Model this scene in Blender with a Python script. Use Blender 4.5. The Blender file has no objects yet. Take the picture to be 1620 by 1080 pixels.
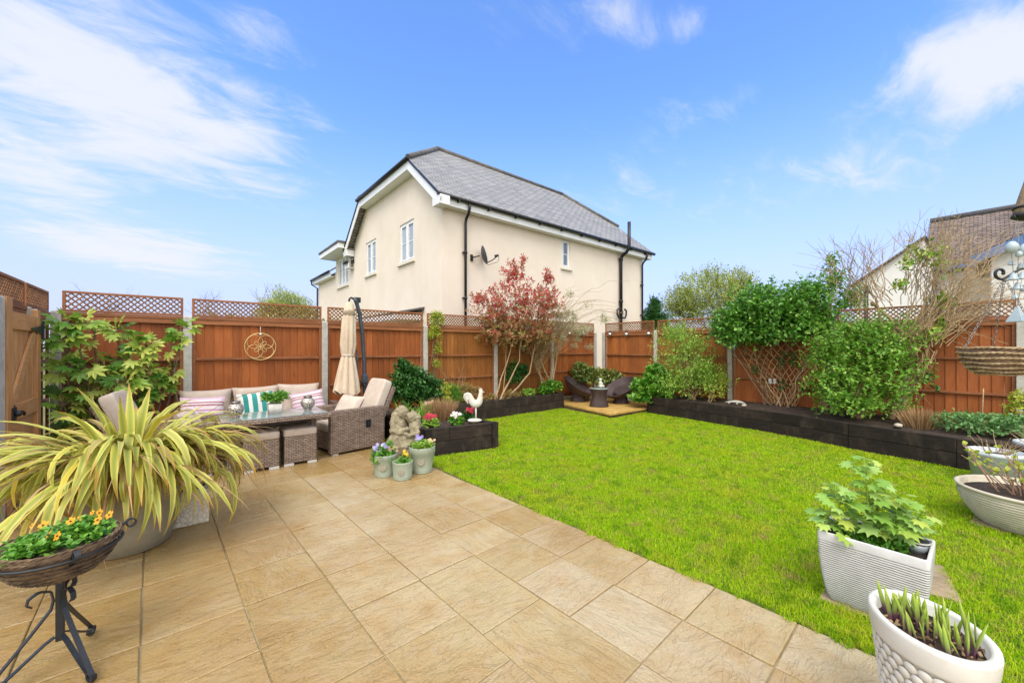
import bpy, math, random
import numpy as np
from mathutils import Vector, Matrix, Euler, noise
from mathutils.geometry import tessellate_polygon

random.seed(7)
RNG = np.random.default_rng(11)
SC = bpy.context.scene
COL = SC.collection
PI = math.pi
R = math.radians

# ------------------------------------------------------------------ camera geometry (metres; eye 1.53 m above the patio)
EYE = 1.53
FWD = (0.6414, 0.7672)


def at(u, v, d):
    """a point seen at photograph pixel (u, v) and d metres in front of the eye"""
    r = (u - 810.0) / 622.0 * d
    return Vector((d * FWD[0] + r * FWD[1], d * FWD[1] - r * FWD[0], EYE + (550.0 - v) / 622.0 * d))


def on_x(u, v, x):
    r = (u - 810.0) / 622.0
    return at(u, v, x / (FWD[0] + r * FWD[1]))


def on_y(u, v, y):
    r = (u - 810.0) / 622.0
    return at(u, v, y / (FWD[1] - r * FWD[0]))


def on_z(u, v, z=0.0):
    return at(u, v, (EYE - z) * 622.0 / (v - 550.0))


def depth(x, y):
    return x * FWD[0] + y * FWD[1]


# ------------------------------------------------------------------ colours and materials
def c(h):
    h = h.lstrip('#')
    o = []
    for i in (0, 2, 4):
        s = int(h[i:i + 2], 16) / 255.0
        o.append(s / 12.92 if s <= 0.04045 else ((s + 0.055) / 1.055) ** 2.4)
    return (o[0], o[1], o[2], 1.0)


def L(r, g, b):
    return (r, g, b, 1.0)


class Mat:
    def __init__(self, name):
        self.m = bpy.data.materials.new(name)
        self.m.use_nodes = True
        self.nt = self.m.node_tree
        self.nt.nodes.clear()
        self.out = self.n('ShaderNodeOutputMaterial')

    def n(self, t, **kw):
        nd = self.nt.nodes.new(t)
        for k, v in kw.items():
            if k.startswith('i_'):
                key = k[2:].replace('_', ' ')
                nd.inputs[key].default_value = v
            else:
                setattr(nd, k, v)
        return nd

    def l(self, a, ao, b, bi):
        self.nt.links.new(a.outputs[ao], b.inputs[bi])

    def ramp(self, cols, src=None, so=0, interp='LINEAR'):
        r = self.n('ShaderNodeValToRGB')
        e = r.color_ramp.elements
        r.color_ramp.interpolation = interp
        items = cols if isinstance(cols[0][0], (tuple, list)) else [(cc, i / max(1, len(cols) - 1)) for i, cc in enumerate(cols)]
        items = [(a, b) if isinstance(a, (tuple, list)) else (b, a) for a, b in items]
        while len(e) < len(items):
            e.new(0.5)
        for el, (cc, p) in zip(e, items):
            el.position = p
            el.color = cc
        if src is not None:
            self.l(src, so, r, 'Fac')
        return r

    def noise(self, scale, detail=4, rough=0.55, vec=None, stretch=None, dist=0.0):
        t = self.n('ShaderNodeTexNoise')
        t.inputs['Scale'].default_value = scale
        t.inputs['Detail'].default_value = detail
        t.inputs['Roughness'].default_value = rough
        t.inputs['Distortion'].default_value = dist
        v = vec
        if stretch is not None:
            mp = self.n('ShaderNodeMapping')
            mp.inputs['Scale'].default_value = stretch
            if vec is None:
                tc = self.n('ShaderNodeTexCoord')
                self.l(tc, 'Object', mp, 'Vector')
            else:
                self.nt.links.new(vec, mp.inputs['Vector'])
            v = mp.outputs['Vector']
        elif v is None:
            tc = self.n('ShaderNodeTexCoord')
            v = tc.outputs['Object']
        self.nt.links.new(v, t.inputs['Vector'])
        return t

    def mix(self, a, b, fac, mode='MIX'):
        m = self.n('ShaderNodeMix', data_type='RGBA', blend_type=mode)
        for sock, val in ((m.inputs[0], fac), (m.inputs[6], a), (m.inputs[7], b)):
            if hasattr(val, 'links') or isinstance(val, bpy.types.NodeSocket):
                self.nt.links.new(val, sock)
            else:
                sock.default_value = val
        return m.outputs[2]

    def math(self, op, a, b=0.0):
        m = self.n('ShaderNodeMath', operation=op)
        for i, val in enumerate((a, b)):
            if isinstance(val, bpy.types.NodeSocket):
                self.nt.links.new(val, m.inputs[i])
            else:
                m.inputs[i].default_value = val
        return m.outputs[0]

    def bsdf(self, color, rough=0.6, metal=0.0, spec=0.5, bump=None, bump_strength=0.3, bump_dist=0.01, translucent=0.0, coat=0.0):
        b = self.n('ShaderNodeBsdfPrincipled')
        for key, val in (('Base Color', color), ('Roughness', rough), ('Metallic', metal), ('Specular IOR Level', spec), ('Coat Weight', coat)):
            if isinstance(val, bpy.types.NodeSocket):
                self.nt.links.new(val, b.inputs[key])
            else:
                b.inputs[key].default_value = val
        if bump is not None:
            bn = self.n('ShaderNodeBump')
            bn.inputs['Strength'].default_value = bump_strength
            bn.inputs['Distance'].default_value = bump_dist
            self.nt.links.new(bump, bn.inputs['Height'])
            self.l(bn, 'Normal', b, 'Normal')
        if translucent > 0:
            t = self.n('ShaderNodeBsdfTranslucent')
            if isinstance(color, bpy.types.NodeSocket):
                self.nt.links.new(color, t.inputs['Color'])
            else:
                t.inputs['Color'].default_value = color
            mx = self.n('ShaderNodeMixShader')
            mx.inputs[0].default_value = translucent
            self.l(b, 0, mx, 1)
            self.l(t, 0, mx, 2)
            self.l(mx, 0, self.out, 'Surface')
        else:
            self.l(b, 0, self.out, 'Surface')
        self.b = b
        return self.m


def mat_plain(name, c1, c2=None, scale=8.0, rough=0.6, bump=0.0, bscale=60.0, metal=0.0, spec=0.5, stretch=None, detail=5, coat=0.0, dirt=None):
    M = Mat(name)
    n1 = M.noise(scale, detail, 0.6, stretch=stretch)
    col = M.ramp([((c1), 0.32), ((c2 or c1), 0.68)], n1, 0).outputs[0]
    if dirt:
        n3 = M.noise(3.1, 6, 0.7)
        f = M.ramp([(L(0, 0, 0), 0.5), (L(1, 1, 1), 0.75)], n3, 0).outputs[0]
        col = M.mix(col, dirt, f)
    bn = None
    if bump > 0:
        bn = M.noise(bscale, 5, 0.6, stretch=stretch).outputs[0]
    return M.bsdf(col, rough, metal, spec, bn, bump, 0.01, coat=coat)


def mat_leaf(name, cols, rough=0.45, trans=0.28, spec=0.4, patch=0.0, patch_col=None, patch_scale=6.0):
    M = Mat(name)
    g = M.n('ShaderNodeNewGeometry')
    n = len(cols)
    rp = M.ramp([(cc, i / max(1, n - 1)) for i, cc in enumerate(cols)], g, 'Random Per Island')
    col = rp.outputs[0]
    if patch_col is not None:
        nz = M.noise(patch_scale, 3, 0.5)
        f = M.ramp([(L(0, 0, 0), 0.42), (L(patch, patch, patch), 0.66)], nz, 0).outputs[0]
        col = M.mix(col, patch_col, f)
    return M.bsdf(col, rough, 0.0, spec, translucent=trans)


def mat_wood(name, c1, c2, axis='Z', rough=0.65, scale=9.0, var=0.35, bump=0.25, weather=None):
    """sawn timber: grain stretched along one local axis, tone varies board by board"""
    M = Mat(name)
    tc = M.n('ShaderNodeTexCoord')
    g = M.n('ShaderNodeNewGeometry')
    mul = M.n('ShaderNodeVectorMath', operation='SCALE')
    cmb = M.n('ShaderNodeCombineXYZ')
    M.l(g, 'Random Per Island', cmb, 0)
    M.l(g, 'Random Per Island', cmb, 1)
    M.l(g, 'Random Per Island', cmb, 2)
    M.l(cmb, 0, mul, 0)
    mul.inputs['Scale'].default_value = 37.0
    add = M.n('ShaderNodeVectorMath', operation='ADD')
    M.l(tc, 'Object', add, 0)
    M.l(mul, 0, add, 1)
    st = {'Z': (3.2, 3.2, 0.28), 'X': (0.28, 3.2, 3.2), 'Y': (3.2, 0.28, 3.2)}[axis]
    n1 = M.noise(scale, 7, 0.62, vec=add.outputs[0], stretch=st, dist=1.2)
    n2 = M.noise(1.7, 4, 0.6, vec=add.outputs[0])
    col = M.ramp([(c1, 0.3), (c2, 0.7)], n1, 0).outputs[0]
    tone = M.ramp([(L(1 - var, 1 - var, 1 - var), 0.0), (L(1, 1, 1), 1.0)], g, 'Random Per Island').outputs[0]
    col = M.mix(col, tone, 1.0, 'MULTIPLY')
    t2 = M.ramp([(L(0.72, 0.70, 0.68), 0.3), (L(1.12, 1.1, 1.08), 0.7)], n2, 0).outputs[0]
    col = M.mix(col, t2, 0.7, 'MULTIPLY')
    # knots
    vo = M.n('ShaderNodeTexVoronoi')
    mp = M.n('ShaderNodeMapping')
    mp.inputs['Scale'].default_value = {'Z': (7, 7, 2.6), 'X': (2.6, 7, 7), 'Y': (7, 2.6, 7)}[axis]
    M.l(add, 0, mp, 'Vector')
    M.l(mp, 0, vo, 'Vector')
    vo.inputs['Scale'].default_value = 1.0
    kn = M.ramp([(L(1, 1, 1), 0.03), (L(0, 0, 0), 0.09)], vo, 'Distance').outputs[0]
    col = M.mix(col, L(c1[0] * 0.35, c1[1] * 0.35, c1[2] * 0.35), M.math('MULTIPLY', kn, 0.7))
    if weather is not None:
        n3 = M.noise(4.0, 6, 0.7, vec=add.outputs[0], stretch=(1.5, 1.5, 0.6))
        f = M.ramp([(L(0, 0, 0), 0.5), (L(0.75, 0.75, 0.75), 0.72)], n3, 0).outputs[0]
        col = M.mix(col, weather, f)
    return M.bsdf(col, rough, 0, 0.3, n1.outputs[0], bump, 0.004)


# ------------------------------------------------------------------ mesh builder
class MB:
    def __init__(self):
        self.v, self.f, self.uv, self.sm = [], [], [], []

    def face(self, idx, uv=None, smooth=False):
        self.f.append(tuple(idx))
        self.uv.append(uv)
        self.sm.append(smooth)

    def quad(self, a, b, d, e, uv=None, smooth=False):
        i = len(self.v)
        self.v += [Vector(a), Vector(b), Vector(d), Vector(e)]
        self.face((i, i + 1, i + 2, i + 3), uv, smooth)

    def poly(self, pts, uv=None):
        i = len(self.v)
        self.v += [Vector(p) for p in pts]
        self.face(tuple(range(i, i + len(pts))), uv)

    def box(self, x0, x1, y0, y1, z0, z1, M=None):
        i = len(self.v)
        for z in (z0, z1):
            for x, y in ((x0, y0), (x1, y0), (x1, y1), (x0, y1)):
                p = Vector((x, y, z))
                self.v.append(M @ p if M is not None else p)
        for q in ((3, 2, 1, 0), (4, 5, 6, 7), (0, 1, 5, 4), (1, 2, 6, 5), (2, 3, 7, 6), (3, 0, 4, 7)):
            self.face([i + k for k in q])
        return self

    def bar(self, a, b, w, t, up=(0, 0, 1)):
        """a rectangular bar from a to b: w across, t along up"""
        a, b = Vector(a), Vector(b)
        d = (b - a)
        ln = d.length
        d.normalize()
        s = d.cross(Vector(up))
        if s.length < 1e-5:
            s = d.cross(Vector((1, 0, 0)))
        s.normalize()
        n = s.cross(d)
        M = Matrix((s, d, n)).transposed().to_4x4()
        M.translation = a
        return self.box(-w / 2, w / 2, 0, ln, -t / 2, t / 2, M)

    def tube(self, pts, r, n=8, cap=True, flat=None):
        pts = [Vector(p) for p in pts]
        if not isinstance(r, (list, tuple)):
            r = [r] * len(pts)
        i0 = len(self.v)
        t = (pts[1] - pts[0]).normalized()
        nrm = t.cross(Vector((0, 0, 1)))
        if nrm.length < 1e-3:
            nrm = t.cross(Vector((1, 0, 0)))
        nrm.normalize()
        acc = 0.0
        rows = []
        for k, p in enumerate(pts):
            if k == 0:
                tt = t
            elif k == len(pts) - 1:
                tt = (pts[k] - pts[k - 1]).normalized()
            else:
                tt = (pts[k + 1] - pts[k - 1])
                tt = tt.normalized() if tt.length > 1e-9 else t
            nrm = (nrm - tt * nrm.dot(tt))
            if nrm.length < 1e-6:
                nrm = tt.orthogonal()
            nrm.normalize()
            bi = tt.cross(nrm)
            if k:
                acc += (pts[k] - pts[k - 1]).length
            rows.append(acc)
            for j in range(n):
                a = 2 * PI * j / n
                e = (1.0, 1.0) if flat is None else flat
                self.v.append(p + (nrm * math.cos(a) * e[0] + bi * math.sin(a) * e[1]) * r[k])
        for k in range(len(pts) - 1):
            for j in range(n):
                a = i0 + k * n + j
                b = i0 + k * n + (j + 1) % n
                rr = max(r[k], 1e-3)
                u0, u1 = j / n * 2 * PI * rr, (j + 1) / n * 2 * PI * rr
                self.face((a, b, b + n, a + n), ((u0, rows[k]), (u1, rows[k]), (u1, rows[k + 1]), (u0, rows[k + 1])), True)
        if cap:
            self.face([i0 + j for j in range(n)][::-1])
            self.face([i0 + (len(pts) - 1) * n + j for j in range(n)])
        return self

    def lathe(self, prof, n=32, M=None, sx=1.0, sy=1.0, smooth=True, closed=False):
        i0 = len(self.v)
        acc = [0.0]
        for k in range(1, len(prof)):
            acc.append(acc[-1] + math.hypot(prof[k][0] - prof[k - 1][0], prof[k][1] - prof[k - 1][1]))
        for (r, z) in prof:
            for j in range(n):
                a = 2 * PI * j / n
                p = Vector((r * math.cos(a) * sx, r * math.sin(a) * sy, z))
                self.v.append(M @ p if M is not None else p)
        rm = max(p[0] for p in prof)
        for k in range(len(prof) - 1):
            for j in range(n):
                a = i0 + k * n + j
                b = i0 + k * n + (j + 1) % n
                u0, u1 = j / n * 2 * PI * rm, (j + 1) / n * 2 * PI * rm
                self.face((a, b, b + n, a + n), ((u0, acc[k]), (u1, acc[k]), (u1, acc[k + 1]), (u0, acc[k + 1])), smooth)
        if prof[0][0] > 1e-4:
            self.face([i0 + j for j in range(n)][::-1])
        if prof[-1][0] > 1e-4:
            self.face([i0 + (len(prof) - 1) * n + j for j in range(n)])
        return self

    def sphere(self, ce, r, n=16, m=10, sc=(1, 1, 1), M=None):
        ce = Vector(ce)
        i0 = len(self.v)
        for k in range(m + 1):
            th = PI * k / m
            for j in range(n):
                a = 2 * PI * j / n
                p = Vector((math.sin(th) * math.cos(a) * r * sc[0], math.sin(th) * math.sin(a) * r * sc[1], math.cos(th) * r * sc[2]))
                if M is not None:
                    p = M @ p
                self.v.append(p + ce)
        for k in range(m):
            for j in range(n):
                a = i0 + k * n + j
                b = i0 + k * n + (j + 1) % n
                self.face((a, a + n, b + n, b), None, True)
        return self

    def prism(self, poly, h0, h1, M=None):
        """polygon in local xy, extruded from h0 to h1 along local z"""
        i = len(self.v)
        n = len(poly)
        for h in (h0, h1):
            for x, y in poly:
                p = Vector((x, y, h))
                self.v.append(M @ p if M is not None else p)
        self.face([i + k for k in range(n)][::-1])
        self.face([i + n + k for k in range(n)])
        for k in range(n):
            a, b = i + k, i + (k + 1) % n
            self.face((a, b, b + n, a + n))
        return self

    def superbox(self, ce, sx, sy, sz, e=0.25, M=None, n=28, m=14, puff=0.0):
        """rounded cushion-like block (superellipsoid), half sizes sx, sy, sz"""
        i0 = len(self.v)
        ce = Vector(ce)

        def pw(x, k):
            return math.copysign(abs(x) ** k, x)
        for k in range(m + 1):
            ph = -PI / 2 + PI * k / m
            for j in range(n):
                th = 2 * PI * j / n + PI / n
                cx = pw(math.cos(ph), e)
                x, y, z = cx * pw(math.cos(th), e), cx * pw(math.sin(th), e), pw(math.sin(ph), e * 1.6)
                z *= 1 + puff * (1 - x * x) * (1 - y * y)
                p = Vector((x * sx, y * sy, z * sz))
                p = (M @ p if M is not None else p + ce)
                self.v.append(p)
        for k in range(m):
            for j in range(n):
                a = i0 + k * n + j
                b = i0 + k * n + (j + 1) % n
                self.face((a, b, b + n, a + n), None, True)
        return self

    def pillow(self, w, h, t, M, n=14, crease=0.0, seed=0):
        """scatter cushion in local xz plane, thickness along y, uv over the face (0..1)"""
        for side in (1, -1):
            i0 = len(self.v)
            for a in range(n + 1):
                for b in range(n + 1):
                    u, v = 2 * a / n - 1, 2 * b / n - 1
                    pin = 0.07
                    x = w / 2 * u * (1 - pin * (1 - v * v) * abs(u))
                    z = h / 2 * v * (1 - pin * (1 - u * u) * abs(v))
                    th = t / 2 * (max(0, 1 - u ** 4) * max(0, 1 - v ** 4)) ** 0.55
                    th *= 1 + 0.16 * noise.noise(Vector((u * 1.7 + seed, v * 1.7, side * 3.1)))
                    self.v.append(M @ Vector((x, side * th, z)))
            for a in range(n):
                for b in range(n):
                    q = [i0 + a * (n + 1) + b, i0 + (a + 1) * (n + 1) + b, i0 + (a + 1) * (n + 1) + b + 1, i0 + a * (n + 1) + b + 1]
                    uv = [(a / n, b / n), ((a + 1) / n, b / n), ((a + 1) / n, (b + 1) / n), (a / n, (b + 1) / n)]
                    if side > 0:
                        q, uv = q[::-1], uv[::-1]
                    self.face(q, uv, True)
        return self

    def shift(self, d):
        d = Vector(d)
        self.v = [p + d for p in self.v]
        return self

    def mesh(self, name):
        me = bpy.data.meshes.new(name)
        me.from_pydata([tuple(p) for p in self.v], [], self.f)
        uvl = me.uv_layers.new(name='UVMap')
        data = np.zeros(len(me.loops) * 2, dtype=np.float32)
        vs = self.v
        k = 0
        for fi, f in enumerate(self.f):
            u = self.uv[fi]
            if u is None:
                nn = Vector((0, 0, 0))
                m = len(f)
                for q in range(m):
                    p0, p1 = vs[f[q]], vs[f[(q + 1) % m]]
                    nn.x += (p0.y - p1.y) * (p0.z + p1.z)
                    nn.y += (p0.z - p1.z) * (p0.x + p1.x)
                    nn.z += (p0.x - p1.x) * (p0.y + p1.y)
                ax = max(range(3), key=lambda t: abs(nn[t]))
                a, b = ((1, 2), (0, 2), (0, 1))[ax]
                for q in f:
                    data[k] = vs[q][a]
                    data[k + 1] = vs[q][b]
                    k += 2
            else:
                for uu in u:
                    data[k], data[k + 1] = uu
                    k += 2
        uvl.data.foreach_set('uv', data)
        me.polygons.foreach_set('use_smooth', self.sm)
        me.update()
        return me


def np_mesh(name, verts, faces_flat, loop_starts, loop_totals, uv=None, smooth=False):
    me = bpy.data.meshes.new(name)
    me.vertices.add(len(verts))
    me.vertices.foreach_set('co', np.asarray(verts, dtype=np.float32).ravel())
    me.loops.add(len(faces_flat))
    me.loops.foreach_set('vertex_index', np.asarray(faces_flat, dtype=np.int32))
    me.polygons.add(len(loop_starts))
    me.polygons.foreach_set('loop_start', np.asarray(loop_starts, dtype=np.int32))
    me.polygons.foreach_set('loop_total', np.asarray(loop_totals, dtype=np.int32))
    if uv is not None:
        u = me.uv_layers.new(name='UVMap')
        u.data.foreach_set('uv', np.asarray(uv, dtype=np.float32).ravel())
    me.update(calc_edges=True)
    if smooth:
        me.polygons.foreach_set('use_smooth', np.ones(len(loop_starts), dtype=bool))
    return me


# ------------------------------------------------------------------ scene objects
def tag(o, label=None, cat=None, group=None, kind=None):
    if label:
        o['label'] = label
    if cat:
        o['category'] = cat
    if group:
        o['group'] = group
    if kind:
        o['kind'] = kind
    return o


def thing(name, label, cat, loc=(0, 0, 0), rz=0.0, group=None):
    o = bpy.data.objects.new(name, None)
    COL.objects.link(o)
    o.empty_display_size = 0.1
    o.location = loc
    o.rotation_euler = (0, 0, rz)
    return tag(o, label, cat, group)


def part(name, mb, m, parent=None, world=False, bevel=0.0, sub=0, label=None, solid=0.0, bseg=2):
    me = mb.mesh(name) if isinstance(mb, MB) else mb
    o = bpy.data.objects.new(name, me)
    COL.objects.link(o)
    if m is not None:
        me.materials.append(m)
    if parent is not None:
        o.parent = parent
        if world:
            root = parent
            off = Vector(root.location)
            while root.parent:
                root = root.parent
                off = off + Vector(root.location)
            me.transform(Matrix.Translation(-off))
    if solid:
        s = o.modifiers.new('solid', 'SOLIDIFY')
        s.thickness = solid
        s.offset = -1
    if bevel:
        b = o.modifiers.new('bevel', 'BEVEL')
        b.width = bevel
        b.segments = bseg
        b.limit_method = 'ANGLE'
        b.angle_limit = R(40)
        b.harden_normals = False
    if sub:
        s = o.modifiers.new('sub', 'SUBSURF')
        s.levels = sub
        s.render_levels = sub
    if label:
        o['label'] = label
    return o


def single(name, mb, m, label, cat, group=None, kind=None, bevel=0.0, base=None, sub=0):
    """a top-level thing that is one mesh, its origin moved to its base"""
    me = mb.mesh(name) if isinstance(mb, MB) else mb
    if base is not None:
        me.transform(Matrix.Translation(-Vector(base)))
    o = part(name, me, m, None, bevel=bevel, sub=sub)
    if base is not None:
        o.location = base
    return tag(o, label, cat, group, kind)


def dup(root, loc, rz=0.0, label=None, group=None):
    r = root.copy()
    COL.objects.link(r)
    r.location = loc
    r.rotation_euler = (0, 0, rz)
    if label:
        r['label'] = label
    if group:
        r['group'] = group
    for ch in list(root.children):
        k = ch.copy()
        COL.objects.link(k)
        k.parent = r
        for g in list(ch.children):
            q = g.copy()
            COL.objects.link(q)
            q.parent = k
    return r


# ------------------------------------------------------------------ foliage
def T_diamond(w=0.3, fold=0.12):
    v = [(0, 0, 0), (w, 0.45, fold), (0, 1, -0.08), (-w, 0.45, fold)]
    return np.array(v), [(0, 1, 2), (0, 2, 3)]


def T_oval(w=0.28, fold=0.1, droop=0.12):
    v = [(0, 0, 0), (w * .8, 0.25, fold), (w, 0.6, fold - droop * .3), (0, 1, -droop), (-w, 0.6, fold - droop * .3), (-w * .8, 0.25, fold), (0, 0.45, 0.02)]
    return np.array(v), [(0, 1, 2, 6), (6, 2, 3), (0, 6, 4, 5), (6, 3, 4)]


def T_palmate(lobes=7, inner=0.42, droop=0.22, spread=150, width=0.5):
    v = [(0, 0, 0)]
    n = lobes
    pts = []
    for k in range(n):
        a = R(-spread + 2 * spread * k / (n - 1))
        rr = 1.0 - 0.35 * abs(k - (n - 1) / 2) / ((n - 1) / 2)
        st = R(2 * spread / (n - 1))
        pts.append((a - st * 0.5, inner * (0.8 if k == 0 else 1)))
        pts.append((a - st * 0.5 * width * .55, rr * 0.72))
        pts.append((a, rr))
        pts.append((a + st * 0.5 * width * .55, rr * 0.72))
    pts.append((R(spread) + R(spread / (n - 1)), inner * .8))
    for a, r_ in pts:
        v.append((math.sin(a) * r_, math.cos(a) * r_ + 0.12, -droop * r_ * r_ + (0.05 if r_ < 0.5 else 0)))
    return np.array(v), [(0, i + 1, i + 2) for i in range(len(pts) - 1)][::1]


def unit(a):
    return a / np.maximum(np.linalg.norm(a, axis=-1, keepdims=True), 1e-9)


def leaves(name, pos, axis, nrm, size, tmpl):
    tv, tf = tmpl
    N, K = len(pos), len(tv)
    y = unit(np.asarray(axis, float))
    n = np.asarray(nrm, float)
    x = unit(np.cross(y, n) + 1e-6)
    z = np.cross(x, y)
    s = np.asarray(size, float)[:, None, None]
    V = pos[:, None, :] + s * (tv[None, :, 0:1] * x[:, None, :] + tv[None, :, 1:2] * y[:, None, :] + tv[None, :, 2:3] * z[:, None, :])
    V = V.reshape(-1, 3)
    fl = np.concatenate([np.array(f) for f in tf])
    tot = np.array([len(f) for f in tf])
    flat = (np.arange(N)[:, None] * K + fl[None, :]).ravel()
    totals = np.tile(tot, N)
    starts = np.concatenate([[0], np.cumsum(totals)[:-1]])
    return np_mesh(name, V, flat, starts, totals)


def sphere_dirs(n, rng=RNG):
    d = rng.normal(size=(n, 3))
    return unit(d)


def sprig_points(ells, n, m, length, lsize, out=0.7, up=0.35, shell=0.28, jitter=0.35, spread=0.9, lo_cut=-0.5, rng=RNG, flat_n=0.7, stray=0.0):
    """n twiglets with m leaves each, their tips spread over the shells of some ellipsoids [(centre, radii), ...]"""
    ws = np.array([r[0] * r[1] + r[1] * r[2] + r[0] * r[2] for _, r in ells])
    which = rng.choice(len(ells), n, p=ws / ws.sum())
    ce = np.array([list(e[0]) for e in ells])[which]
    ra = np.array([list(e[1]) for e in ells])[which]
    d = sphere_dirs(n, rng)
    bad = d[:, 2] < lo_cut
    d[bad, 2] *= -1
    rad = 1 - np.abs(rng.normal(size=(n, 1))) * shell
    rad = np.clip(rad, 0.05, 1.0)
    far = rng.random((n, 1)) < stray
    rad = np.where(far, rng.uniform(1.0, 1.28, (n, 1)), rad)
    lump = 1 + 0.14 * np.sin(d[:, 0:1] * 7 + which[:, None] * 2.1) * np.sin(d[:, 1:2] * 6 + 1.3 * which[:, None]) + 0.10 * np.sin(d[:, 2:3] * 11 + d[:, 0:1] * 5)
    p = ce + d * ra * rad * lump
    ax = unit(d / np.maximum(ra, 0.05) * ra.mean(axis=1, keepdims=True) * out + np.array([0, 0, up]) + rng.normal(size=(n, 3)) * jitter)
    P, A, Nn, S = [], [], [], []
    for k in range(m):
        t = (k + rng.random((n, 1))) / m
        base = p - ax * length * (1 - t)
        side = sphere_dirs(n, rng)
        side = unit(side - ax * (side * ax).sum(1, keepdims=True))
        la = unit(ax * (0.35 + 0.6 * t) + side * spread)
        nn = unit(ax * 0.5 + np.array([0, 0, flat_n]) - la * 0.1 + rng.normal(size=(n, 3)) * 0.35)
        P.append(base)
        A.append(la)
        Nn.append(nn)
        S.append(lsize * (0.6 + 0.7 * rng.random(n)) * (1.0 - 0.25 * (t[:, 0] > 0.85)))
    return np.concatenate(P), np.concatenate(A), np.concatenate(Nn), np.concatenate(S), p, ax


def crown(name, ells, n, m, length, lsize, tmpl, **kw):
    P, A, Nn, S, tips, ax = sprig_points(ells, n, m, length, lsize, **kw)
    return leaves(name, P, A, Nn, S, tmpl), tips, ax


def wander(a, b, k=6, amp=0.08, rng=random, sag=0.0):
    a, b = Vector(a), Vector(b)
    ln = (b - a).length
    out = []
    for i in range(k + 1):
        t = i / k
        p = a.lerp(b, t)
        w = math.sin(PI * t)
        p += Vector((rng.uniform(-1, 1), rng.uniform(-1, 1), rng.uniform(-1, 1) * .6)) * amp * ln * w
        p.z += sag * ln * w
        out.append(p)
    return out


def limbs(mb, base, tips, r0, r1, amp=0.08, k=6, n=6, sag=0.05):
    for t in tips:
        pts = wander(base, t, k, amp, sag=sag)
        mb.tube(pts, [r0 + (r1 - r0) * i / k for i in range(k + 1)], n, cap=False)


def tree_skeleton(mb, base, top, r0, depth_=4, spread=0.6, ratio=0.72, kids=3, tips=None, seed=1, n=6, up=0.25):
    """recursive branching trunk; collects its end points in tips"""
    rn = random.Random(seed)

    def grow(p, d, ln, r, lev):
        k = 4
        pts, rr = [p], [r]
        q = p.copy()
        dd = d.copy()
        for i in range(k):
            dd = (dd + Vector((rn.uniform(-1, 1), rn.uniform(-1, 1), rn.uniform(-.6, 1) * .7)) * 0.14).normalized()
            q = q + dd * ln / k
            pts.append(q.copy())
            rr.append(r * (1 - 0.38 * (i + 1) / k))
        mb.tube(pts, rr, max(3, n - (4 - lev) if lev < 3 else n), cap=False)
        if lev == 0:
            if tips is not None:
                tips.append((q.copy(), dd.copy()))
            return
        for j in range(kids + (1 if rn.random() < .4 else 0)):
            s = Vector((rn.gauss(0, 1), rn.gauss(0, 1), rn.gauss(0, 1)))
            s = (s - dd * s.dot(dd)).normalized()
            nd = (dd + s * spread * rn.uniform(.6, 1.3) + Vector((0, 0, up))).normalized()
            st = pts[-1] if j < 2 else pts[rn.choice((2, 3))]
            grow(st.copy(), nd, ln * ratio * rn.uniform(.75, 1.2), rr[-1] * (.8 if j == 0 else .62), lev - 1)
    base, top = Vector(base), Vector(top)
    grow(base, (top - base).normalized(), (top - base).length, r0, depth_)


def strap(mb, base, az, length, w, rise, droop, segs=9, fold=0.25, twist=0.0, kink=None, sidebend=0.0):
    """an arching strap leaf with a v fold; uv: u across 0..1, v along 0..1"""
    base = Vector(base)
    d = Vector((math.cos(az), math.sin(az), 0))
    s = Vector((-d.y, d.x, 0))
    p = base.copy()
    el = rise
    i0 = len(mb.v)
    a2 = 0.0
    for k in range(segs + 1):
        t = k / segs
        dir_ = d * math.cos(el) + Vector((0, 0, 1)) * math.sin(el)
        nrm = d * -math.sin(el) + Vector((0, 0, 1)) * math.cos(el)
        tw = twist * t
        sd = s * math.cos(tw) + nrm * math.sin(tw)
        nn = nrm * math.cos(tw) - s * math.sin(tw)
        ww = w * (0.55 + 0.9 * t if t < 0.5 else 1.0) * (1.0 if t < .62 else max(0.02, 1 - ((t - .62) / .38) ** 1.6))
        for q, uo in ((-1, 0.0), (0, 0.5), (1, 1.0)):
            mb.v.append(p + sd * q * ww / 2 + nn * abs(q) * fold * ww * (1 - .6 * t))
        p = p + dir_ * length / segs + s * sidebend * length / segs * t
        el -= droop / segs * (0.35 + 1.5 * t)
        if kink is not None and abs(t - kink[0]) < 0.5 / segs:
            el -= kink[1]
    for k in range(segs):
        for q in range(2):
            a = i0 + k * 3 + q
            u0, u1 = q * .5, q * .5 + .5
            mb.face((a, a + 1, a + 4, a + 3), ((u0, k / segs), (u1, k / segs), (u1, (k + 1) / segs), (u0, (k + 1) / segs)), True)


def blossoms(name, items, petals=5):
    """flat five-petalled blooms: items = [(pos, normal, size)]"""
    tv = [(0, 0, 0)]
    tf = []
    for k in range(petals):
        a = 2 * PI * k / petals
        st = PI / petals
        i = len(tv)
        for da, rr, zz in ((-st * .9, .62, .1), (-st * .45, .98, .14), (st * .45, 1.0, .14), (st * .9, .62, .1)):
            tv.append((math.sin(a + da) * rr, math.cos(a + da) * rr, zz * .8))
        tf += [(0, i, i + 1), (0, i + 1, i + 2), (0, i + 2, i + 3)]
    P = np.array([list(p) for p, _, _ in items])
    Nn = np.array([list(n) for _, n, _ in items], float)
    A = unit(np.cross(Nn, RNG.normal(size=(len(items), 3))))
    return leaves(name, P, A, Nn, np.array([s for _, _, s in items]), (np.array(tv), tf))
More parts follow.
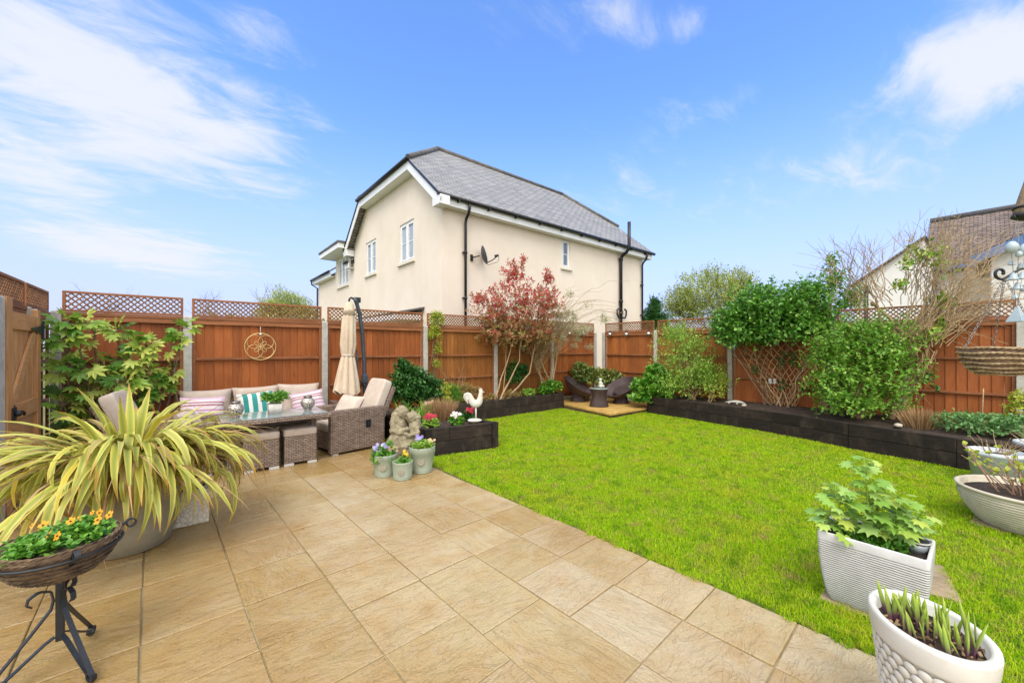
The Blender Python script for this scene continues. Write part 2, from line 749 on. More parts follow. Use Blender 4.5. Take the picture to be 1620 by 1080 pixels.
# ------------------------------------------------------------------ camera, sky, sun
cam = bpy.data.cameras.new('camera')
cam.sensor_width = 36.0
cam.lens = 622.0 / 1620.0 * 36.0
cam.shift_y = 10.0 / 1620.0
cam.clip_start = 0.05
cam.clip_end = 2000.0
co = bpy.data.objects.new('camera', cam)
COL.objects.link(co)
co.location = (0, 0, EYE)
co.rotation_euler = (R(90), 0, -math.atan2(FWD[0], FWD[1]))
SC.camera = co

SUN_EL, SUN_AZ = R(55), math.atan2(-0.66, -0.75)      # behind the viewer
sd = Vector((math.cos(SUN_AZ) * math.cos(SUN_EL), math.sin(SUN_AZ) * math.cos(SUN_EL), math.sin(SUN_EL)))
sl = bpy.data.lights.new('sun', 'SUN')
sl.energy = 1.25
sl.angle = R(32)
sl.color = (1.0, 0.965, 0.91)
so_ = bpy.data.objects.new('sun', sl)
COL.objects.link(so_)
so_.location = (-6, -8, 14)
so_.rotation_euler = sd.to_track_quat('Z', 'Y').to_euler()

world = bpy.data.worlds.new('World')
SC.world = world
world.use_nodes = True
wn = world.node_tree
wn.nodes.clear()


class WM(Mat):
    def __init__(self, nt):
        self.nt = nt


W = WM(wn)
wo = W.n('ShaderNodeOutputWorld')
bg = W.n('ShaderNodeBackground')
bg.inputs['Strength'].default_value = 0.14
sky = W.n('ShaderNodeTexSky', sky_type='NISHITA')
sky.sun_disc = False
sky.sun_elevation = SUN_EL
sky.sun_rotation = math.atan2(sd.x, sd.y)
sky.air_density = 1.0
sky.dust_density = 0.6
sky.ozone_density = 2.0
tc = W.n('ShaderNodeTexCoord')
sep = W.n('ShaderNodeSeparateXYZ')
W.l(tc, 'Generated', sep, 0)
zz = W.math('MAXIMUM', sep.outputs[2], 0.0)
zd = W.math('ADD', zz, 0.16)
px = W.math('DIVIDE', sep.outputs[0], zd)
py = W.math('DIVIDE', sep.outputs[1], zd)
cv = W.n('ShaderNodeCombineXYZ')
wn.links.new(px, cv.inputs[0])
wn.links.new(py, cv.inputs[1])


def blob(u, v, wide, tall=None):
    """soft mask round one direction of the sky"""
    d = (at(u, v, 1.0) - Vector((0, 0, EYE))).normalized()
    pr = Vector((d.x / (max(d.z, 0) + .16), d.y / (max(d.z, 0) + .16), 0))
    s = W.n('ShaderNodeVectorMath', operation='DISTANCE')
    W.l(cv, 0, s, 0)
    s.inputs[1].default_value = pr
    mr = W.n('ShaderNodeMapRange', interpolation_type='SMOOTHSTEP')
    wn.links.new(s.outputs['Value'], mr.inputs['Value'])
    mr.inputs['From Min'].default_value = wide
    mr.inputs['From Max'].default_value = 0.0
    mr.inputs['To Min'].default_value = 0.0
    mr.inputs['To Max'].default_value = 1.0
    return mr.outputs['Result']


def addv(a, b):
    return W.math('ADD', a, b)


mask = W.math('MULTIPLY', blob(70, 30, 0.8), 0.32)
# broad bright cloud added out of view, overhead and behind, as white fill light
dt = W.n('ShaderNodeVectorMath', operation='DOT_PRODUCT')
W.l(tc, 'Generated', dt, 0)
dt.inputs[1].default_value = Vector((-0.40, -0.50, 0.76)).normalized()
fill_bank = W.n('ShaderNodeMapRange', interpolation_type='SMOOTHSTEP')
wn.links.new(dt.outputs['Value'], fill_bank.inputs['Value'])
fill_bank.inputs['From Min'].default_value = 0.16
fill_bank.inputs['From Max'].default_value = 0.62
fill_bank.inputs['To Min'].default_value = 0.0
fill_bank.inputs['To Max'].default_value = 0.75
mask = addv(mask, fill_bank.outputs['Result'])
mask = addv(mask, W.math('MULTIPLY', blob(60, 150, 0.7), 0.24))
mask = addv(mask, W.math('MULTIPLY', blob(210, 165, 0.45), 0.2))
mask = addv(mask, W.math('MULTIPLY', blob(1600, 30, 0.42), 0.46))
mask = addv(mask, W.math('MULTIPLY', blob(1610, 130, 0.25), 0.34))
mask = addv(mask, W.math('MULTIPLY', blob(965, 30, 0.24), 0.36))
mask = addv(mask, W.math('MULTIPLY', blob(1080, 45, 0.14), 0.3))
mask = addv(mask, W.math('MULTIPLY', blob(1420, 255, 0.5), 0.33))
for u_, v_, w_, s_ in ((435, 70, .16, .2), (790, 10, .2, .2), (1140, 120, .12, .12), (1170, 155, .14, .13), (1120, 182, .16, .13), (1050, 192, .2, .12), (1530, 95, .2, .35), (430, 190, .35, .16), (340, 282, .5, .26), (180, 405, .7, .32), (310, 412, .8, .36), (60, 330, .8, .28), (1130, 310, .7, .24), (920, 310, .6, .2), (480, 300, .5, .16)):
    mask = addv(mask, W.math('MULTIPLY', blob(u_, v_, w_), s_))
mask = addv(mask, W.math('MULTIPLY', blob(1120, 175, 0.45), 0.06))
mask = addv(mask, W.math('MULTIPLY', blob(20, 260, 0.5), 0.3))
mp = W.n('ShaderNodeMapping')
mp.inputs['Rotation'].default_value = (0, 0, R(35))
mp.inputs['Scale'].default_value = (1.0, 2.0, 1.0)
W.l(cv, 0, mp, 'Vector')
cn = W.noise(3.4, 12, 0.63, vec=mp.outputs[0], dist=0.5)
cn2 = W.noise(0.9, 5, 0.5, vec=cv.outputs[0])
dens = addv(cn.outputs[0], W.math('MULTIPLY', cn2.outputs[0], 0.25))
dens = addv(dens, mask)
cr = W.n('ShaderNodeMapRange', interpolation_type='SMOOTHERSTEP')
wn.links.new(dens, cr.inputs['Value'])
cr.inputs['From Min'].default_value = 0.76
cr.inputs['From Max'].default_value = 1.32
cr.inputs['To Min'].default_value = 0.0
cr.inputs['To Max'].default_value = 0.92
# thin veil low in the sky
hz = W.n('ShaderNodeMapRange', interpolation_type='SMOOTHSTEP')
wn.links.new(sep.outputs[2], hz.inputs['Value'])
hz.inputs['From Min'].default_value = 0.52
hz.inputs['From Max'].default_value = -0.02
hz.inputs['To Min'].default_value = 0.0
hz.inputs['To Max'].default_value = 0.92
SKY_TINT = L(0.80, 1.04, 1.40)
skyc = W.mix(sky.outputs[0], SKY_TINT, 1.0, 'MULTIPLY')
skyc = W.mix(skyc, L(2.45, 2.5, 3.55), hz.outputs['Result'])
cloud = W.mix(L(3.35, 3.45, 3.65), L(10.6, 10.3, 9.9), fill_bank.outputs['Result'])  # visible cloud colour, and a far brighter one for the added fill cloud
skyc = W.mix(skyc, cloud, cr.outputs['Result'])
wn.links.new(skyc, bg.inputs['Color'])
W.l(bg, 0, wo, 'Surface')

SC.view_settings.view_transform = 'Standard'
SC.view_settings.look = 'None'
SC.view_settings.exposure = 0.93
SC.view_settings.gamma = 1.0
SC.cycles.max_bounces = 6
SC.cycles.diffuse_bounces = 3
SC.cycles.glossy_bounces = 3
SC.cycles.transmission_bounces = 4
SC.cycles.transparent_max_bounces = 6
SC.cycles.use_denoising = True

# ------------------------------------------------------------------ shared materials
M_CONC = mat_plain('concrete', c('#a9a59a'), c('#bdb9ae'), 14, 0.85, 0.35, 120, dirt=c('#8d8a7c'))
M_SLEEPER_X = mat_wood('dark_sleeper_x', c('#1c1612'), c('#3d3129'), 'X', 0.7, 7, 0.45, 0.5, weather=c('#4a3f33'))
M_SLEEPER_Y = mat_wood('dark_sleeper_y', c('#17130f'), c('#372c24'), 'Y', 0.7, 7, 0.45, 0.5, weather=c('#463b30'))
M_IRON = mat_plain('wrought_iron', c('#16181b'), c('#23262a'), 20, 0.45, 0.2, 150, spec=0.5)
M_BLACKPL = mat_plain('black_plastic', c('#101113'), c('#191a1c'), 5, 0.4)
M_WHITEPL = mat_plain('white_upvc', c('#e6e6e4'), c('#dcdcda'), 3, 0.4)
M_SOIL = mat_plain('soil', c('#1e1610'), c('#46372a'), 26, 0.95, 1.0, 45, dirt=c('#5b4836'))
M_BARK = mat_plain('bark', c('#6a5a45'), c('#9a8666'), 22, 0.85, 0.6, 60, stretch=(3, 3, 0.6))
M_TWIG = mat_plain('pale_twig', c('#8a6f4e'), c('#c0a67e'), 16, 0.8)

# ------------------------------------------------------------------ far ground
mb = MB()
mb.box(-400, 400, -400, 400, -0.5, -0.08)
tag(part('ground', mb, mat_plain('rough_ground', c('#4c5a2c'), c('#6a6a3a'), 0.6, 0.95, 0.5, 6)), kind='structure')

# ------------------------------------------------------------------ patio of riven square slabs
TH = R(2.6)
PU, PV = Vector((math.cos(TH), math.sin(TH), 0)), Vector((-math.sin(TH), math.cos(TH), 0))
PO = Vector((1.18, 2.84, 0))
SLAB = 0.45


def patio_pt(i, j):
    return PO + PU * SLAB * i + PV * SLAB * j


mb = MB()
uvs = []
rp = random.Random(5)
for i in range(-7, 3):
    rows = [q_ + rp.uniform(-.02, .02) for q_ in range(-12, 11)] + [11]
    if i <= -3 or i == 0:
        rows = [-12, -10.5, -9.5, -8, -6.5, -5.5, -4, -2.5, -1, 0, 1.5, 2.5, 4, 5, 6.5, 8, 9, 10.5, 11]
    for j, j2 in zip(rows, rows[1:]):
        o = patio_pt(i, j)
        SL = SLAB * (j2 - j)
        if o.x < -1.75 or (o.y > 7.3):
            continue
        g = 0.0038
        ch = 0.004
        tilt = [rp.uniform(-.0015, .0015) for _ in range(4)]
        off = rp.uniform(-0.003, 0.003)
        pts_o = [(g, g), (SLAB - g, g), (SLAB - g, SL - g), (g, SL - g)]
        pts_o = [(a + rp.uniform(-.0025, .0025), b + rp.uniform(-.0025, .0025)) for a, b in pts_o]
        base = len(mb.v)
        ce = (SLAB / 2, SL / 2)
        for lev in range(3):
            for q, (a, b) in enumerate(pts_o):
                if lev == 0:
                    aa, bb, z = a, b, -0.04
                elif lev == 1:
                    aa, bb, z = a, b, -0.003 + off + tilt[q]
                else:
                    aa, bb = a + math.copysign(ch, ce[0] - a), b + math.copysign(ch, ce[1] - b)
                    z = off + tilt[q]
                mb.v.append(o + PU * aa + PV * bb + Vector((0, 0, z)))
        rr = rp.choice((0, 0, 0, 0, 0, 1))
        ou, ov = rp.uniform(0, 60), rp.uniform(0, 60)

        def uvq(pt):
            a, b = pt
            if rr:
                a, b = b, a
            return (a + ou, b + ov)
        for lev in (0, 1):
            for q in range(4):
                p0, p1 = base + lev * 4 + q, base + lev * 4 + (q + 1) % 4
                mb.face((p0, p1, p1 + 4, p0 + 4), tuple(uvq(pts_o[k]) for k in (q, (q + 1) % 4, (q + 1) % 4, q)))
        mb.face([base + 8 + q for q in range(4)], tuple(uvq(p) for p in pts_o))

P = Mat('riven_sandstone')
tcp = P.n('ShaderNodeTexCoord')
gp = P.n('ShaderNodeNewGeometry')
uvv = tcp.outputs['UV']
st = P.n('ShaderNodeMapping')
st.inputs['Rotation'].default_value = (0, 0, R(24))
st.inputs['Scale'].default_value = (3.6, 6.4, 1)
P.nt.links.new(uvv, st.inputs['Vector'])
riv = P.noise(1.9, 7, 0.6, vec=st.outputs[0], dist=3.0)
st2 = P.n('ShaderNodeMapping')
st2.inputs['Rotation'].default_value = (0, 0, R(18))
st2.inputs['Scale'].default_value = (1.5, 4.2, 1)
P.nt.links.new(uvv, st2.inputs['Vector'])
terr0 = P.noise(1.35, 4, 0.5, vec=st2.outputs[0], dist=2.2)
# stepped riven ledges: quantised noise
q = P.math('MULTIPLY', terr0.outputs[0], 9.0)
fr = P.math('FRACT', q, 0.0)
ledge = P.ramp([(L(0, 0, 0), 0.0), (L(1, 1, 1), 0.16), (L(0.86, 0.86, 0.86), 1.0)], None)
P.nt.links.new(fr, ledge.inputs['Fac'])
grain = P.noise(190, 3, 0.6, vec=uvv)
hgt = P.math('ADD', P.math('MULTIPLY', terr0.outputs[0], 3.0), P.math('ADD', P.math('MULTIPLY', riv.outputs[0], 1.9), P.math('ADD', P.math('MULTIPLY', ledge.outputs[0], 0.42), P.math('MULTIPLY', grain.outputs[0], 0.10))))
tone = P.ramp([(c('#a49066'), 0.0), (c('#aa9972'), 0.3), (c('#b1a07d'), 0.5), (c('#ab9a79'), 0.75), (c('#b5a98d'), 1.0)], gp, 'Random Per Island').outputs[0]
big = P.noise(5.0, 4, 0.55, vec=uvv, dist=0.6)
ochre = P.ramp([(L(0, 0, 0), 0.42), (L(0.85, 0.85, 0.85), 0.72)], big, 0).outputs[0]
colp = P.mix(tone, c('#a37e45'), P.math('MULTIPLY', ochre, 0.5))
line = P.ramp([(L(1, 1, 1), 0.0), (L(0, 0, 0), 0.13)], None)
P.nt.links.new(fr, line.inputs['Fac'])
lm = P.noise(6, 3, 0.5, vec=uvv)
lmask = P.ramp([(L(0, 0, 0), 0.5), (L(1, 1, 1), 0.66)], lm, 0).outputs[0]
colp = P.mix(colp, c('#74552f'), P.math('MULTIPLY', P.math('MULTIPLY', line.outputs[0], lmask), 0.5))
spk = P.noise(95, 4, 0.7, vec=uvv)
colp = P.mix(colp, P.ramp([(L(0.8, 0.77, 0.72), 0.35), (L(1.08, 1.07, 1.05), 0.65)], spk, 0).outputs[0], 0.7, 'MULTIPLY')
pk = P.noise(8.0, 5, 0.6, vec=uvv, dist=1.0)
colp = P.mix(colp, c('#a99880'), P.math('MULTIPLY', P.ramp([(L(0, 0, 0), 0.50), (L(1, 1, 1), 0.70)], pk, 0).outputs[0], 0.5))
st_ = P.noise(2.3, 6, 0.7)
colp = P.mix(colp, L(0.70, 0.62, 0.50), P.math('MULTIPLY', P.ramp([(L(0, 0, 0), 0.56), (L(1, 1, 1), 0.72)], st_, 0).outputs[0], 0.55), 'MULTIPLY')
# slabs stay wet in irregular patches: darker, richer and glossier
wet = P.noise(0.75, 4, 0.6)
wx = P.n('ShaderNodeSeparateXYZ')
P.l(tcp, 'Object', wx, 0)
damp_refl = P.n('ShaderNodeMapRange', interpolation_type='SMOOTHSTEP')  # rises to the left: dark reflection on wet stone, put into the colour
P.l(wx, 0, damp_refl, 'Value')
for k_, v_ in (('From Min', 1.6), ('From Max', -0.4), ('To Min', 0.0), ('To Max', 0.22)):
    damp_refl.inputs[k_].default_value = v_
damp2 = P.n('ShaderNodeMapRange', interpolation_type='SMOOTHSTEP')
P.l(wx, 1, damp2, 'Value')
for k_, v_ in (('From Min', 4.2), ('From Max', 5.6), ('To Min', 0.0), ('To Max', 0.2)):
    damp2.inputs[k_].default_value = v_
wet_refl = P.ramp([(L(0, 0, 0), 0.44), (L(1, 1, 1), 0.64)], None).outputs[0]
P.nt.links.new(P.math('ADD', P.math('ADD', wet.outputs[0], damp_refl.outputs['Result']), damp2.outputs['Result']), wet_refl.node.inputs['Fac'])
colp = P.mix(colp, L(0.80, 0.66, 0.42), P.math('MULTIPLY', wet_refl, 0.75), 'MULTIPLY')
rgh = P.math('SUBTRACT', 0.52, P.math('MULTIPLY', wet_refl, 0.28))
P.bsdf(colp, rgh, 0, 0.5, hgt, 0.8, 0.005)
tag(part('patio', mb, P.m), kind='structure')
mb = MB()
mb.poly([patio_pt(-7, -12) + Vector((0, 0, -.009)), patio_pt(3, -12) + Vector((0, 0, -.009)), patio_pt(3, 10.2) + Vector((0, 0, -.009)), patio_pt(-7, 10.2) + Vector((0, 0, -.009))])
tag(part('patio_bedding', mb, mat_plain('joint_mortar', c('#857554'), c('#a39370'), 4, 0.9, 0.6, 90, dirt=c('#3f3a22'))), kind='structure')

# ------------------------------------------------------------------ lawn: soil sheet + blades
BED = [(8.45, 5.08), (8.16, 2.45), (7.80, 1.3), (7.56, 0.2), (7.3, -1.0)]        # front line of the right-hand bed


def edge_x(y):
    """x of the patio's lawn edge at y"""
    p = patio_pt(3, 0)
    return p.x - (y - p.y) * math.tan(TH)


def bed_x(y):
    for (x0, y0), (x1, y1) in zip(BED, BED[1:]):
        if y <= y0 and y >= y1:
            return x0 + (x1 - x0) * (y - y0) / (y1 - y0)
    return BED[0][0] if y > BED[0][1] else BED[-1][0]


mb = MB()
nx, ny = 30, 40
ys = [-3.0 + (6.95 + 3.0) * k / ny for k in range(ny + 1)]
for k, y in enumerate(ys):
    x0 = edge_x(y) + 0.004
    for i in range(nx + 1):
        x = x0 + (8.9 - x0) * i / nx
        mb.v.append(Vector((x, y, -0.006 + 0.012 * noise.noise(Vector((x * .8, y * .8, 3))) * min(1, i / 3))))
for k in range(ny):
    for i in range(nx):
        a = k * (nx + 1) + i
        mb.face((a, a + 1, a + nx + 2, a + nx + 1))
tag(part('lawn', mb, mat_plain('turf_soil', c('#46511a'), c('#5f6a20'), 5, 0.95, 0.8, 60, dirt=c('#5a4c2c'))), kind='structure')

STONES = [(3.13, 0.41, 0.31, 0.47, 0.05), (5.56, -0.25, 0.66, 0.58, -0.1), (3.78, 0.33, 0.5, 0.42, 0.2)]   # slabs let into the turf: x, y, w, l, turn


def grass_points(n):
    x = RNG.uniform(2.5, 8.6, n * 4)
    y = RNG.uniform(-1.9, 7.0, n * 4)
    d = x * FWD[0] + y * FWD[1]
    dist = np.sqrt(x * x + y * y)
    lat = x * FWD[1] - y * FWD[0]
    keep = (d > 0.6) & (np.abs(lat) < 1.45 * d + 0.5)
    ex = patio_pt(3, 0).x - (y - patio_pt(3, 0).y) * math.tan(TH)
    wob = 0.016 * np.sin(y * 9.0) + 0.016 * np.sin(y * 23.0 + 1) + 0.014 * np.sin(y * 51.0) + 0.012 * np.sin(y * 97.0) - 0.012
    keep &= x > ex + 0.004 + wob
    by = np.array([b[1] for b in BED])[::-1]
    bx = np.array([b[0] for b in BED])[::-1]
    keep &= x < np.interp(y, by, bx) - 0.02 + np.where(y > 5.08, 5, 0)
    keep &= ~((x > 2.62) & (x < 3.72) & (y > 4.93 - (x - 2.62) * .16))
    keep &= ~((x > 3.6) & (x < 7.5) & (y > 6.84))
    keep &= ~((x > 7.16 + (y - 5.15) * .1) & (y > 5.16))
    for (sx, sy, w, l, a) in STONES:
        rx, ry = (x - sx) * math.cos(a) + (y - sy) * math.sin(a), -(x - sx) * math.sin(a) + (y - sy) * math.cos(a)
        wb = 0.012 * np.sin(rx * 40) + 0.012 * np.sin(ry * 37)
        keep &= ~((np.abs(rx) < w / 2 - 0.03 + wb) & (np.abs(ry) < l / 2 - 0.03 + wb))
    # worn, muddy spot behind the oval pot
    bare = np.exp(-(((x - 3.25) / .35) ** 2 + ((y + 0.35) / .3) ** 2))
    keep &= RNG.random(len(x)) > bare * 0.75
    patch = 0.5 + 0.5 * np.sin(x * 3.1 + 1.3 * np.sin(y * 2.3)) * np.sin(y * 2.7 + x)
    keep &= RNG.random(len(x)) < 0.72 + 0.28 * patch
    dens = np.clip(2.6 / np.maximum(dist, 1.5), 0.16, 1.0) ** 1.25
    keep &= RNG.random(len(x)) < dens
    return x[keep], y[keep], dist[keep]


def grass_mesh(name, n):
    x, y, dist = grass_points(n)
    N = len(x)
    az = RNG.uniform(0, 2 * PI, N)
    h = RNG.uniform(0.013, 0.033, N) * (1 + 0.25 * np.sin(x * 5) * np.sin(y * 4.3)) * RNG.choice([1, 1, 1, 1.35], N)
    w = (0.0015 + 0.00058 * dist) * RNG.uniform(.7, 1.25, N)
    lean = RNG.uniform(0.15, 1.25, N)
    d = np.stack([np.cos(az), np.sin(az), np.zeros(N)], 1)
    s = np.stack([-np.sin(az), np.cos(az), np.zeros(N)], 1)
    b = np.stack([x, y, np.full(N, -0.006)], 1)
    up = np.array([0, 0, 1.0])
    m = b + up * (h * .6)[:, None] + d * (h * .28 * lean)[:, None]
    t = b + up * (h * (1.05 - .35 * lean))[:, None] + d * (h * .95 * lean)[:, None]
    V = np.stack([b - s * (w / 2)[:, None], b + s * (w / 2)[:, None], m + s * (w * .42)[:, None], m - s * (w * .42)[:, None], t], 1).reshape(-1, 3)
    fl = np.array([0, 1, 2, 3, 3, 2, 4])
    flat = (np.arange(N)[:, None] * 5 + fl).ravel()
    tot = np.tile([4, 3], N)
    st_ = np.concatenate([[0], np.cumsum(tot)[:-1]])
    return np_mesh(name, V, flat, st_, tot)


G = Mat('grass_blades')
gg = G.n('ShaderNodeNewGeometry')
gc = G.ramp([(c('#72a608'), 0.0), (c('#96c40c'), 0.35), (c('#b0d012'), 0.7), (c('#c8d232'), 0.9), (c('#ccb865'), 0.965), (c('#967a4a'), 1.0)], gg, 'Random Per Island').outputs[0]
gn = G.noise(1.9, 6, 0.7)
gc = G.mix(gc, c('#c0bd30'), G.math('MULTIPLY', G.ramp([(L(0, 0, 0), 0.46), (L(1, 1, 1), 0.68)], gn, 0).outputs[0], 0.55))
gn2 = G.noise(5.5, 5, 0.65)
gc = G.mix(gc, c('#4f8a0c'), G.math('MULTIPLY', G.ramp([(L(0, 0, 0), 0.52), (L(1, 1, 1), 0.68)], gn2, 0).outputs[0], 0.75))
gn3 = G.noise(4.6, 6, 0.72, stretch=(1, 1.2, 1))
gc = G.mix(gc, c('#b7a062'), G.math('MULTIPLY', G.ramp([(L(0, 0, 0), 0.53), (L(1, 1, 1), 0.70)], gn3, 0).outputs[0], 0.9))
G.bsdf(gc, 0.6, 0, 0.1, translucent=0.4)
tag(part('grass', grass_mesh('grass', 560000), G.m), 'short bright green lawn grass with yellowish patches', 'grass', kind='stuff')

M_STONE_SLAB = mat_plain('worn_paver', c('#8d7a5c'), c('#a89474'), 9, 0.8, 0.5, 70, dirt=c('#6e614a'))
for k, (sx, sy, w, l, a) in enumerate(STONES):
    mb = MB()
    mb.box(-w / 2, w / 2, -l / 2, l / 2, -0.02, 0.012)
    o = single('stepping_slab', mb, M_STONE_SLAB, ('worn tan slab in the turf beneath the white trough', 'worn tan slab in the turf beneath the ribbed bowl planter', 'bare worn tan slab in the turf just behind the white trough')[k], 'paving slab', 'slabs set into the lawn', bevel=0.006)
    o.location = (sx, sy, 0)
    o.rotation_euler = (0, 0, a)

# ------------------------------------------------------------------ raised beds of dark sleepers


def sleepers(mb, p0, p1, h, courses=2, th=0.09, ln=1.9, seed=0, jitter=0.004):
    rn = random.Random(seed)
    p0, p1 = Vector((p0[0], p0[1], 0)), Vector((p1[0], p1[1], 0))
    tot = (p1 - p0).length
    d = (p1 - p0) / tot
    for k in range(courses):
        t = -rn.uniform(0, 1.2) if k % 2 else 0.0
        z0, z1 = h * k / courses, h * (k + 1) / courses
        while t < tot - 0.01:
            a, b = max(0.0, t), min(tot, t + ln)
            if b - a > 0.02:
                mb.bar(p0 + d * (a + .002) + Vector((0, 0, (z0 + z1) / 2)), p0 + d * (b - .002) + Vector((0, 0, (z0 + z1) / 2)) + Vector((d.y, -d.x, 0)) * rn.uniform(-jitter, jitter), th, z1 - z0 - 0.006)
            t += ln


def soil_sheet(poly, z, seed=0, n=0.09, amp=0.03):
    xs, ys_ = [p[0] for p in poly], [p[1] for p in poly]
    x0, x1, y0, y1 = min(xs), max(xs), min(ys_), max(ys_)
    nx_, ny_ = max(2, int((x1 - x0) / n)), max(2, int((y1 - y0) / n))

    def inside(x, y):
        r_ = False
        m = len(poly)
        for i in range(m):
            xa, ya = poly[i]
            xb, yb = poly[(i + 1) % m]
            if (ya > y) != (yb > y) and x < (xb - xa) * (y - ya) / (yb - ya) + xa:
                r_ = not r_
        return r_
    mb = MB()
    idx = {}
    for i in range(nx_):
        for j in range(ny_):
            if not inside(x0 + (x1 - x0) * (i + .5) / nx_, y0 + (y1 - y0) * (j + .5) / ny_):
                continue
            q = []
            for (a, b) in ((i, j), (i + 1, j), (i + 1, j + 1), (i, j + 1)):
                if (a, b) not in idx:
                    x, y = x0 + (x1 - x0) * a / nx_, y0 + (y1 - y0) * b / ny_
                    idx[(a, b)] = len(mb.v)
                    mb.v.append(Vector((x, y, z + amp * noise.noise(Vector((x * 6 + seed, y * 6, seed))) + amp * .5 * noise.noise(Vector((x * 23, y * 23, seed))))))
                q.append(idx[(a, b)])
            mb.face(q, None, True)
    return mb


# back bed along the rear fence
t = thing('raised_bed', 'long low dark sleeper bed running along the rear fence behind the lawn', 'raised bed', (5.5, 7.2, 0))
mb = MB()
sleepers(mb, (3.70, 6.86), (7.42, 6.86), 0.385, 2, seed=2)
part('sleeper_wall', mb, M_SLEEPER_X, t, True, bevel=0.006)
mb = MB()
sleepers(mb, (7.39, 6.91), (7.39, 7.5), 0.385, 2, seed=3)
part('sleeper_end', mb, M_SLEEPER_Y, t, True, bevel=0.006)
part('soil', soil_sheet([(2.6, 6.88), (7.4, 6.88), (7.4, 7.5), (2.6, 7.5)], 0.33, 1), M_SOIL, t, True)

# planter that juts out between the armchair and the lawn
t = thing('raised_planter', 'square-cornered dark timber planter beside the statue with primroses and a white cockerel', 'raised planter', (3.15, 5.5, 0))
mb = MB()
sleepers(mb, (2.66, 5.03), (3.64, 4.865), 0.385, 2, seed=5, ln=1.2)
part('sleeper_wall', mb, M_SLEEPER_X, t, True, bevel=0.006)
for a, b, s_ in (((2.645, 5.08), (2.66, 7.5), 6), ((3.655, 6.80), (3.655, 4.90), 8)):
    mb = MB()
    sleepers(mb, a, b, 0.385, 2, seed=s_, ln=1.4)
    part('sleeper_side', mb, M_SLEEPER_Y, t, True, bevel=0.006)
for x, y in ((2.625, 4.995), (3.675, 4.825)):
    mb = MB()
    mb.box(x - .05, x + .05, y - .045, y + .05, 0, 0.392)
    part('corner_post', mb, M_SLEEPER_Y, t, True, bevel=0.006)
part('soil', soil_sheet([(2.69, 5.07), (3.62, 4.92), (3.62, 6.88), (2.69, 6.88)], 0.335, 2, 0.07), M_SOIL, t, True)

# right-hand bed
t = thing('raised_bed', 'long dark sleeper bed curving along the right fence under the shrubs', 'raised bed', (8.4, 2.4, 0))
mb = MB()
for k, (a, b) in enumerate(zip(BED, BED[1:])):
    sleepers(mb, b, a, 0.385, 2, seed=10 + k, ln=2.1)
part('sleeper_wall', mb, M_SLEEPER_Y, t, True, bevel=0.006)
mb = MB()
sleepers(mb, (9.65, 5.06), (8.5, 5.06), 0.385, 2, seed=20)
part('sleeper_end', mb, M_SLEEPER_X, t, True, bevel=0.006)
part('soil', soil_sheet([(x + .03, y) for x, y in BED] + [(9.68, -1.0), (9.68, 5.05)], 0.33, 4, 0.1), M_SOIL, t, True)

# raised paved corner
mb = MB()
dk = [(7.10, 5.17), (8.47, 5.12), (9.35, 5.14), (9.35, 7.45), (7.46, 7.45), (7.46, 6.8)]
mb.prism([(x, y) for x, y in dk], 0.055, 0.10)
o = part('corner_patio', mb, mat_plain('ochre_paver', c('#a8843f'), c('#c2a05c'), 7, 0.6, 0.5, 50, dirt=c('#7d5f2e')), bevel=0.006)
tag(o, kind='structure')
mb = MB()
mb.prism([(x + (0.04 if x < 7.3 else 0.0), y + (0.04 if y < 5.3 else 0)) for x, y in dk], -0.02, 0.054)
o = part('corner_patio_base', mb, mat_plain('dark_mortar', c('#4b3a25'), c('#6b563a'), 12, 0.9, 0.7, 60))
tag(o, kind='structure')
# ------------------------------------------------------------------ fences
def m_fence(name, a, b, axis):
    return mat_wood(name, c(a), c(b), axis, 0.65, 8, 0.34, 0.35)


M_BOARD = [m_fence('stained_boards_red', '#9a5226', '#b36a34', 'Z'), m_fence('stained_boards_mid', '#985428', '#b16d35', 'Z'), m_fence('stained_boards_brown', '#915829', '#ad7238', 'Z'), m_fence('stained_boards_dark', '#8c4b28', '#a55f32', 'Z')]
M_RAILX = m_fence('stained_rail_x', '#8c5431', '#a66e46', 'X')
M_TRELLIS = m_fence('stained_trellis', '#7d5232', '#9a6c45', 'X')


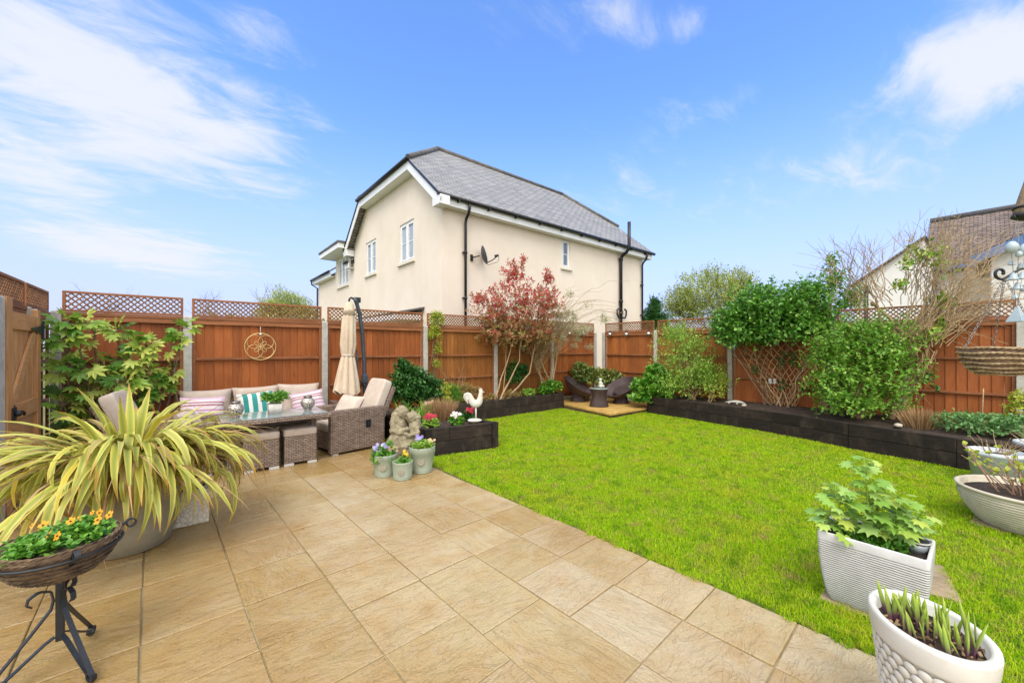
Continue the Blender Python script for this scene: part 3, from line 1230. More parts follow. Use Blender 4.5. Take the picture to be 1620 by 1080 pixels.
def fence_panel(ln, bw, m, label, trellis=True, seed=0, dark=False, trel_gap=0.049, h=1.98, rails=(0.86, 1.36), board_label=None):
    """local: runs along +x from 0 to ln, seen face towards -y"""
    rn = random.Random(seed)
    t = thing('timber_fence', label, 'fence', group='stained fence bays')
    mb = MB()
    mb.box(0.0, ln, 0.0, 0.05, 0.0, 0.15)
    part('gravel_board', mb, M_CONC, t, bevel=0.006)
    mb = MB()
    x = 0.04
    k = 0
    while x < ln - 0.04:
        w = min(bw * rn.uniform(.97, 1.03), ln - 0.03 - x)
        if w < 0.02:
            break
        M = Matrix.Translation((x, 0.040, 0)) @ Matrix.Rotation(R(7), 4, 'Z')
        mb.box(0.0, w + 0.010, 0.0, 0.011, 0.155, h - 0.03, M)
        x += w
        k += 1
    part('boards', mb, m, t)
    for xx in (0.0, ln - 0.04):
        mb = MB()
        mb.box(xx, xx + 0.04, 0.006, 0.034, 0.155, h - 0.036)
        part('stile', mb, M_RAILX, t, bevel=0.003)
    for z in (0.27,) + tuple(rails):
        mb = MB()
        mb.box(0.041, ln - 0.041, -0.004, 0.034, z - 0.02, z + 0.02)
        part('rail', mb, M_RAILX, t, bevel=0.004)
    mb = MB()
    mb.box(0.0, ln, -0.010, 0.052, h - 0.034, h + 0.012)
    mb.box(0.0, ln, -0.002, 0.034, h - 0.10, h - 0.036)
    part('top_rail', mb, M_RAILX, t, bevel=0.004)
    if trellis:
        z0, z1 = h + 0.016, h + 0.285
        fr = MB()
        fr.box(0, ln, 0.008, 0.036, z0, z0 + 0.03)
        fr.box(0, ln, 0.008, 0.036, z1 - 0.03, z1)
        fr.box(0, 0.03, 0.008, 0.036, z0 + .031, z1 - .031)
        fr.box(ln - 0.03, ln, 0.008, 0.036, z0 + .031, z1 - .031)
        fo = part('trellis', fr, M_RAILX, t, bevel=0.003)
        la = MB()
        a, b, zc, zd_ = 0.02, ln - 0.02, z0 + 0.02, z1 - 0.02
        hh = zd_ - zc
        pitch = trel_gap * math.sqrt(2)
        for sgn in (1, -1):
            s = a - hh
            while s < b:
                x0, x1 = s, s + hh
                za, zb = (zc, zd_) if sgn > 0 else (zd_, zc)
                p0, p1 = Vector((x0, 0, za)), Vector((x1, 0, zb))
                d = p1 - p0
                ta, tb = 0.0, 1.0
                if x0 < a:
                    ta = (a - x0) / hh
                if x1 > b:
                    tb = (b - x0) / hh
                if tb - ta > 0.05:
                    yy = 0.017 if sgn > 0 else 0.028
                    off = Vector((0, yy, 0))
                    la.bar(p0 + d * ta + off, p0 + d * tb + off, 0.0165, 0.008, up=(0, 1, 0))
                s += pitch
        part('lattice', la, M_TRELLIS, fo)
    return t


YB = 7.57
XR = 9.75
bposts = [-1.24, 0.05, 1.94, 3.92, 5.79, 7.73, 9.60]
blab = ['stained fence bay behind the tall fatsia in the left corner',
        'stained fence bay with the gold wire flower hanging on it behind the sofa',
        'stained fence bay behind the closed parasol',
        'stained fence bay with a green climber at one end, behind the planter',
        'stained fence bay behind the red-leaved tree',
        'stained fence bay hung with two silver globes, behind the left tub chair']
bwid = [0.115, 0.115, 0.112, 0.092, 0.085, 0.085]
bm_ = [3, 0, 0, 2, 2, 1]
for k in range(6):
    t = fence_panel(bposts[k + 1] - bposts[k] - 0.10, bwid[k], M_BOARD[bm_[k]], blab[k], seed=k, trel_gap=0.049)
    t.location = (bposts[k] + 0.05, YB - 0.03, 0)

rposts = [7.32, 5.62, 3.75, 1.86, -0.38, -2.3]
rlab = ['stained fence bay hung with three silver globes, behind the right tub chair',
        'stained fence bay behind the loose shrub at the far end of the right bed',
        'stained fence bay behind the willow fan trellis',
        'stained fence bay behind the large bushy green shrub and bare climber',
        'wide-boarded stained fence bay behind the hanging basket']
for k in range(5):
    ln = rposts[k] - rposts[k + 1] - 0.10
    t = fence_panel(ln, (0.098, 0.1, 0.11, 0.125, 0.135)[k], M_BOARD[(1, 0, 0, 0, 0)[k]], rlab[k], seed=20 + k, trel_gap=0.052, rails=(0.84, 1.33) if k < 3 else (0.80, 1.36))
    t.location = (XR - 0.03, rposts[k] - 0.05, 0)
    t.rotation_euler = (0, 0, -PI / 2)


def post(x, y, h, label, w=0.095, d=0.11):
    mb = MB()
    mb.box(-w / 2, w / 2, -d / 2, d / 2, 0, h - 0.02)
    i = len(mb.v)
    mb.v += [Vector((a * (w / 2 - .012), b * (d / 2 - .012), h)) for a, b in ((-1, -1), (1, -1), (1, 1), (-1, 1))]
    mb.face((i, i + 1, i + 2, i + 3))
    for q in range(4):
        mb.face((4 + q, 4 + (q + 1) % 4, i + (q + 1) % 4, i + q))
    o = single('fence_post', mb, M_CONC, label, 'fence post', 'concrete fence posts', bevel=0.006)
    o.location = (x, y, 0)
    return o


pl = ['concrete fence post in the left corner half hidden by the fatsia', 'concrete fence post between the fatsia and the gold wire flower', 'concrete fence post just left of the closed parasol', 'concrete fence post beside the green climber', 'concrete fence post beside the stems of the red-leaved tree', 'concrete fence post behind the bare wispy shrub left of the tub chairs', 'left one of the paired concrete posts in the far corner']
for x, s in zip(bposts, pl):
    post(x, YB, 2.0, s)
pr = ['right one of the paired concrete posts in the far corner', 'concrete fence post beside the third silver globe on the right fence', 'concrete fence post left of the willow fan trellis', 'concrete fence post hidden behind the bushy shrub', 'tall pale concrete post at the right edge behind the hanging basket', ]
for y, s in zip(rposts[:4], pr[:4]):
    post(XR, y, 2.0, s, 0.11, 0.095)
post(XR, rposts[4] - 0.07, 1.95, pr[4], 0.13, 0.24)

# left side: trellis-topped side fence, open-boarded gate in front of it
t = fence_panel(1.86, 0.11, M_BOARD[3], 'side fence bay with lattice above the wooden gate', seed=40, trel_gap=0.046)
t.location = (-1.34, 4.95, 0)
t.rotation_euler = (0, 0, PI / 2)
for ch in t.children:
    pass
t = fence_panel(0.95, 0.11, M_BOARD[3], 'short shaded side fence bay between the gate and the corner', seed=41, trel_gap=0.046)
t.location = (-1.34, 6.88, 0)
t.rotation_euler = (0, 0, PI / 2)
o = post(-1.235, 5.36, 1.98, 'pale concrete gate post at the left edge of the picture', 0.10, 0.16)
o = post(-1.34, 6.845, 1.99, 'concrete post in the shaded side fence just beyond the gate', 0.07, 0.075)
o = post(-1.235, 6.60, 1.95, 'thin pale post at the hinge side of the wooden gate', 0.05, 0.05)

M_GATE_Z = mat_wood('gate_timber_z', c('#b67a48'), c('#d4a26a'), 'Z', 0.6, 7, 0.2, 0.3, weather=c('#b49373'))
M_GATE_Y = mat_wood('gate_timber_y', c('#b67a48'), c('#d4a26a'), 'Y', 0.6, 7, 0.2, 0.3, weather=c('#b49373'))
g = thing('garden_gate', 'brown ledged and braced wooden gate with black latch in the left corner', 'gate', (-1.18, 5.47, 0))
GY0, GY1, GX = 5.47, 6.53, -1.18
mb = MB()
y = GY0 + .14
while y < GY1 - .13:
    mb.box(GX - 0.045, GX - 0.028, y, y + 0.078, 0.10, 1.80)
    y += 0.088
part('boards', mb, M_GATE_Z, g, True, bevel=0.003)
for a, b, hh in ((GY0, GY0 + .14, 1.98), (GY1 - .12, GY1, 1.93)):
    mb = MB()
    mb.box(GX - 0.05, GX, a, b, 0.06, hh)
    part('stile', mb, M_GATE_Z, g, True, bevel=0.004)
for z, hh in ((1.70, 0.16), (0.86, 0.15), (0.13, 0.16)):
    mb = MB()
    mb.box(GX - 0.027, GX - 0.004, GY0 + .141, GY1 - .121, z, z + hh)
    part('ledge', mb, M_GATE_Y, g, True, bevel=0.004)
for a, b in (((GY0 + .17, 1.015), (GY1 - .18, 1.695)), ((GY0 + .17, 0.855), (GY1 - .18, 0.30))):
    mb = MB()
    mb.bar((GX - 0.015, a[0], a[1]), (GX - 0.015, b[0], b[1]), 0.115, 0.022, up=(1, 0, 0))
    part('brace', mb, M_GATE_Y, g, True, bevel=0.003)
for z in (1.72, 0.2):
    mb = MB()
    mb.prism([(GY1 + .01, -.05), (GY1 + .01, .05), (GY1 - .36, .012), (GY1 - .36, -.012)], 0.003, 0.010, Matrix(((0, 0, 1, GX), (1, 0, 0, 0), (0, 1, 0, z), (0, 0, 0, 1))))
    mb.box(GX + .003, GX + .022, GY1 - .0, GY1 + .03, z - .10, z + .10)
    part('hinge', mb, M_IRON, g, True, bevel=0.002)
mb = MB()
mb.box(GX + .002, GX + .012, GY0 + .10, GY0 + .20, 0.88, 0.99)
mb.tube([(GX + .03, GY0 + .15, .94), (GX + .035, GY0 + .22, .945), (GX + .035, GY0 + .29, .93), (GX + .03, GY0 + .33, .90)], .010, 8)
mb.sphere((GX + .03, GY0 + .14, .935), .028)
part('latch', mb, M_IRON, g, True)
mb = MB()
mb.box(GX + .002, GX + .012, GY0 + .10, GY0 + .24, 0.69, 0.74)
mb.tube([(GX + .02, GY0 + .08, .715), (GX + .02, GY0 + .27, .715)], .009, 8)
mb.tube([(GX + .02, GY0 + .17, .715), (GX + .05, GY0 + .17, .70)], .008, 8)
part('bolt', mb, M_IRON, g, True)
# ------------------------------------------------------------------ rendered house behind the rear fence
def wall_sheet(outline, holes, to3d, inward, reveal=0.09):
    """flat wall with rectangular openings; to3d(u, v) gives the face, inward is the vector into the wall"""
    mb = MB()
    loops = [[Vector((u, v, 0)) for u, v in outline]] + [[Vector((u, v, 0)) for u, v in ((a, b), (a, d), (cx, d), (cx, b))] for (a, cx, b, d) in holes]
    flat = [p for lp in loops for p in lp]
    base = len(mb.v)
    mb.v += [to3d(p.x, p.y) for p in flat]
    for tri in tessellate_polygon(loops):
        mb.face([base + k for k in tri], [(flat[k].x, flat[k].y) for k in tri])
    iv = Vector(inward) * reveal
    for (a, cx, b, d) in holes:
        q = [to3d(a, b), to3d(cx, b), to3d(cx, d), to3d(a, d)]
        for k in range(4):
            mb.quad(q[k], q[(k + 1) % 4], q[(k + 1) % 4] + iv, q[k] + iv)
    return mb


def m_render(name, a, b):
    M = Mat(name)
    n1 = M.noise(0.9, 6, 0.62)
    col = M.ramp([(c(a), 0.3), (c(b), 0.7)], n1, 0).outputs[0]
    n2 = M.noise(0.55, 5, 0.6, stretch=(1.6, 1.6, 0.35))
    f = M.ramp([(L(0, 0, 0), 0.56), (L(0.5, 0.5, 0.5), 0.76)], n2, 0).outputs[0]
    col = M.mix(col, L(0.36, 0.28, 0.18), M.math('MULTIPLY', f, 0.3))
    n3 = M.noise(140, 4, 0.6)
    return M.bsdf(col, 0.9, 0, 0.2, n3.outputs[0], 0.25, 0.004)


M_RENDER = m_render('cream_render', '#d8cab8', '#e1d5c5')
M_RENDER_W = m_render('white_render', '#e3e1db', '#dad8d0')
S = Mat('slate_roof')
tc_ = S.n('ShaderNodeTexCoord')
br = S.n('ShaderNodeTexBrick')
br.inputs['Scale'].default_value = 1.0
br.inputs['Brick Width'].default_value = 0.30
br.inputs['Row Height'].default_value = 0.14
br.inputs['Mortar Size'].default_value = 0.012
br.inputs['Color1'].default_value = c('#838280')
br.inputs['Color2'].default_value = c('#9b9995')
br.inputs['Mortar'].default_value = c('#3c3d40')
br.inputs['Bias'].default_value = 0.0
S.l(tc_, 'UV', br, 'Vector')
n1 = S.noise(0.8, 6, 0.65)
colr = S.mix(br.outputs[0], S.ramp([(L(.92, .92, .92), 0.3), (L(1.05, 1.04, 1.02), 0.7)], n1, 0).outputs[0], 1.0, 'MULTIPLY')
n2 = S.noise(11, 4, 0.7, stretch=(1, 1, 1))
colr = S.mix(colr, S.ramp([(L(.86, .86, .86), 0.35), (L(1.08, 1.08, 1.08), 0.65)], n2, 0).outputs[0], 1.0, 'MULTIPLY')
# each course laps over the one below
sv = S.n('ShaderNodeSeparateXYZ')
S.l(tc_, 'UV', sv, 0)
lap = S.math('FRACT', S.math('DIVIDE', sv.outputs[1], 0.14), 0.0)
hh_ = S.math('SUBTRACT', S.math('MULTIPLY', br.outputs[1], -0.8), lap)
S.bsdf(colr, 0.55, 0, 0.4, hh_, 0.6, 0.02)
M_SLATE = S.m
M_RIDGE = mat_plain('ridge_tile', c('#4b4a49'), c('#6d6a66'), 4, 0.8, 0.3, 50)
M_GLASS = mat_plain('window_glass', c('#5c6670'), c('#7b858f'), 0.7, 0.06, spec=0.9)
M_BLIND = mat_plain('glass_with_blind', c('#8b9297'), c('#a9aeb0'), 0.7, 0.08, spec=0.9)
M_SILL = mat_plain('cast_sill', c('#cfc6b2'), c('#d9d1bf'), 6, 0.8)

HX, HY = 5.28, 9.2
SLP = (8.73 - 5.52) / (12.7 - 8.88)


def roof_z(y):
    return 5.52 + SLP * (min(y, 25.4 - y) - 8.88)


house = thing('rendered_house', 'cream rendered two-storey house with half-hipped grey slate roof beyond the rear fence', 'house', (HX, HY, 0))
holes_g = [(10.87, 11.9, 4.17, 5.40), (13.88, 14.89, 4.22, 5.45)]
ga = []
for y in (9.2, 10.63):
    ga.append((y, roof_z(y) - 0.14))
outl = [(9.2, 0), (16.2, 0), (16.2, roof_z(9.2) - .14), (14.77, 6.86), (10.63, 6.86), (9.2, roof_z(9.2) - .14)]
part('gable_wall', wall_sheet(outl, holes_g, lambda u, v: Vector((HX, u, v)), (1, 0, 0)), M_RENDER, house, True)
hl = [(9.91, 10.33, 4.27, 5.24)]
ol = [(5.28, 0), (14.9, 0), (14.9, 5.5), (5.28, 5.5)]
part('side_wall', wall_sheet(ol, hl, lambda u, v: Vector((u, HY, v)), (0, 1, 0)), M_RENDER, house, True)
mb = MB()
mb.poly([(14.9, 9.2, 0), (14.9, 16.2, 0), (14.9, 16.2, 5.5), (14.9, 14.77, 6.86), (14.9, 10.63, 6.86), (14.9, 9.2, 5.5)])
mb.poly([(5.28, 16.2, 0), (5.28, 16.2, 5.5), (14.9, 16.2, 5.5), (14.9, 16.2, 0)])
part('rear_wall', mb, M_RENDER, house, True)

x0r, x1r, xa, xb = 4.97, 15.21, 7.08, 13.68
k = math.cos(math.atan(SLP))


def uvr(p):
    return (p[0], (min(p[1], 25.4 - p[1])) / k)


mb = MB()
f1 = [(x0r, 8.86, roof_z(8.86)), (x1r, 8.86, roof_z(8.86)), (x1r, 10.63, 7.0), (xb, 12.7, 8.73), (xa, 12.7, 8.73), (x0r, 10.63, 7.0)]
mb.poly(f1, [uvr(p) for p in f1])
f2 = [(x, 25.4 - y, z) for x, y, z in f1][::-1]
mb.poly(f2, [uvr(p) for p in f2])
for sx, ax_ in ((x0r, xa), (x1r, xb)):
    tri = [(sx, 10.63, 7.0), (ax_, 12.7, 8.73), (sx, 14.77, 7.0)]
    if sx > 10:
        tri = tri[::-1]
    mb.poly(tri, [(p[1], abs(p[0] - sx) * 1.29) for p in tri])
rf = part('roof', mb, M_SLATE, house, True, solid=0.05)
mb = MB()
mb.tube([(xa - .05, 12.7, 8.75), (xb + .05, 12.7, 8.75)], 0.09, 8)
for a, b in (((xa, 12.7, 8.75), (x0r, 10.63, 7.03)), ((xa, 12.7, 8.75), (x0r, 14.77, 7.03)), ((xb, 12.7, 8.75), (x1r, 10.63, 7.03)), ((xb, 12.7, 8.75), (x1r, 14.77, 7.03))):
    mb.tube([a, b], 0.085, 8)
part('ridge_tiles', mb, M_RIDGE, rf, True)


def verge(x, dx, name, mat, w, t, drop):
    mb = MB()
    for m in (0, 1):
        ya = lambda y: y if not m else 25.4 - y
        p0 = Vector((x, ya(8.80), roof_z(8.80) - drop))
        p1 = Vector((x, ya(10.66), roof_z(10.66) - drop))
        d = (p1 - p0).normalized()
        mb.bar(p0, p1, t, w, up=Vector((0, -d.z, d.y)) if not m else Vector((0, d.z, -d.y)))
    return part(name, mb, mat, house, True, bevel=0.004)


for m in (0, 1):
    for (nm, mat, w, th, drop, xx) in (('bargeboard', M_WHITEPL, 0.24, 0.028, 0.19, 4.985), ('verge_trim', M_BLACKPL, 0.055, 0.05, 0.03, 4.965)):
        mb = MB()
        q0 = Vector((xx, 8.80 if not m else 16.60, roof_z(8.80) - drop))
        q1 = Vector((xx, 10.66 if not m else 14.74, roof_z(10.66) - drop))
        mb.bar(q0, q1, th, w, up=(1, 0, 0)) if False else mb.bar(q0, q1, w, th, up=(1, 0, 0))
        part(nm, mb, mat, house, True, bevel=0.004)
    mb = MB()
    yy = (8.80, 9.19) if not m else (16.21, 16.6)
    mb.box(4.975, 5.275, yy[0], yy[1], 5.20, 5.44)
    part('eaves_box', mb, M_WHITEPL, house, True, bevel=0.006)
mb = MB()
mb.box(4.978, 5.0, 10.62, 14.78, 6.70, 6.94)
mb.box(5.003, 5.277, 10.62, 14.78, 6.70, 6.72)
part('hip_fascia', mb, M_WHITEPL, house, True, bevel=0.004)
mb = MB()
mb.tube([(4.93, 10.5, 6.98), (4.93, 14.9, 6.98)], 0.06, 8)
part('hip_gutter', mb, M_BLACKPL, house, True)
mb = MB()
mb.box(5.278, 15.2, 8.955, 8.975, 5.25, 5.46)
mb.box(5.278, 15.2, 8.978, 9.197, 5.25, 5.27)
mb.box(15.0, 15.2, 8.978, 9.3, 5.272, 5.46)
part('fascia', mb, M_WHITEPL, house, True, bevel=0.004)
mb = MB()
mb.tube([(4.97, 8.89, 5.475), (15.28, 8.89, 5.475)], 0.058, 10)
for i in range(10):
    xx = 5.6 + i * 1.0
    mb.box(xx - .02, xx + .02, 8.84, 8.96, 5.38, 5.47)
part('gutter', mb, M_BLACKPL, house, True)
for xx in (5.94, 14.71):
    mb = MB()
    mb.tube([(xx, 8.89, 5.44), (xx, 8.89, 5.30), (xx + .01, 8.95, 5.18), (xx + .02, 9.09, 5.06), (xx + .02, 9.12, 4.95), (xx + .02, 9.12, 0.0)], 0.038, 10)
    for z in (4.15, 2.9, 1.5):
        mb.tube([(xx + .02, 9.12, z - .03), (xx + .02, 9.12, z + .03)], 0.052, 10)
        mb.box(xx - .05, xx + .09, 9.13, 9.19, z - .015, z + .015)
    part('downpipe', mb, M_BLACKPL, house, True)
mb = MB()
mb.tube([(13.2, 9.11, 1.2), (13.2, 9.11, 4.95), (13.2, 9.06, 5.12), (13.2, 8.86, 5.24), (13.2, 8.76, 5.36), (13.2, 8.74, 5.5), (13.2, 8.74, 6.38)], 0.062, 12)
for z in (5.0, 3.35, 2.9):
    mb.tube([(13.2, 9.11, z - .05), (13.2, 9.11, z + .05)], 0.082, 12)
part('soil_pipe', mb, M_BLACKPL, house, True)
mb = MB()
for dx, a in ((-.32, 0.9), (.28, -0.8)):
    mb.tube([(13.2, 9.08, 2.72), (13.2 + dx * .7, 9.06, 2.70), (13.2 + dx, 9.06, 2.82), (13.2 + dx * 1.0, 9.06, 3.0), (13.2 + dx * .6, 9.06, 3.05)], 0.035, 8)
part('branch_pipes', mb, M_BLACKPL, house, True)


def window(parent, ax, base, a, b, z0, z1, inward, casements=2, pane=None, bars=True):
    """ax: 'Y' for a wall in the x plane, 'X' for a wall in the y plane; base is the wall's coordinate"""
    dep = base + inward * 0.07

    def bx(mb, u0, u1, w0, w1, d0, d1):
        d0, d1 = sorted((base + inward * d0, base + inward * d1))
        if ax == 'Y':
            mb.box(d0, d1, u0, u1, w0, w1)
        else:
            mb.box(u0, u1, d0, d1, w0, w1)
    mb = MB()
    e = 0.002
    bx(mb, a + e, a + .06, z0 + e, z1 - e, .03, .09)
    bx(mb, b - .06, b - e, z0 + e, z1 - e, .03, .09)
    bx(mb, a + .061, b - .061, z0 + e, z0 + .06, .03, .09)
    bx(mb, a + .061, b - .061, z1 - .06, z1 - e, .03, .09)
    w = (b - a - 0.12) / casements
    for k in range(1, casements):
        u = a + .06 + w * k
        bx(mb, u - .035, u + .035, z0 + .061, z1 - .061, .028, .09)
    win = part('window', mb, M_WHITEPL, parent, True, bevel=0.005)
    for k in range(casements):
        u0, u1 = a + .065 + w * k + (.035 if k else 0), a + .055 + w * (k + 1) - (.035 if k < casements - 1 else 0)
        mb = MB()
        for (s0, s1, t0, t1) in ((u0, u0 + .04, z0 + .065, z1 - .065), (u1 - .04, u1, z0 + .065, z1 - .065), (u0 + .041, u1 - .041, z0 + .065, z0 + .105), (u0 + .041, u1 - .041, z1 - .105, z1 - .065)):
            bx(mb, s0, s1, t0, t1, .022, .08)
        if bars:
            zm = (z0 + z1) / 2
            bx(mb, u0 + .041, u1 - .041, zm - .012, zm + .012, .045, .07)
        part('casement', mb, M_WHITEPL, win, True, bevel=0.004)
        mb = MB()
        bx(mb, u0 + .03, u1 - .03, z0 + .09, z1 - .09, .058, .062)
        part('pane', mb, pane or M_GLASS, win, True)
    mb = MB()
    bx(mb, a - .07, b + .07, z0 - .075, z0 - .004, -.07, .06)
    part('sill', mb, M_SILL, win, True, bevel=0.006)
    return win


for a, b, z0, z1 in holes_g:
    window(house, 'Y', HX, a, b, z0, z1, 1, 2, M_BLIND)
window(house, 'X', HY, 9.91, 10.33, 4.27, 5.24, 1, 1, M_GLASS)

# lower wing with its dormer, and the porch roof by the gable
hw = [(17.0, 18.45, 4.2, 5.45)]
WX = 5.30
part('wing_wall', wall_sheet([(16.203, 0), (21.75, 0), (21.75, 4.95), (18.75, 4.95), (18.75, 5.6), (16.7, 5.6), (16.7, 4.95), (16.203, 4.95)], hw, lambda u, v: Vector((WX, u, v)), (1, 0, 0)), M_RENDER, house, True)
mb = MB()
mb.poly([(WX, 21.75, 0), (WX, 21.75, 4.95), (9.0, 21.75, 7.2), (9.0, 21.75, 0)])
part('wing_end', mb, M_RENDER, house, True)
mb = MB()
for ya, yb in ((16.25, 16.68), (18.77, 21.95)):
    pp = [(WX - .28, yb, 4.98), (WX - .28, ya, 4.98), (9.2, ya, 8.0), (9.2, yb, 8.0)]
    mb.poly(pp, [(p[1], p[0] * 1.25) for p in pp])
part('wing_roof', mb, M_SLATE, house, True, solid=0.05)
for a, b in ((16.25, 16.66), (18.8, 22.0)):
    mb = MB()
    mb.tube([(WX - .3, a, 4.95), (WX - .3, b, 4.95)], 0.055, 8)
    part('wing_gutter', mb, M_BLACKPL, house, True)
for a, b in ((16.25, 16.68), (18.77, 21.9)):
    mb = MB()
    mb.box(WX - .24, WX - .21, a, b, 4.74, 4.92)
    mb.box(WX - .207, WX - .003, a, b, 4.74, 4.76)
    part('wing_fascia', mb, M_WHITEPL, house, True)
mb = MB()
mb.box(WX - .62, 8.4, 16.35, 19.25, 5.72, 5.80)
dr = part('dormer_roof', mb, M_RIDGE, house, True, bevel=0.01)
mb = MB()
mb.box(WX - .58, 8.3, 16.4, 19.2, 5.52, 5.717)
part('dormer_fascia', mb, M_WHITEPL, dr, True, bevel=0.006)
mb = MB()
mb.box(WX + .01, 8.3, 18.70, 18.75, 4.95, 5.51)
mb.box(WX + .01, 8.3, 16.70, 16.75, 4.95, 5.51)
part('dormer_cheeks', mb, M_WHITEPL, house, True)
window(house, 'Y', WX, 17.0, 18.45, 4.2, 5.45, 1, 3, M_BLIND)
mb = MB()
mb.tube([(WX - .29, 21.9, 4.9), (WX - .29, 21.9, 4.75), (WX - .06, 21.72, 4.55), (WX - .06, 21.72, 0)], 0.038, 8)
part('downpipe', mb, M_BLACKPL, house, True)
mb = MB()
pp = [(4.45, 13.2, 2.52), (4.45, 10.2, 2.52), (5.275, 10.2, 2.70), (5.275, 13.2, 2.70)]
mb.poly(pp, [(p[1], p[0]) for p in pp])
pr_ = part('porch_roof', mb, M_RIDGE, house, True, solid=0.05)
mb = MB()
mb.box(4.47, 5.27, 10.25, 13.15, 2.32, 2.46)
part('porch_fascia', mb, M_WHITEPL, pr_, True)

# satellite dish on the side wall
t = thing('satellite_dish', 'dark satellite dish on the cream side wall beside the downpipe', 'satellite dish', (6.2, 9.19, 4.05))
mb = MB()
mb.box(-.04, .04, -.02, 0.0, -.09, .09)
mb.tube([(0, -.02, 0), (.06, -.12, .02), (.16, -.17, .05)], 0.018, 8)
part('bracket', mb, M_IRON, t)
nrm = Vector((0.86, -0.42, 0.28)).normalized()
Md = nrm.to_track_quat('Z', 'Y').to_matrix().to_4x4()
Md.translation = Vector((.22, -.20, .06))
mb = MB()
mb.lathe([(0.001, 0.0), (.12, .012), (.19, .036), (.245, .07), (.247, .077), (.19, .046), (.12, .022), (.001, .01)], 28, Md, sx=1.0, sy=1.08)
part('dish', mb, mat_plain('dark_grey_metal', c('#3a3d42'), c('#4a4d52'), 6, 0.5), t)
mb = MB()
p0 = Md @ Vector((0, -.23, .05))
p1 = Md @ Vector((0, -.10, .46))
mb.tube([p0, p0.lerp(p1, .5) + Vector((0, 0, -.03)), p1], 0.014, 8)
mb.tube([p1, p1 - nrm * 0.11], 0.035, 10)
mb.tube([p1, p1 + Vector((.02, 0, -.12)), p1 + Vector((-.05, 0, -.2)), p0 + Vector((.05, 0, -.05))], 0.006, 5)
part('feed_arm', mb, M_IRON, t)

# ------------------------------------------------------------------ white cottage beyond the right fence
TR = Mat('brown_tile_roof')
tc_ = TR.n('ShaderNodeTexCoord')
br = TR.n('ShaderNodeTexBrick')
for kk, vv in (('Scale', 1.0), ('Brick Width', 0.2), ('Row Height', 0.11), ('Mortar Size', 0.012)):
    br.inputs[kk].default_value = vv
br.inputs['Color1'].default_value = c('#605854')
br.inputs['Color2'].default_value = c('#857a74')
br.inputs['Mortar'].default_value = c('#3b2d28')
TR.l(tc_, 'UV', br, 'Vector')
n1 = TR.noise(2.2, 6, 0.7)
colr = TR.mix(br.outputs[0], TR.ramp([(L(.75, .75, .78), 0.3), (L(1.2, 1.12, 1.05), 0.7)], n1, 0).outputs[0], 1.0, 'MULTIPLY')
TR.bsdf(colr, 0.85, 0, 0.2, br.outputs[1], -0.6, 0.02)
M_BLUE = mat_plain('blue_painted_timber', c('#44699a'), c('#5379a8'), 4, 0.5)
ct = thing('white_cottage', 'white rendered cottage with brown tiled roof and blue bargeboards beyond the right fence', 'house', (20, 0.9, 0))
mb = MB()
mb.poly([(20.2, 1.15, 0), (20.2, -9, 0), (20.2, -9, 4.3), (20.2, 1.15, 4.3)])
mb.poly([(20.2, 1.15, 0), (20.2, 1.15, 4.3), (23.0, 1.15, 6.35), (25.8, 1.15, 4.3), (25.8, 1.15, 0)])
part('wall', mb, M_RENDER_W, ct, True)
mb = MB()
pp = [(19.85, 1.32, 4.27), (19.85, -9.2, 4.27), (23.0, -9.2, 6.56), (23.0, 1.32, 6.56)]
mb.poly(pp, [(p[1], p[0] * 1.24) for p in pp])
pp = [(23.0, 1.32, 6.56), (23.0, -9.2, 6.56), (26.1, -9.2, 4.27), (26.1, 1.32, 4.27)]
mb.poly(pp, [(p[1], p[0] * 1.24) for p in pp])
rf = part('roof', mb, TR.m, ct, True, solid=0.06)
mb = MB()
mb.tube([(23.0, 1.34, 6.6), (23.0, -9.2, 6.6)], 0.11, 8)
part('ridge_tiles', mb, M_RIDGE, rf, True)
mb = MB()
mb.bar((19.8, 1.34, 4.18), (23.0, 1.34, 6.5), 0.2, 0.04, up=(0, 1, 0))
part('bargeboard', mb, M_BLUE, ct, True)
mb = MB()
mb.box(20.1, 20.19, -9, 1.2, 4.1, 4.26)
mb.tube([(19.83, 1.3, 4.22), (19.83, -9, 4.22)], 0.06, 8)
mb.tube([(20.1, 1.05, 4.1), (20.1, 1.05, 0)], 0.05, 8)
part('gutter', mb, M_BLUE, ct, True)
# side lean-to whose roof slopes down to the left
mb = MB()
mb.poly([(16.6, 2.62, 0), (16.6, 1.1, 0), (16.6, 1.1, 4.72), (16.6, 2.62, 3.58)])
mb.poly([(16.6, 2.62, 0), (16.6, 2.62, 3.58), (20.2, 2.62, 3.58), (20.2, 2.62, 0)])
mb.poly([(16.6, 1.1, 0), (20.19, 1.1, 0), (20.19, 1.1, 4.72), (16.6, 1.1, 4.72)])
part('lean_to_wall', mb, M_RENDER_W, ct, True)
mb = MB()
pp = [(16.45, 2.75, 3.52), (16.45, 1.06, 4.79), (20.2, 1.06, 4.79), (20.2, 2.75, 3.52)]
mb.poly(pp, [(p[0], p[1] * 1.25) for p in pp])
part('lean_to_roof', mb, TR.m, ct, True, solid=0.05)
mb = MB()
mb.tube([(16.55, 2.35, 3.5), (16.55, 2.35, 0)], 0.05, 8)
part('downpipe', mb, M_IRON, ct, True)
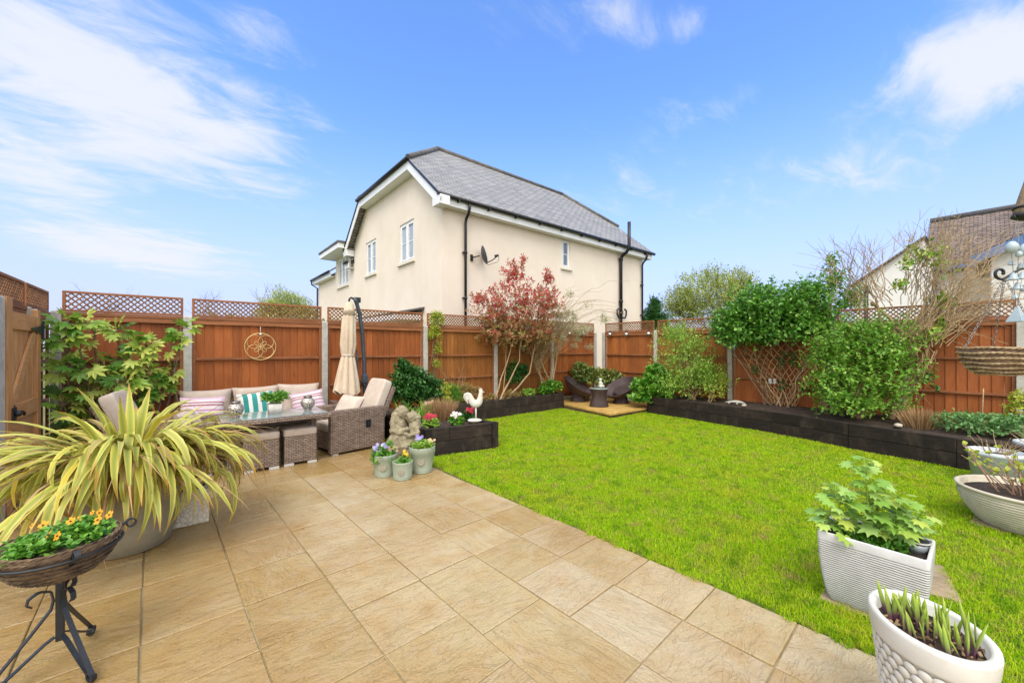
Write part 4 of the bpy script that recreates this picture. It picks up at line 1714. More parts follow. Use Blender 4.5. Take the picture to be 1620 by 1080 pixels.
# gabled wing on the right with blue verge
mb = MB()
mb.poly([(15.6, -.15, 0), (15.6, -4.6, 0), (15.6, -4.6, 3.95), (15.6, -2.4, 5.0), (15.6, -.15, 3.95)])
mb.poly([(15.6, -.15, 0), (15.6, -.15, 3.95), (20.19, -.15, 3.95), (20.19, -.15, 0)])
part('gable_wing_wall', mb, M_RENDER_W, ct, True)
mb = MB()
for s in (1, -1):
    pp = [(15.35, -2.4 + s * 2.5, 3.86), (15.35, -2.4, 5.07), (20.6, -2.4, 5.07), (20.6, -2.4 + s * 2.5, 3.86)]
    if s > 0:
        pp = pp[::-1]
    mb.poly(pp, [(p[0], p[1] * 1.1) for p in pp])
part('gable_wing_roof', mb, TR.m, ct, True, solid=0.05)
for s in (1, -1):
    mb = MB()
    mb.bar((15.33, -2.4 + s * 2.55, 3.74), (15.33, -2.4, 4.97), 0.2, 0.04, up=(1, 0, 0))
    part('verge_board', mb, M_BLUE, ct, True)
# ------------------------------------------------------------------ rattan set
WK = Mat('grey_brown_rattan')
tc_ = WK.n('ShaderNodeTexCoord')
br = WK.n('ShaderNodeTexBrick')
for kk, vv in (('Scale', 1.0), ('Brick Width', 0.056), ('Row Height', 0.0225), ('Mortar Size', 0.0040), ('Mortar Smooth', 0.6), ('Bias', -0.1)):
    br.inputs[kk].default_value = vv
br.inputs['Color1'].default_value = c('#7c6a5d')
br.inputs['Color2'].default_value = c('#9d8b7c')
br.inputs['Mortar'].default_value = c('#2d2420')
WK.l(tc_, 'UV', br, 'Vector')
n1 = WK.noise(3.0, 4, 0.6)
cw = WK.mix(br.outputs[0], WK.ramp([(L(.84, .83, .82), 0.3), (L(1.12, 1.1, 1.08), 0.7)], n1, 0).outputs[0], 1.0, 'MULTIPLY')
sv = WK.n('ShaderNodeSeparateXYZ')
WK.l(tc_, 'UV', sv, 0)
wv = WK.math('SINE', WK.math('MULTIPLY', sv.outputs[0], 2 * PI / 0.08), 0.0)
cw = WK.mix(cw, L(0.8, 0.77, 0.74), WK.math('GREATER_THAN', wv, 0.93), 'MULTIPLY')
WK.bsdf(cw, 0.5, 0, 0.4, br.outputs[1], -0.7, 0.006)
M_RATTAN = WK.m
M_RATTAN_IN = mat_plain('shadow_fabric', c('#2a2420'), c('#332c27'), 5, 0.9)


def m_fabric(name, a, b, sc=260):
    return mat_plain(name, c(a), c(b), 9, 0.9, 0.35, sc, spec=0.15)


M_CUSH = m_fabric('beige_canvas', '#aa9a8c', '#b5a698')
M_CUSH_W = m_fabric('oatmeal_canvas', '#b7a899', '#c2b4a6')
M_ALU = mat_plain('brushed_feet', c('#b0aca4'), c('#c0bcb4'), 10, 0.5)


def m_stripes(name, cols, axis=1, rep=1.0):
    M = Mat(name)
    tc_ = M.n('ShaderNodeTexCoord')
    sv = M.n('ShaderNodeSeparateXYZ')
    M.l(tc_, 'UV', sv, 0)
    r = M.ramp(cols, None, interp='CONSTANT')
    M.nt.links.new(M.math('FRACT', M.math('MULTIPLY', sv.outputs[axis], rep), 0.0), r.inputs['Fac'])
    nz = M.noise(240, 3, 0.6)
    return M.bsdf(r.outputs[0], 0.9, 0, 0.15, nz.outputs[0], 0.3, 0.004)


M_PINK = m_stripes('pink_striped_fabric', [(c('#bfa3b3'), 0.0), (c('#cbb9c2'), 0.14), (c('#b08a9e'), 0.30), (c('#cfc1c5'), 0.37), (c('#b08a9e'), 0.46), (c('#d0c4c4'), 0.53), (c('#cdbfc2'), 0.60), (c('#96646e'), 0.65), (c('#d0c4c4'), 0.70), (c('#9a6a72'), 0.75), (c('#cbbcc0'), 0.80), (c('#bd9eb0'), 0.90)])
M_TEAL = m_stripes('teal_striped_fabric', [(c('#c9c9c2'), 0.0), (c('#c9c9c2'), 0.11), (c('#2f7f78'), 0.13), (c('#cdcdc7'), 0.27), (c('#37877f'), 0.38), (c('#cdcdc7'), 0.52), (c('#37877f'), 0.63), (c('#cdcdc7'), 0.77), (c('#37877f'), 0.88)], axis=0)


def rib(mb, x0, x1, y0, y1, z0, z1):
    mb.box(x0, x1, y0, y1, z0, z1)


# sofa against the fence
so = thing('rattan_sofa', 'three-seat grey rattan sofa with beige cushions against the rear fence', 'sofa', (0.93, 6.95, 0))
mb = MB()
mb.box(-0.08, 1.94, 6.62, 7.30, 0.05, 0.34)
part('base', mb, M_RATTAN, so, True, bevel=0.012)
mb = MB()
mb.box(-0.02, 1.70, 7.22, 7.33, 0.345, 0.905)
part('back_frame', mb, M_RATTAN, so, True, bevel=0.015)
for a, b in ((-0.20, -0.085), (1.945, 2.06)):
    mb = MB()
    mb.box(a, b, 6.58, 7.28, 0.05, 0.62)
    part('arm', mb, M_RATTAN, so, True, bevel=0.015)
for k in range(3):
    x = 0.22 + k * 0.585
    mb = MB()
    mb.superbox((x + .02, 6.88, 0.40), 0.29, 0.30, 0.075, 0.22)
    part('seat_cushion', mb, M_CUSH, so, True)
for k, (x, dx) in enumerate(((0.25, 0), (0.86, 0), (1.44, 0))):
    mb = MB()
    M = Matrix.Translation((x, 7.09, 0.68 + 0.01 * k)) @ Matrix.Rotation(R(-13), 4, 'X') @ Matrix.Rotation(R((0.5, -1.0, 1.5)[k]), 4, 'Y')
    mb.pillow(0.60, 0.52, 0.24, M, 16, seed=k)
    part('back_cushion', mb, M_CUSH, so, True)


def scatter(x, y, z, w, h, t, rx, ry, rz, m, label, seed):
    M = Matrix.Rotation(R(rz), 4, 'Z') @ Matrix.Rotation(R(rx), 4, 'X') @ Matrix.Rotation(R(ry), 4, 'Y')
    mb = MB()
    mb.pillow(w, h, t, M, 16, seed=seed)
    o = single('scatter_cushion', mb, m, label, 'cushion', 'loose cushions on the rattan set')
    o.location = (x, y, z)
    return o


scatter(0.20, 6.86, 0.66, 0.50, 0.40, 0.17, -18, 2, -4, M_PINK, 'pink and white striped cushion at the left end of the sofa', 3)
scatter(0.83, 6.90, 0.66, 0.46, 0.43, 0.17, -16, -3, 2, M_TEAL, 'teal and white striped cushion in the middle of the sofa', 5)
scatter(1.53, 6.90, 0.67, 0.48, 0.34, 0.16, -18, -9, -6, M_PINK, 'pink striped cushion at the right end of the sofa behind a lantern', 8)
scatter(0.16, 6.62, 0.50, 0.42, 0.26, 0.15, -48, -3, -6, M_PINK, 'pink cushion lying lower in front of the left striped cushion on the sofa', 9)

# dining-height table
tb = thing('rattan_table', 'grey rattan garden table with a glass top holding two lanterns', 'table', (0.80, 5.97, 0))
mb = MB()
mb.box(0.31, 1.53, 5.63, 6.33, 0.60, 0.652)
part('table_frame', mb, M_RATTAN, tb, True, bevel=0.008)
mb = MB()
mb.box(0.34, 1.50, 5.66, 6.30, 0.656, 0.664)
GL = Mat('table_glass')
GL.bsdf(L(0.20, 0.24, 0.23), 0.09, 0, 0.9, GL.noise(7, 3, 0.5).outputs[0], 0.03, 0.01)
part('glass_top', mb, GL.m, tb, True, bevel=0.003)
for x in (0.44, 1.37):
    for y in (5.90, 6.24):
        mb = MB()
        mb.box(x - .035, x + .035, y - .035, y + .035, 0.0, 0.598)
        part('leg', mb, M_RATTAN, tb, True, bevel=0.006)
mb = MB()
mb.box(0.40, 1.43, 6.215, 6.245, 0.44, 0.598)
part('apron', mb, M_RATTAN, tb, True)


def make_stool(label):
    t = thing('rattan_stool', label, 'stool', group='rattan stools at the table')
    mb = MB()
    mb.box(-.19, .19, 0, .40, 0.035, 0.375)
    part('base', mb, M_RATTAN, t, bevel=0.012)
    mb = MB()
    M = Matrix.Translation((0, .20, 0.425))
    mb.superbox((0, 0, 0), .200, .21, .050, 0.18, M, puff=0.25)
    part('seat_cushion', mb, M_CUSH, t)
    for s, y in ((-1, .03), (1, .03), (-1, .37), (1, .37)):
        mb = MB()
        mb.box(s * .135 - .055, s * .135 + .055, y - .03, y + .03, 0.0, 0.034)
        part('foot', mb, M_ALU, t, bevel=0.003)
    return t


s1 = make_stool('left rattan stool with beige cushion, partly behind the spiky plant')
s1.location = (0.745, 5.72, 0)
s1.rotation_euler = (0, 0, R(-1))
s2 = dup(s1, (1.185, 5.735, 0), R(-2), 'right rattan stool with beige cushion, beside the armchair')


def make_armchair(label):
    """local: the sitter faces -x, near side panel at y = 0"""
    t = thing('rattan_armchair', label, 'armchair', group='reclining rattan armchairs')
    for y0 in (0.0, 0.64):
        mb = MB()
        mb.box(0.0, 0.84, y0, y0 + .10, 0.03, 0.635)
        part('side_panel', mb, M_RATTAN, t, bevel=0.015)
    mb = MB()
    mb.box(0.03, 0.80, 0.103, 0.637, 0.06, 0.30)
    part('seat_base', mb, M_RATTAN, t, bevel=0.01)
    Mb = Matrix.Translation((0.80, 0.37, 0.30)) @ Matrix.Rotation(R(24), 4, 'Y')
    mb = MB()
    mb.box(-.02, .05, -.265, .265, 0.0, 0.66, Mb)
    part('backrest', mb, M_RATTAN, t, bevel=0.012)
    mb = MB()
    mb.superbox((0, 0, 0), .075, .25, .33, 0.2, Mb @ Matrix.Translation((-.10, 0, .40)))
    part('back_cushion', mb, M_CUSH_W, t)
    mb = MB()
    mb.superbox((0.38, 0.37, 0.365), .35, .255, .07, 0.2)
    part('seat_cushion', mb, M_CUSH_W, t)
    mb = MB()
    mb.box(.52, .60, -.008, -.001, 0.34, 0.45)
    lv = part('recline_lever', mb, M_BLACKPL, t, bevel=0.004)
    mb = MB()
    mb.box(.545, .575, -.022, -.009, 0.36, 0.42)
    part('lever_grip', mb, M_IRON, lv, bevel=0.005)
    for x in (.03, .72):
        for y in (.02, .66):
            mb = MB()
            mb.box(x, x + .09, y, y + .06, 0, 0.029)
            part('foot', mb, M_ALU, t, bevel=0.003)
    return t


a1 = make_armchair('grey rattan armchair with reclined back at the right end of the table')
a1.location = (1.585, 5.85, 0)
a1.rotation_euler = (0, 0, R(9))
a2 = dup(a1, (0.42, 6.62, 0), R(180 - 10), 'grey rattan armchair at the left end of the table, mostly behind the spiky plant')
scatter(1.93, 6.20, 0.63, 0.44, 0.40, 0.17, -34, 3, -62, M_CUSH_W, 'plain cream cushion standing on the right armchair', 12)
scatter(0.06, 6.36, 0.60, 0.40, 0.38, 0.16, -30, 2, 74, M_CUSH_W, 'plain cream cushion on the left armchair behind the spiky plant', 15)

# lanterns and plant on the table
LT = Mat('mercury_glass')
vo = LT.n('ShaderNodeTexVoronoi')
tc_ = LT.n('ShaderNodeTexCoord')
LT.l(tc_, 'Object', vo, 'Vector')
vo.inputs['Scale'].default_value = 70
f = LT.ramp([(L(0.05, 0.03, 0.02), 0.0), (L(0.09, 0.06, 0.045), 0.40), (L(0.50, 0.44, 0.38), 0.50), (L(0.62, 0.57, 0.5), 1.0)], vo, 'Distance').outputs[0]
LT.bsdf(f, 0.3, 0.5, 0.6, vo.outputs[0], 0.5, 0.004)


def lantern(x, y, label, s=1.0):
    t = thing('candle_lantern', label, 'lantern', (x, y, 0.664), group='mosaic glass lanterns')
    mb = MB()
    mb.lathe([(.045, 0), (.047, .012), (.035, .016), (.06, .03), (.085, .07), (.092, .10), (.085, .135), (.06, .165), (.05, .172)], 24)
    part('glass_bowl', mb, LT.m, t)
    mb = MB()
    mb.lathe([(.051, .170), (.054, .172), (.054, .198), (.048, .200), (.047, .175)], 24)
    part('rim', mb, mat_plain('pewter', c('#6a6661'), c('#85817b'), 30, 0.35, metal=0.7) if s == 1.0 else bpy.data.materials['pewter'], t)
    return t


lantern(0.50, 5.98, 'mosaic glass lantern at the left of the table in front of the teal cushion')
lantern(1.33, 6.02, 'mosaic glass lantern at the right end of the table near the armchair', 0.99)
# ------------------------------------------------------------------ foliage materials
F_DARK = mat_leaf('dark_glossy_leaf', [c('#1f4319'), c('#2f5f22'), c('#44772c'), c('#2a5527'), c('#5a8a3a')], 0.35)
F_MID = mat_leaf('fresh_green_leaf', [c('#3f7a1e'), c('#558f28'), c('#74a834'), c('#4a8424'), c('#8fb848')], 0.4)
F_LIGHT = mat_leaf('light_green_leaf', [c('#6d9a30'), c('#8db33f'), c('#a7c356'), c('#7ea53a')], 0.45, 0.35)
F_YELLOW = mat_leaf('yellow_green_leaf', [c('#86a02c'), c('#a9b83c'), c('#c4c752'), c('#98aa36'), c('#d2c85c')], 0.45, 0.35)
F_FATSIA = mat_leaf('fatsia_leaf', [c('#48782a'), c('#6d9a36'), c('#8fb044'), c('#aabd52'), c('#c2c860'), c('#7aa23c')], 0.35, 0.3, 0.4)
F_RED = mat_leaf('red_young_leaf', [c('#b8323c'), c('#cf4a4e'), c('#c45c60'), c('#dc7068'), c('#a83a40'), c('#c98a6a'), c('#9aa05c')], 0.4, 0.42)
F_BRONZE = mat_leaf('bronze_leaf', [c('#a0704a'), c('#8a9448'), c('#b8805a'), c('#77883e'), c('#c09a6c'), c('#b4b27c')], 0.45, 0.4)
F_PALE = mat_leaf('pale_cream_leaf', [c('#a9ab7c'), c('#c3bf97'), c('#8f9a62'), c('#b8a985'), c('#d6cfb4')], 0.5, 0.3)
F_VARIEG = mat_leaf('variegated_leaf', [c('#3f6a2a'), c('#5b8236'), c('#b0b45c'), c('#4c7530'), c('#8e8a48'), c('#6f5a36')], 0.35)
F_SEDUM = mat_leaf('blue_green_leaf', [c('#4f7f42'), c('#679450'), c('#84aa66'), c('#578a48')], 0.5)
F_CONIFER = mat_leaf('conifer_spray', [c('#1f4d1d'), c('#33672a'), c('#447a30'), c('#28561f')], 0.6, 0.15)
F_WILLOW = mat_leaf('spring_tree_leaf', [c('#8f9c48'), c('#a5b158'), c('#bbc068'), c('#7f923e')], 0.5, 0.35)
F_DRY = mat_leaf('dry_straw', [c('#9c7c52'), c('#b9966a'), c('#8a6a46'), c('#cdb083')], 0.7, 0.2)
W_GREY = mat_plain('grey_brown_stem', c('#5c4c38'), c('#8a765a'), 14, 0.85, 0.3, 60)
W_DARK = mat_plain('dark_stem', c('#3a2e22'), c('#5a4834'), 14, 0.85, 0.3, 60)
W_TAN = mat_plain('tan_stem', c('#8a7150'), c('#b39a72'), 18, 0.8, 0.2, 60)


def plant(name, label, cat, base, ells, n, m, length, size, leaf, tmpl, stem=W_DARK, nst=7, r0=0.012, group=None, twig=0, **kw):
    """foliage in ellipsoids [(centre, radii)] on a handful of stems that rise from base"""
    t = thing(name, label, cat, base, group=group)
    me, tips, ax = crown('foliage', ells, n, m, length, size, tmpl, **kw)
    part('foliage', me, leaf, t, True)
    mb = MB()
    b = Vector(base)
    rn = random.Random(len(label))
    for k in range(nst):
        ce, ra = ells[k % len(ells)]
        e = Vector(ce) + Vector((rn.uniform(-.5, .5) * ra[0], rn.uniform(-.5, .5) * ra[1], rn.uniform(-.2, .5) * ra[2]))
        s = b + Vector((rn.uniform(-.05, .05), rn.uniform(-.05, .05), 0))
        p = wander(s, e, 6, 0.06, rn)
        mb.tube(p, [r0 * (1 - .6 * i / 6) for i in range(7)], 6, cap=False)
        for q in range(twig):
            i = rn.randrange(len(tips))
            mb.tube(wander(p[rn.randrange(3, 7)], Vector(tips[i]), 4, 0.07, rn), [r0 * .3, r0 * .25, r0 * .2, r0 * .15, r0 * .1], 4, cap=False)
    part('stems', mb, stem, t, True)
    return t


F_BUSH = mat_leaf('bush_leaf', [c('#4f8424'), c('#6a9c30'), c('#88b23e'), c('#5a8e2a'), c('#a2bd50')], 0.4, .32)
F_HOOD = mat_leaf('glossy_mid_leaf', [c('#3c6c20'), c('#55902c'), c('#74a83c'), c('#467c2c'), c('#96bc52')], 0.35)
DIA, OVL = T_diamond(0.3, 0.12), T_oval(0.3, 0.1)
NARROW = T_diamond(0.16, 0.08)
FINE = T_diamond(0.14, 0.04)
RLEAF = T_diamond(0.22, 0.09)

# ------------------------------------------------------------------ trees and shrubs, far to near
# trees beyond the gardens
base = at(455, 520, 46); base.z = 0
t = thing('round_tree', 'round pale green tree on the skyline just left of the cream house', 'tree', base, group='trees beyond the fences')
tips = []
mb = MB()
tree_skeleton(mb, base, base + Vector((0, 0, 3.2)), 0.28, 4, 0.75, 0.74, 3, tips, 3)
part('trunk', mb, M_BARK, t, True)
ce = at(455, 486, 46)
me, _, _ = crown('crown', [(ce + Vector((0, 0, -1.1)), (3.3, 3.3, 3.4)), (ce + Vector((-1.4, 1, -1.6)), (2.2, 2.2, 2.2)), (ce + Vector((1.6, -1, -1.7)), (2.2, 2.2, 2.2))], 4200, 4, 0.6, 0.20, DIA, shell=0.3, up=0.5)
part('crown', me, F_WILLOW, t, True)

base = at(1120, 540, 21); base.z = 0
t = thing('spring_tree', 'loose light green tree behind the right fence with twigs against the sky', 'tree', base, group='trees beyond the fences')
tips = []
mb = MB()
tree_skeleton(mb, base, base + Vector((0, 0, 1.7)), 0.15, 4, 0.75, 0.76, 3, tips, 8)
ce = at(1122, 470, 21)
ells = [(ce, (2.1, 2.1, 1.75)), (ce + at(1075, 480, 21) - at(1120, 470, 21), (1.1, 1.1, 1.1)), (ce + at(1170, 450, 21) - at(1120, 470, 21), (1.0, 1.0, 1.1))]
me, tp, ax = crown('crown', ells, 2800, 6, 0.45, 0.125, T_diamond(.22, .1), shell=0.33, up=0.75, jitter=0.3, spread=0.7, lo_cut=-0.9)
part('crown', me, F_WILLOW, t, True)
for k in range(0, 2600, 16):
    mb.tube([Vector(tp[k]) - Vector(ax[k]) * 0.9, Vector(tp[k]) + Vector(ax[k]) * .08], [0.018, .006], 4, cap=False)
part('trunk', mb, W_GREY, t, True)

base = at(1034, 540, 19); base.z = 0
t = thing('conifer', 'dark green conifer at the right-hand corner of the cream house', 'tree', base, group='trees beyond the fences')
mb = MB()
mb.tube([base, base + Vector((0, 0, 3.9))], [.12, .03], 6)
part('trunk', mb, W_DARK, t, True)
me, _, _ = crown('crown', [(base + Vector((0, 0, 1.9)), (.95, .95, 1.7)), (base + Vector((.1, 0, 3.0)), (.45, .45, 1.1))], 2200, 6, 0.3, 0.13, NARROW, shell=0.3, up=0.1, spread=.6)
part('crown', me, F_CONIFER, t, True)


def bare_tree(u, v, d, label, seed, h):
    b = at(u, 545, d)
    b.z = 0
    top = EYE + (550 - v) / 622 * d
    t = thing('bare_tree', label, 'tree', b, group='bare winter trees on the skyline')
    mb = MB()
    tree_skeleton(mb, b, b + Vector((0, 0, top * h)), 0.22, 5, 0.7, 0.70, 3, None, seed, 5, 0.18)
    part('branches', mb, W_DARK, t, True)


bare_tree(165, 452, 50, 'leafless tree on the skyline above the left lattice', 4, 0.36)
bare_tree(315, 462, 52, 'smaller leafless treetop on the skyline above the second fence bay', 9, 0.36)

# ivy growing over from behind the second and third bays
t = thing('ivy', 'pale ivy showing behind the lattice above the gold wire flower', 'climber', (1.0, 7.75, 0))
me, tips, ax = crown('foliage', [((0.5, 7.78, 1.95), (.45, .12, .16)), ((1.2, 7.8, 1.98), (.6, .12, .14)), ((2.1, 7.8, 1.95), (.9, .12, .15)), ((3.2, 7.8, 1.95), (.6, .12, .12))], 420, 4, 0.1, 0.055, OVL)
part('foliage', me, F_PALE, t, True)
mb = MB()
for x in (0.5, 1.3, 2.2, 3.1):
    mb.tube(wander((x, 7.78, 0), (x + .1, 7.78, 1.95), 6, .04), .012, 5)
part('stems', mb, W_DARK, t, True)

# fatsia in the left corner
t = thing('fatsia', 'tall yellow-green fatsia with hand-shaped leaves against the left fence corner', 'shrub', (-0.55, 7.2, 0))
ros = [(98, 512), (128, 512), (150, 524), (186, 522), (210, 518), (205, 540), (288, 520), (272, 545), (105, 560), (150, 545), (128, 582), (160, 588), (186, 568), (228, 560), (248, 576), (272, 588), (225, 592), (246, 602), (118, 612), (170, 615), (200, 606), (214, 628), (110, 650), (140, 640), (98, 672), (152, 656), (88, 584), (84, 640), (120, 692), (180, 640), (140, 612), (235, 622), (92, 700), (190, 596), (165, 570), (205, 575), (232, 545), (100, 536), (258, 612), (188, 655)]
PP, AA, NN, SS = [], [], [], []
mb = MB()
rn = random.Random(4)
for k, (u, v) in enumerate(ros):
    if k % 5 == 4:
        continue
    p = on_y(u, v, rn.uniform(6.75, 7.3))
    if p.x < -1.12:
        p.x = -1.08
    q = Vector((-0.95 + .8 * ((u - 80) / 210) + rn.uniform(-.1, .1), 7.25, 0.0))
    pts = wander(q, p, 6, 0.05, rn)
    mb.tube(pts, [0.020 - 0.0018 * i for i in range(7)], 6, cap=False)
    out = Vector((rn.uniform(-.4, .5), -0.75, 0.55)).normalized()
    for j in range(rn.choice((7, 8, 9, 10))):
        a = j * 2.4 + rn.uniform(-.3, .3)
        s = Vector((math.cos(a), rn.uniform(-.5, .1), math.sin(a))).normalized()
        la = (s + out * .5).normalized()
        ln = rn.uniform(.05, .16)
        e = p + la * ln
        mb.tube([p, p.lerp(e, .5) + Vector((0, 0, .012)), e], [.004, .0035, .003], 4, cap=False)
        PP.append(list(e))
        AA.append(list(la + Vector((0, -.15, -.25))))
        NN.append(list((out * .9 + Vector((0, 0, .55)) + Vector((rn.gauss(0, .3), rn.gauss(0, .3), rn.gauss(0, .3)))).normalized()))
        SS.append(rn.uniform(.085, .15))
part('foliage', leaves('foliage', np.array(PP), np.array(AA), np.array(NN), np.array(SS), T_palmate(7, .46, .2, 118, 1.0)), F_FATSIA, t, True)
part('stems', mb, W_GREY, t, True)

# climber on the fourth post
plant('climber', 'yellow-green climber hanging down the fence beside the fourth concrete post', 'climber', (3.98, 7.46, 0.33), [(on_y(692, 505, 7.47), (.20, .12, .22)), (on_y(688, 528, 7.45), (.17, .10, .22)), (on_y(693, 553, 7.45), (.11, .07, .18)), (on_y(690, 575, 7.45), (.12, .05, .12))], 300, 5, 0.1, 0.046, F_YELLOW, OVL, W_GREY, 8, 0.007)

# dark viburnum and its small neighbours at the back of the planter
ce = at(655, 612, 7.0)
plant('viburnum', 'dense dark green shrub behind the armchair in the planter', 'shrub', (ce.x, ce.y, .33), [(ce + Vector((-.05, 0, .02)), (.40, .40, .40)), (ce + Vector((.28, .05, -.12)), (.34, .32, .33)), (ce + Vector((-.25, 0, -.15)), (.30, .3, .32)), (ce + Vector((-.16, .1, .32)), (.16, .16, .20))], 1500, 6, 0.11, 0.055, F_DARK, OVL, W_DARK, 8, 0.011, shell=.22)
p = on_y(716, 640, 7.05)
plant('dwarf_conifer', 'small rounded bright green conifer bush at the planter rear beside the cockerel', 'shrub', (p.x, p.y, .33), [((p.x, p.y, .56), (.20, .2, .28)), ((p.x + .06, p.y, .50), (.19, .19, .2))], 800, 6, 0.07, 0.028, F_MID, FINE, W_DARK, 5, 0.008, up=.6)
p = on_y(740, 628, 7.2)
plant('spirea', 'low bronze and orange tipped shrub behind the white cockerel', 'shrub', (p.x, p.y, .33), [((p.x, p.y, .55), (.30, .2, .22)), ((p.x - .1, p.y, .65), (.2, .15, .16)), ((p.x + .2, p.y, .56), (.2, .15, .15))], 420, 6, 0.1, 0.03, F_BRONZE, DIA, W_TAN, 9, 0.005)
p = on_y(704, 622, 7.0)
plant('euonymus', 'small yellow-leaved shrub at the planter rear beside the dark shrub', 'shrub', (p.x, p.y, .33), [((p.x, p.y, .62), (.16, .16, .25)), ((p.x - .1, p.y - .2, .45), (.15, .15, .14))], 220, 5, 0.08, 0.04, F_YELLOW, OVL, W_GREY, 6, 0.006)
# wiry bare shrub beside the climber
p = on_y(722, 630, 7.3)
t = thing('wiry_shrub', 'thin leafless brown twigs against the fence under the climber', 'shrub', (p.x, p.y, .33))
mb = MB()
rn = random.Random(31)
for k in range(26):
    e = Vector((p.x + rn.uniform(-.55, .35), 7.42, rn.uniform(.8, 1.35)))
    mb.tube(wander((p.x, p.y, .33), e, 6, .1, rn), [.004 - .0005 * i for i in range(7)], 4, cap=False)
part('stems', mb, W_TAN, t, True)

# red-leaved tree
b = on_y(800, 640, 7.12)
b.z = 0.33
t = thing('photinia', 'red-leaved tree with several leaning bare stems in the rear bed', 'tree', b)
d0 = depth(b.x, b.y)
ctr = at(822, 470, 9.35)
mb = MB()
rn = random.Random(6)
knots = []
for (u0, v0, u1, v1, r_) in ((782, 642, 806, 560, .021), (790, 642, 822, 570, .024), (800, 640, 838, 590, .026), (796, 640, 800, 575, .016)):
    a = on_y(u0, v0, 7.05 + rn.uniform(0, .2))
    a.z = 0.30
    m = at(u1, v1, 9.35)
    e = at(u1 + rn.uniform(-8, 14), 520, 9.4)
    pts = wander(a, m, 4, .03, rn) + wander(m, e, 3, .04, rn)[1:]
    mb.tube(pts, [r_ * (1 - .09 * i) for i in range(len(pts))], 8, cap=False)
    knots += [pts[4], pts[5], pts[6], pts[7]]
S_ = 9.35 / 622


def ell(u, v, ru, rv, dd=0.0, dz=9.35):
    return (at(u, v, dz + dd), (ru * dz / 622, ru * dz / 622 * .85, rv * dz / 622))


ells = [ell(825, 478, 62, 48), ell(775, 490, 38, 34), ell(868, 480, 32, 36), ell(815, 430, 26, 22), ell(868, 436, 14, 14), ell(828, 412, 9, 14), ell(756, 470, 16, 10), ell(820, 525, 62, 28), ell(790, 520, 40, 26), ell(850, 525, 40, 24)]
P1, A1, N1, S1, tp, ax = sprig_points(ells, 1250, 8, 0.16, 0.082, up=0.6, jitter=.4, spread=.85, lo_cut=-.95, shell=.4)
z_top = P1[:, 2]
red = RNG.random(len(P1)) < np.clip((P1[:, 2] - 1.75) / 1.1, 0.22, 0.93)
part('foliage', leaves('foliage', P1[red], A1[red], N1[red], S1[red], RLEAF), F_RED, t, True, label='red young leaves')
part('foliage', leaves('foliage', P1[~red], A1[~red], N1[~red], S1[~red], RLEAF), F_BRONZE, t, True, label='greenish older leaves')
for k in range(0, len(tp), 10):
    e = Vector(tp[k])
    s = min(knots, key=lambda q: (q - e).length + rn.uniform(0, .5))
    mb.tube(wander(s, e, 5, .05, rn, sag=-.05), [.008, .0065, .005, .004, .003, .002], 4, cap=False)
part('stems', mb, W_TAN, t, True)
p = on_y(815, 600, 7.3)
plant('camellia', 'dark leafy bush low behind the stems of the red-leaved tree', 'shrub', (p.x, p.y, .33), [((p.x, p.y, .85), (.30, .2, .40)), ((p.x + .25, p.y, .95), (.25, .15, .22))], 380, 5, 0.1, 0.05, F_DARK, OVL, W_DARK, 5, 0.009)
p = on_y(790, 636, 7.1)
plant('heuchera', 'low reddish leaves around the foot of the red-leaved tree', 'plant', (p.x, p.y, .33), [((p.x - .25, p.y, .42), (.2, .12, .12)), ((p.x + .35, p.y - .05, .42), (.3, .14, .14))], 150, 4, 0.08, 0.045, F_BRONZE, OVL, W_TAN, 4, 0.004)

# wispy half-bare shrub right of the red tree
b = on_y(868, 606, 7.25)
b.z = .33
t = thing('wispy_shrub', 'half-bare shrub with pale wispy arching twigs right of the red-leaved tree', 'shrub', b)
mb = MB()
rn = random.Random(12)
kn = []
for (u1, v1) in ((842, 560), (855, 548), (878, 555), (848, 580), (890, 530)):
    e = at(u1, v1, 10.0)
    pts = wander(b + Vector((rn.uniform(-.04, .04), 0, 0)), e, 6, .05, rn)
    mb.tube(pts, [.030 - .003 * i for i in range(7)], 7, cap=False)
    kn += [pts[-1], pts[-2]]
ends = []
for k in range(120):
    u, v = rn.gauss(885, 34), rn.gauss(508, 18)
    e = at(u, v, 10.0 + rn.uniform(-.4, .5))
    s = rn.choice(kn)
    mb.tube(wander(s, e, 6, .06, rn, sag=.10), [.006, .005, .004, .0035, .003, .0025, .002], 4, cap=False)
    ends.append(e)
for k in range(26):
    u = rn.uniform(900, 1000)
    e = at(u, rn.uniform(440, 520), 10.0 + rn.uniform(-.3, .5))
    mb.tube(wander(rn.choice(kn), e, 9, .05, rn, sag=.22), [.006 - .0004 * i for i in range(10)], 4, cap=False)
part('stems', mb, W_TAN, t, True)
E_ = [(e, (.16, .16, .10)) for e in ends[:70]]
me, _, _ = crown('foliage', E_, 1300, 7, 0.16, 0.038, T_diamond(.22, .1), shell=.5, up=.3, lo_cut=-1)
part('foliage', me, F_PALE, t, True)

# low plants of the rear bed
p = on_y(873, 610, 7.05)
plant('hydrangea_bush', 'low clump of bright green leaves at the right end of the rear bed', 'plant', (p.x, p.y, .33), [((p.x, p.y, .52), (.34, .24, .20)), ((p.x - .25, p.y, .46), (.2, .2, .15))], 240, 4, 0.1, 0.075, F_MID, OVL, W_GREY, 6, 0.006)
p = on_y(836, 618, 7.05)
plant('bedding_plant', 'small green and white flowering plant in the middle of the rear bed', 'plant', (p.x, p.y, .33), [((p.x, p.y, .45), (.2, .14, .12))], 110, 4, 0.08, 0.055, F_LIGHT, OVL, W_GREY, 4, 0.004)

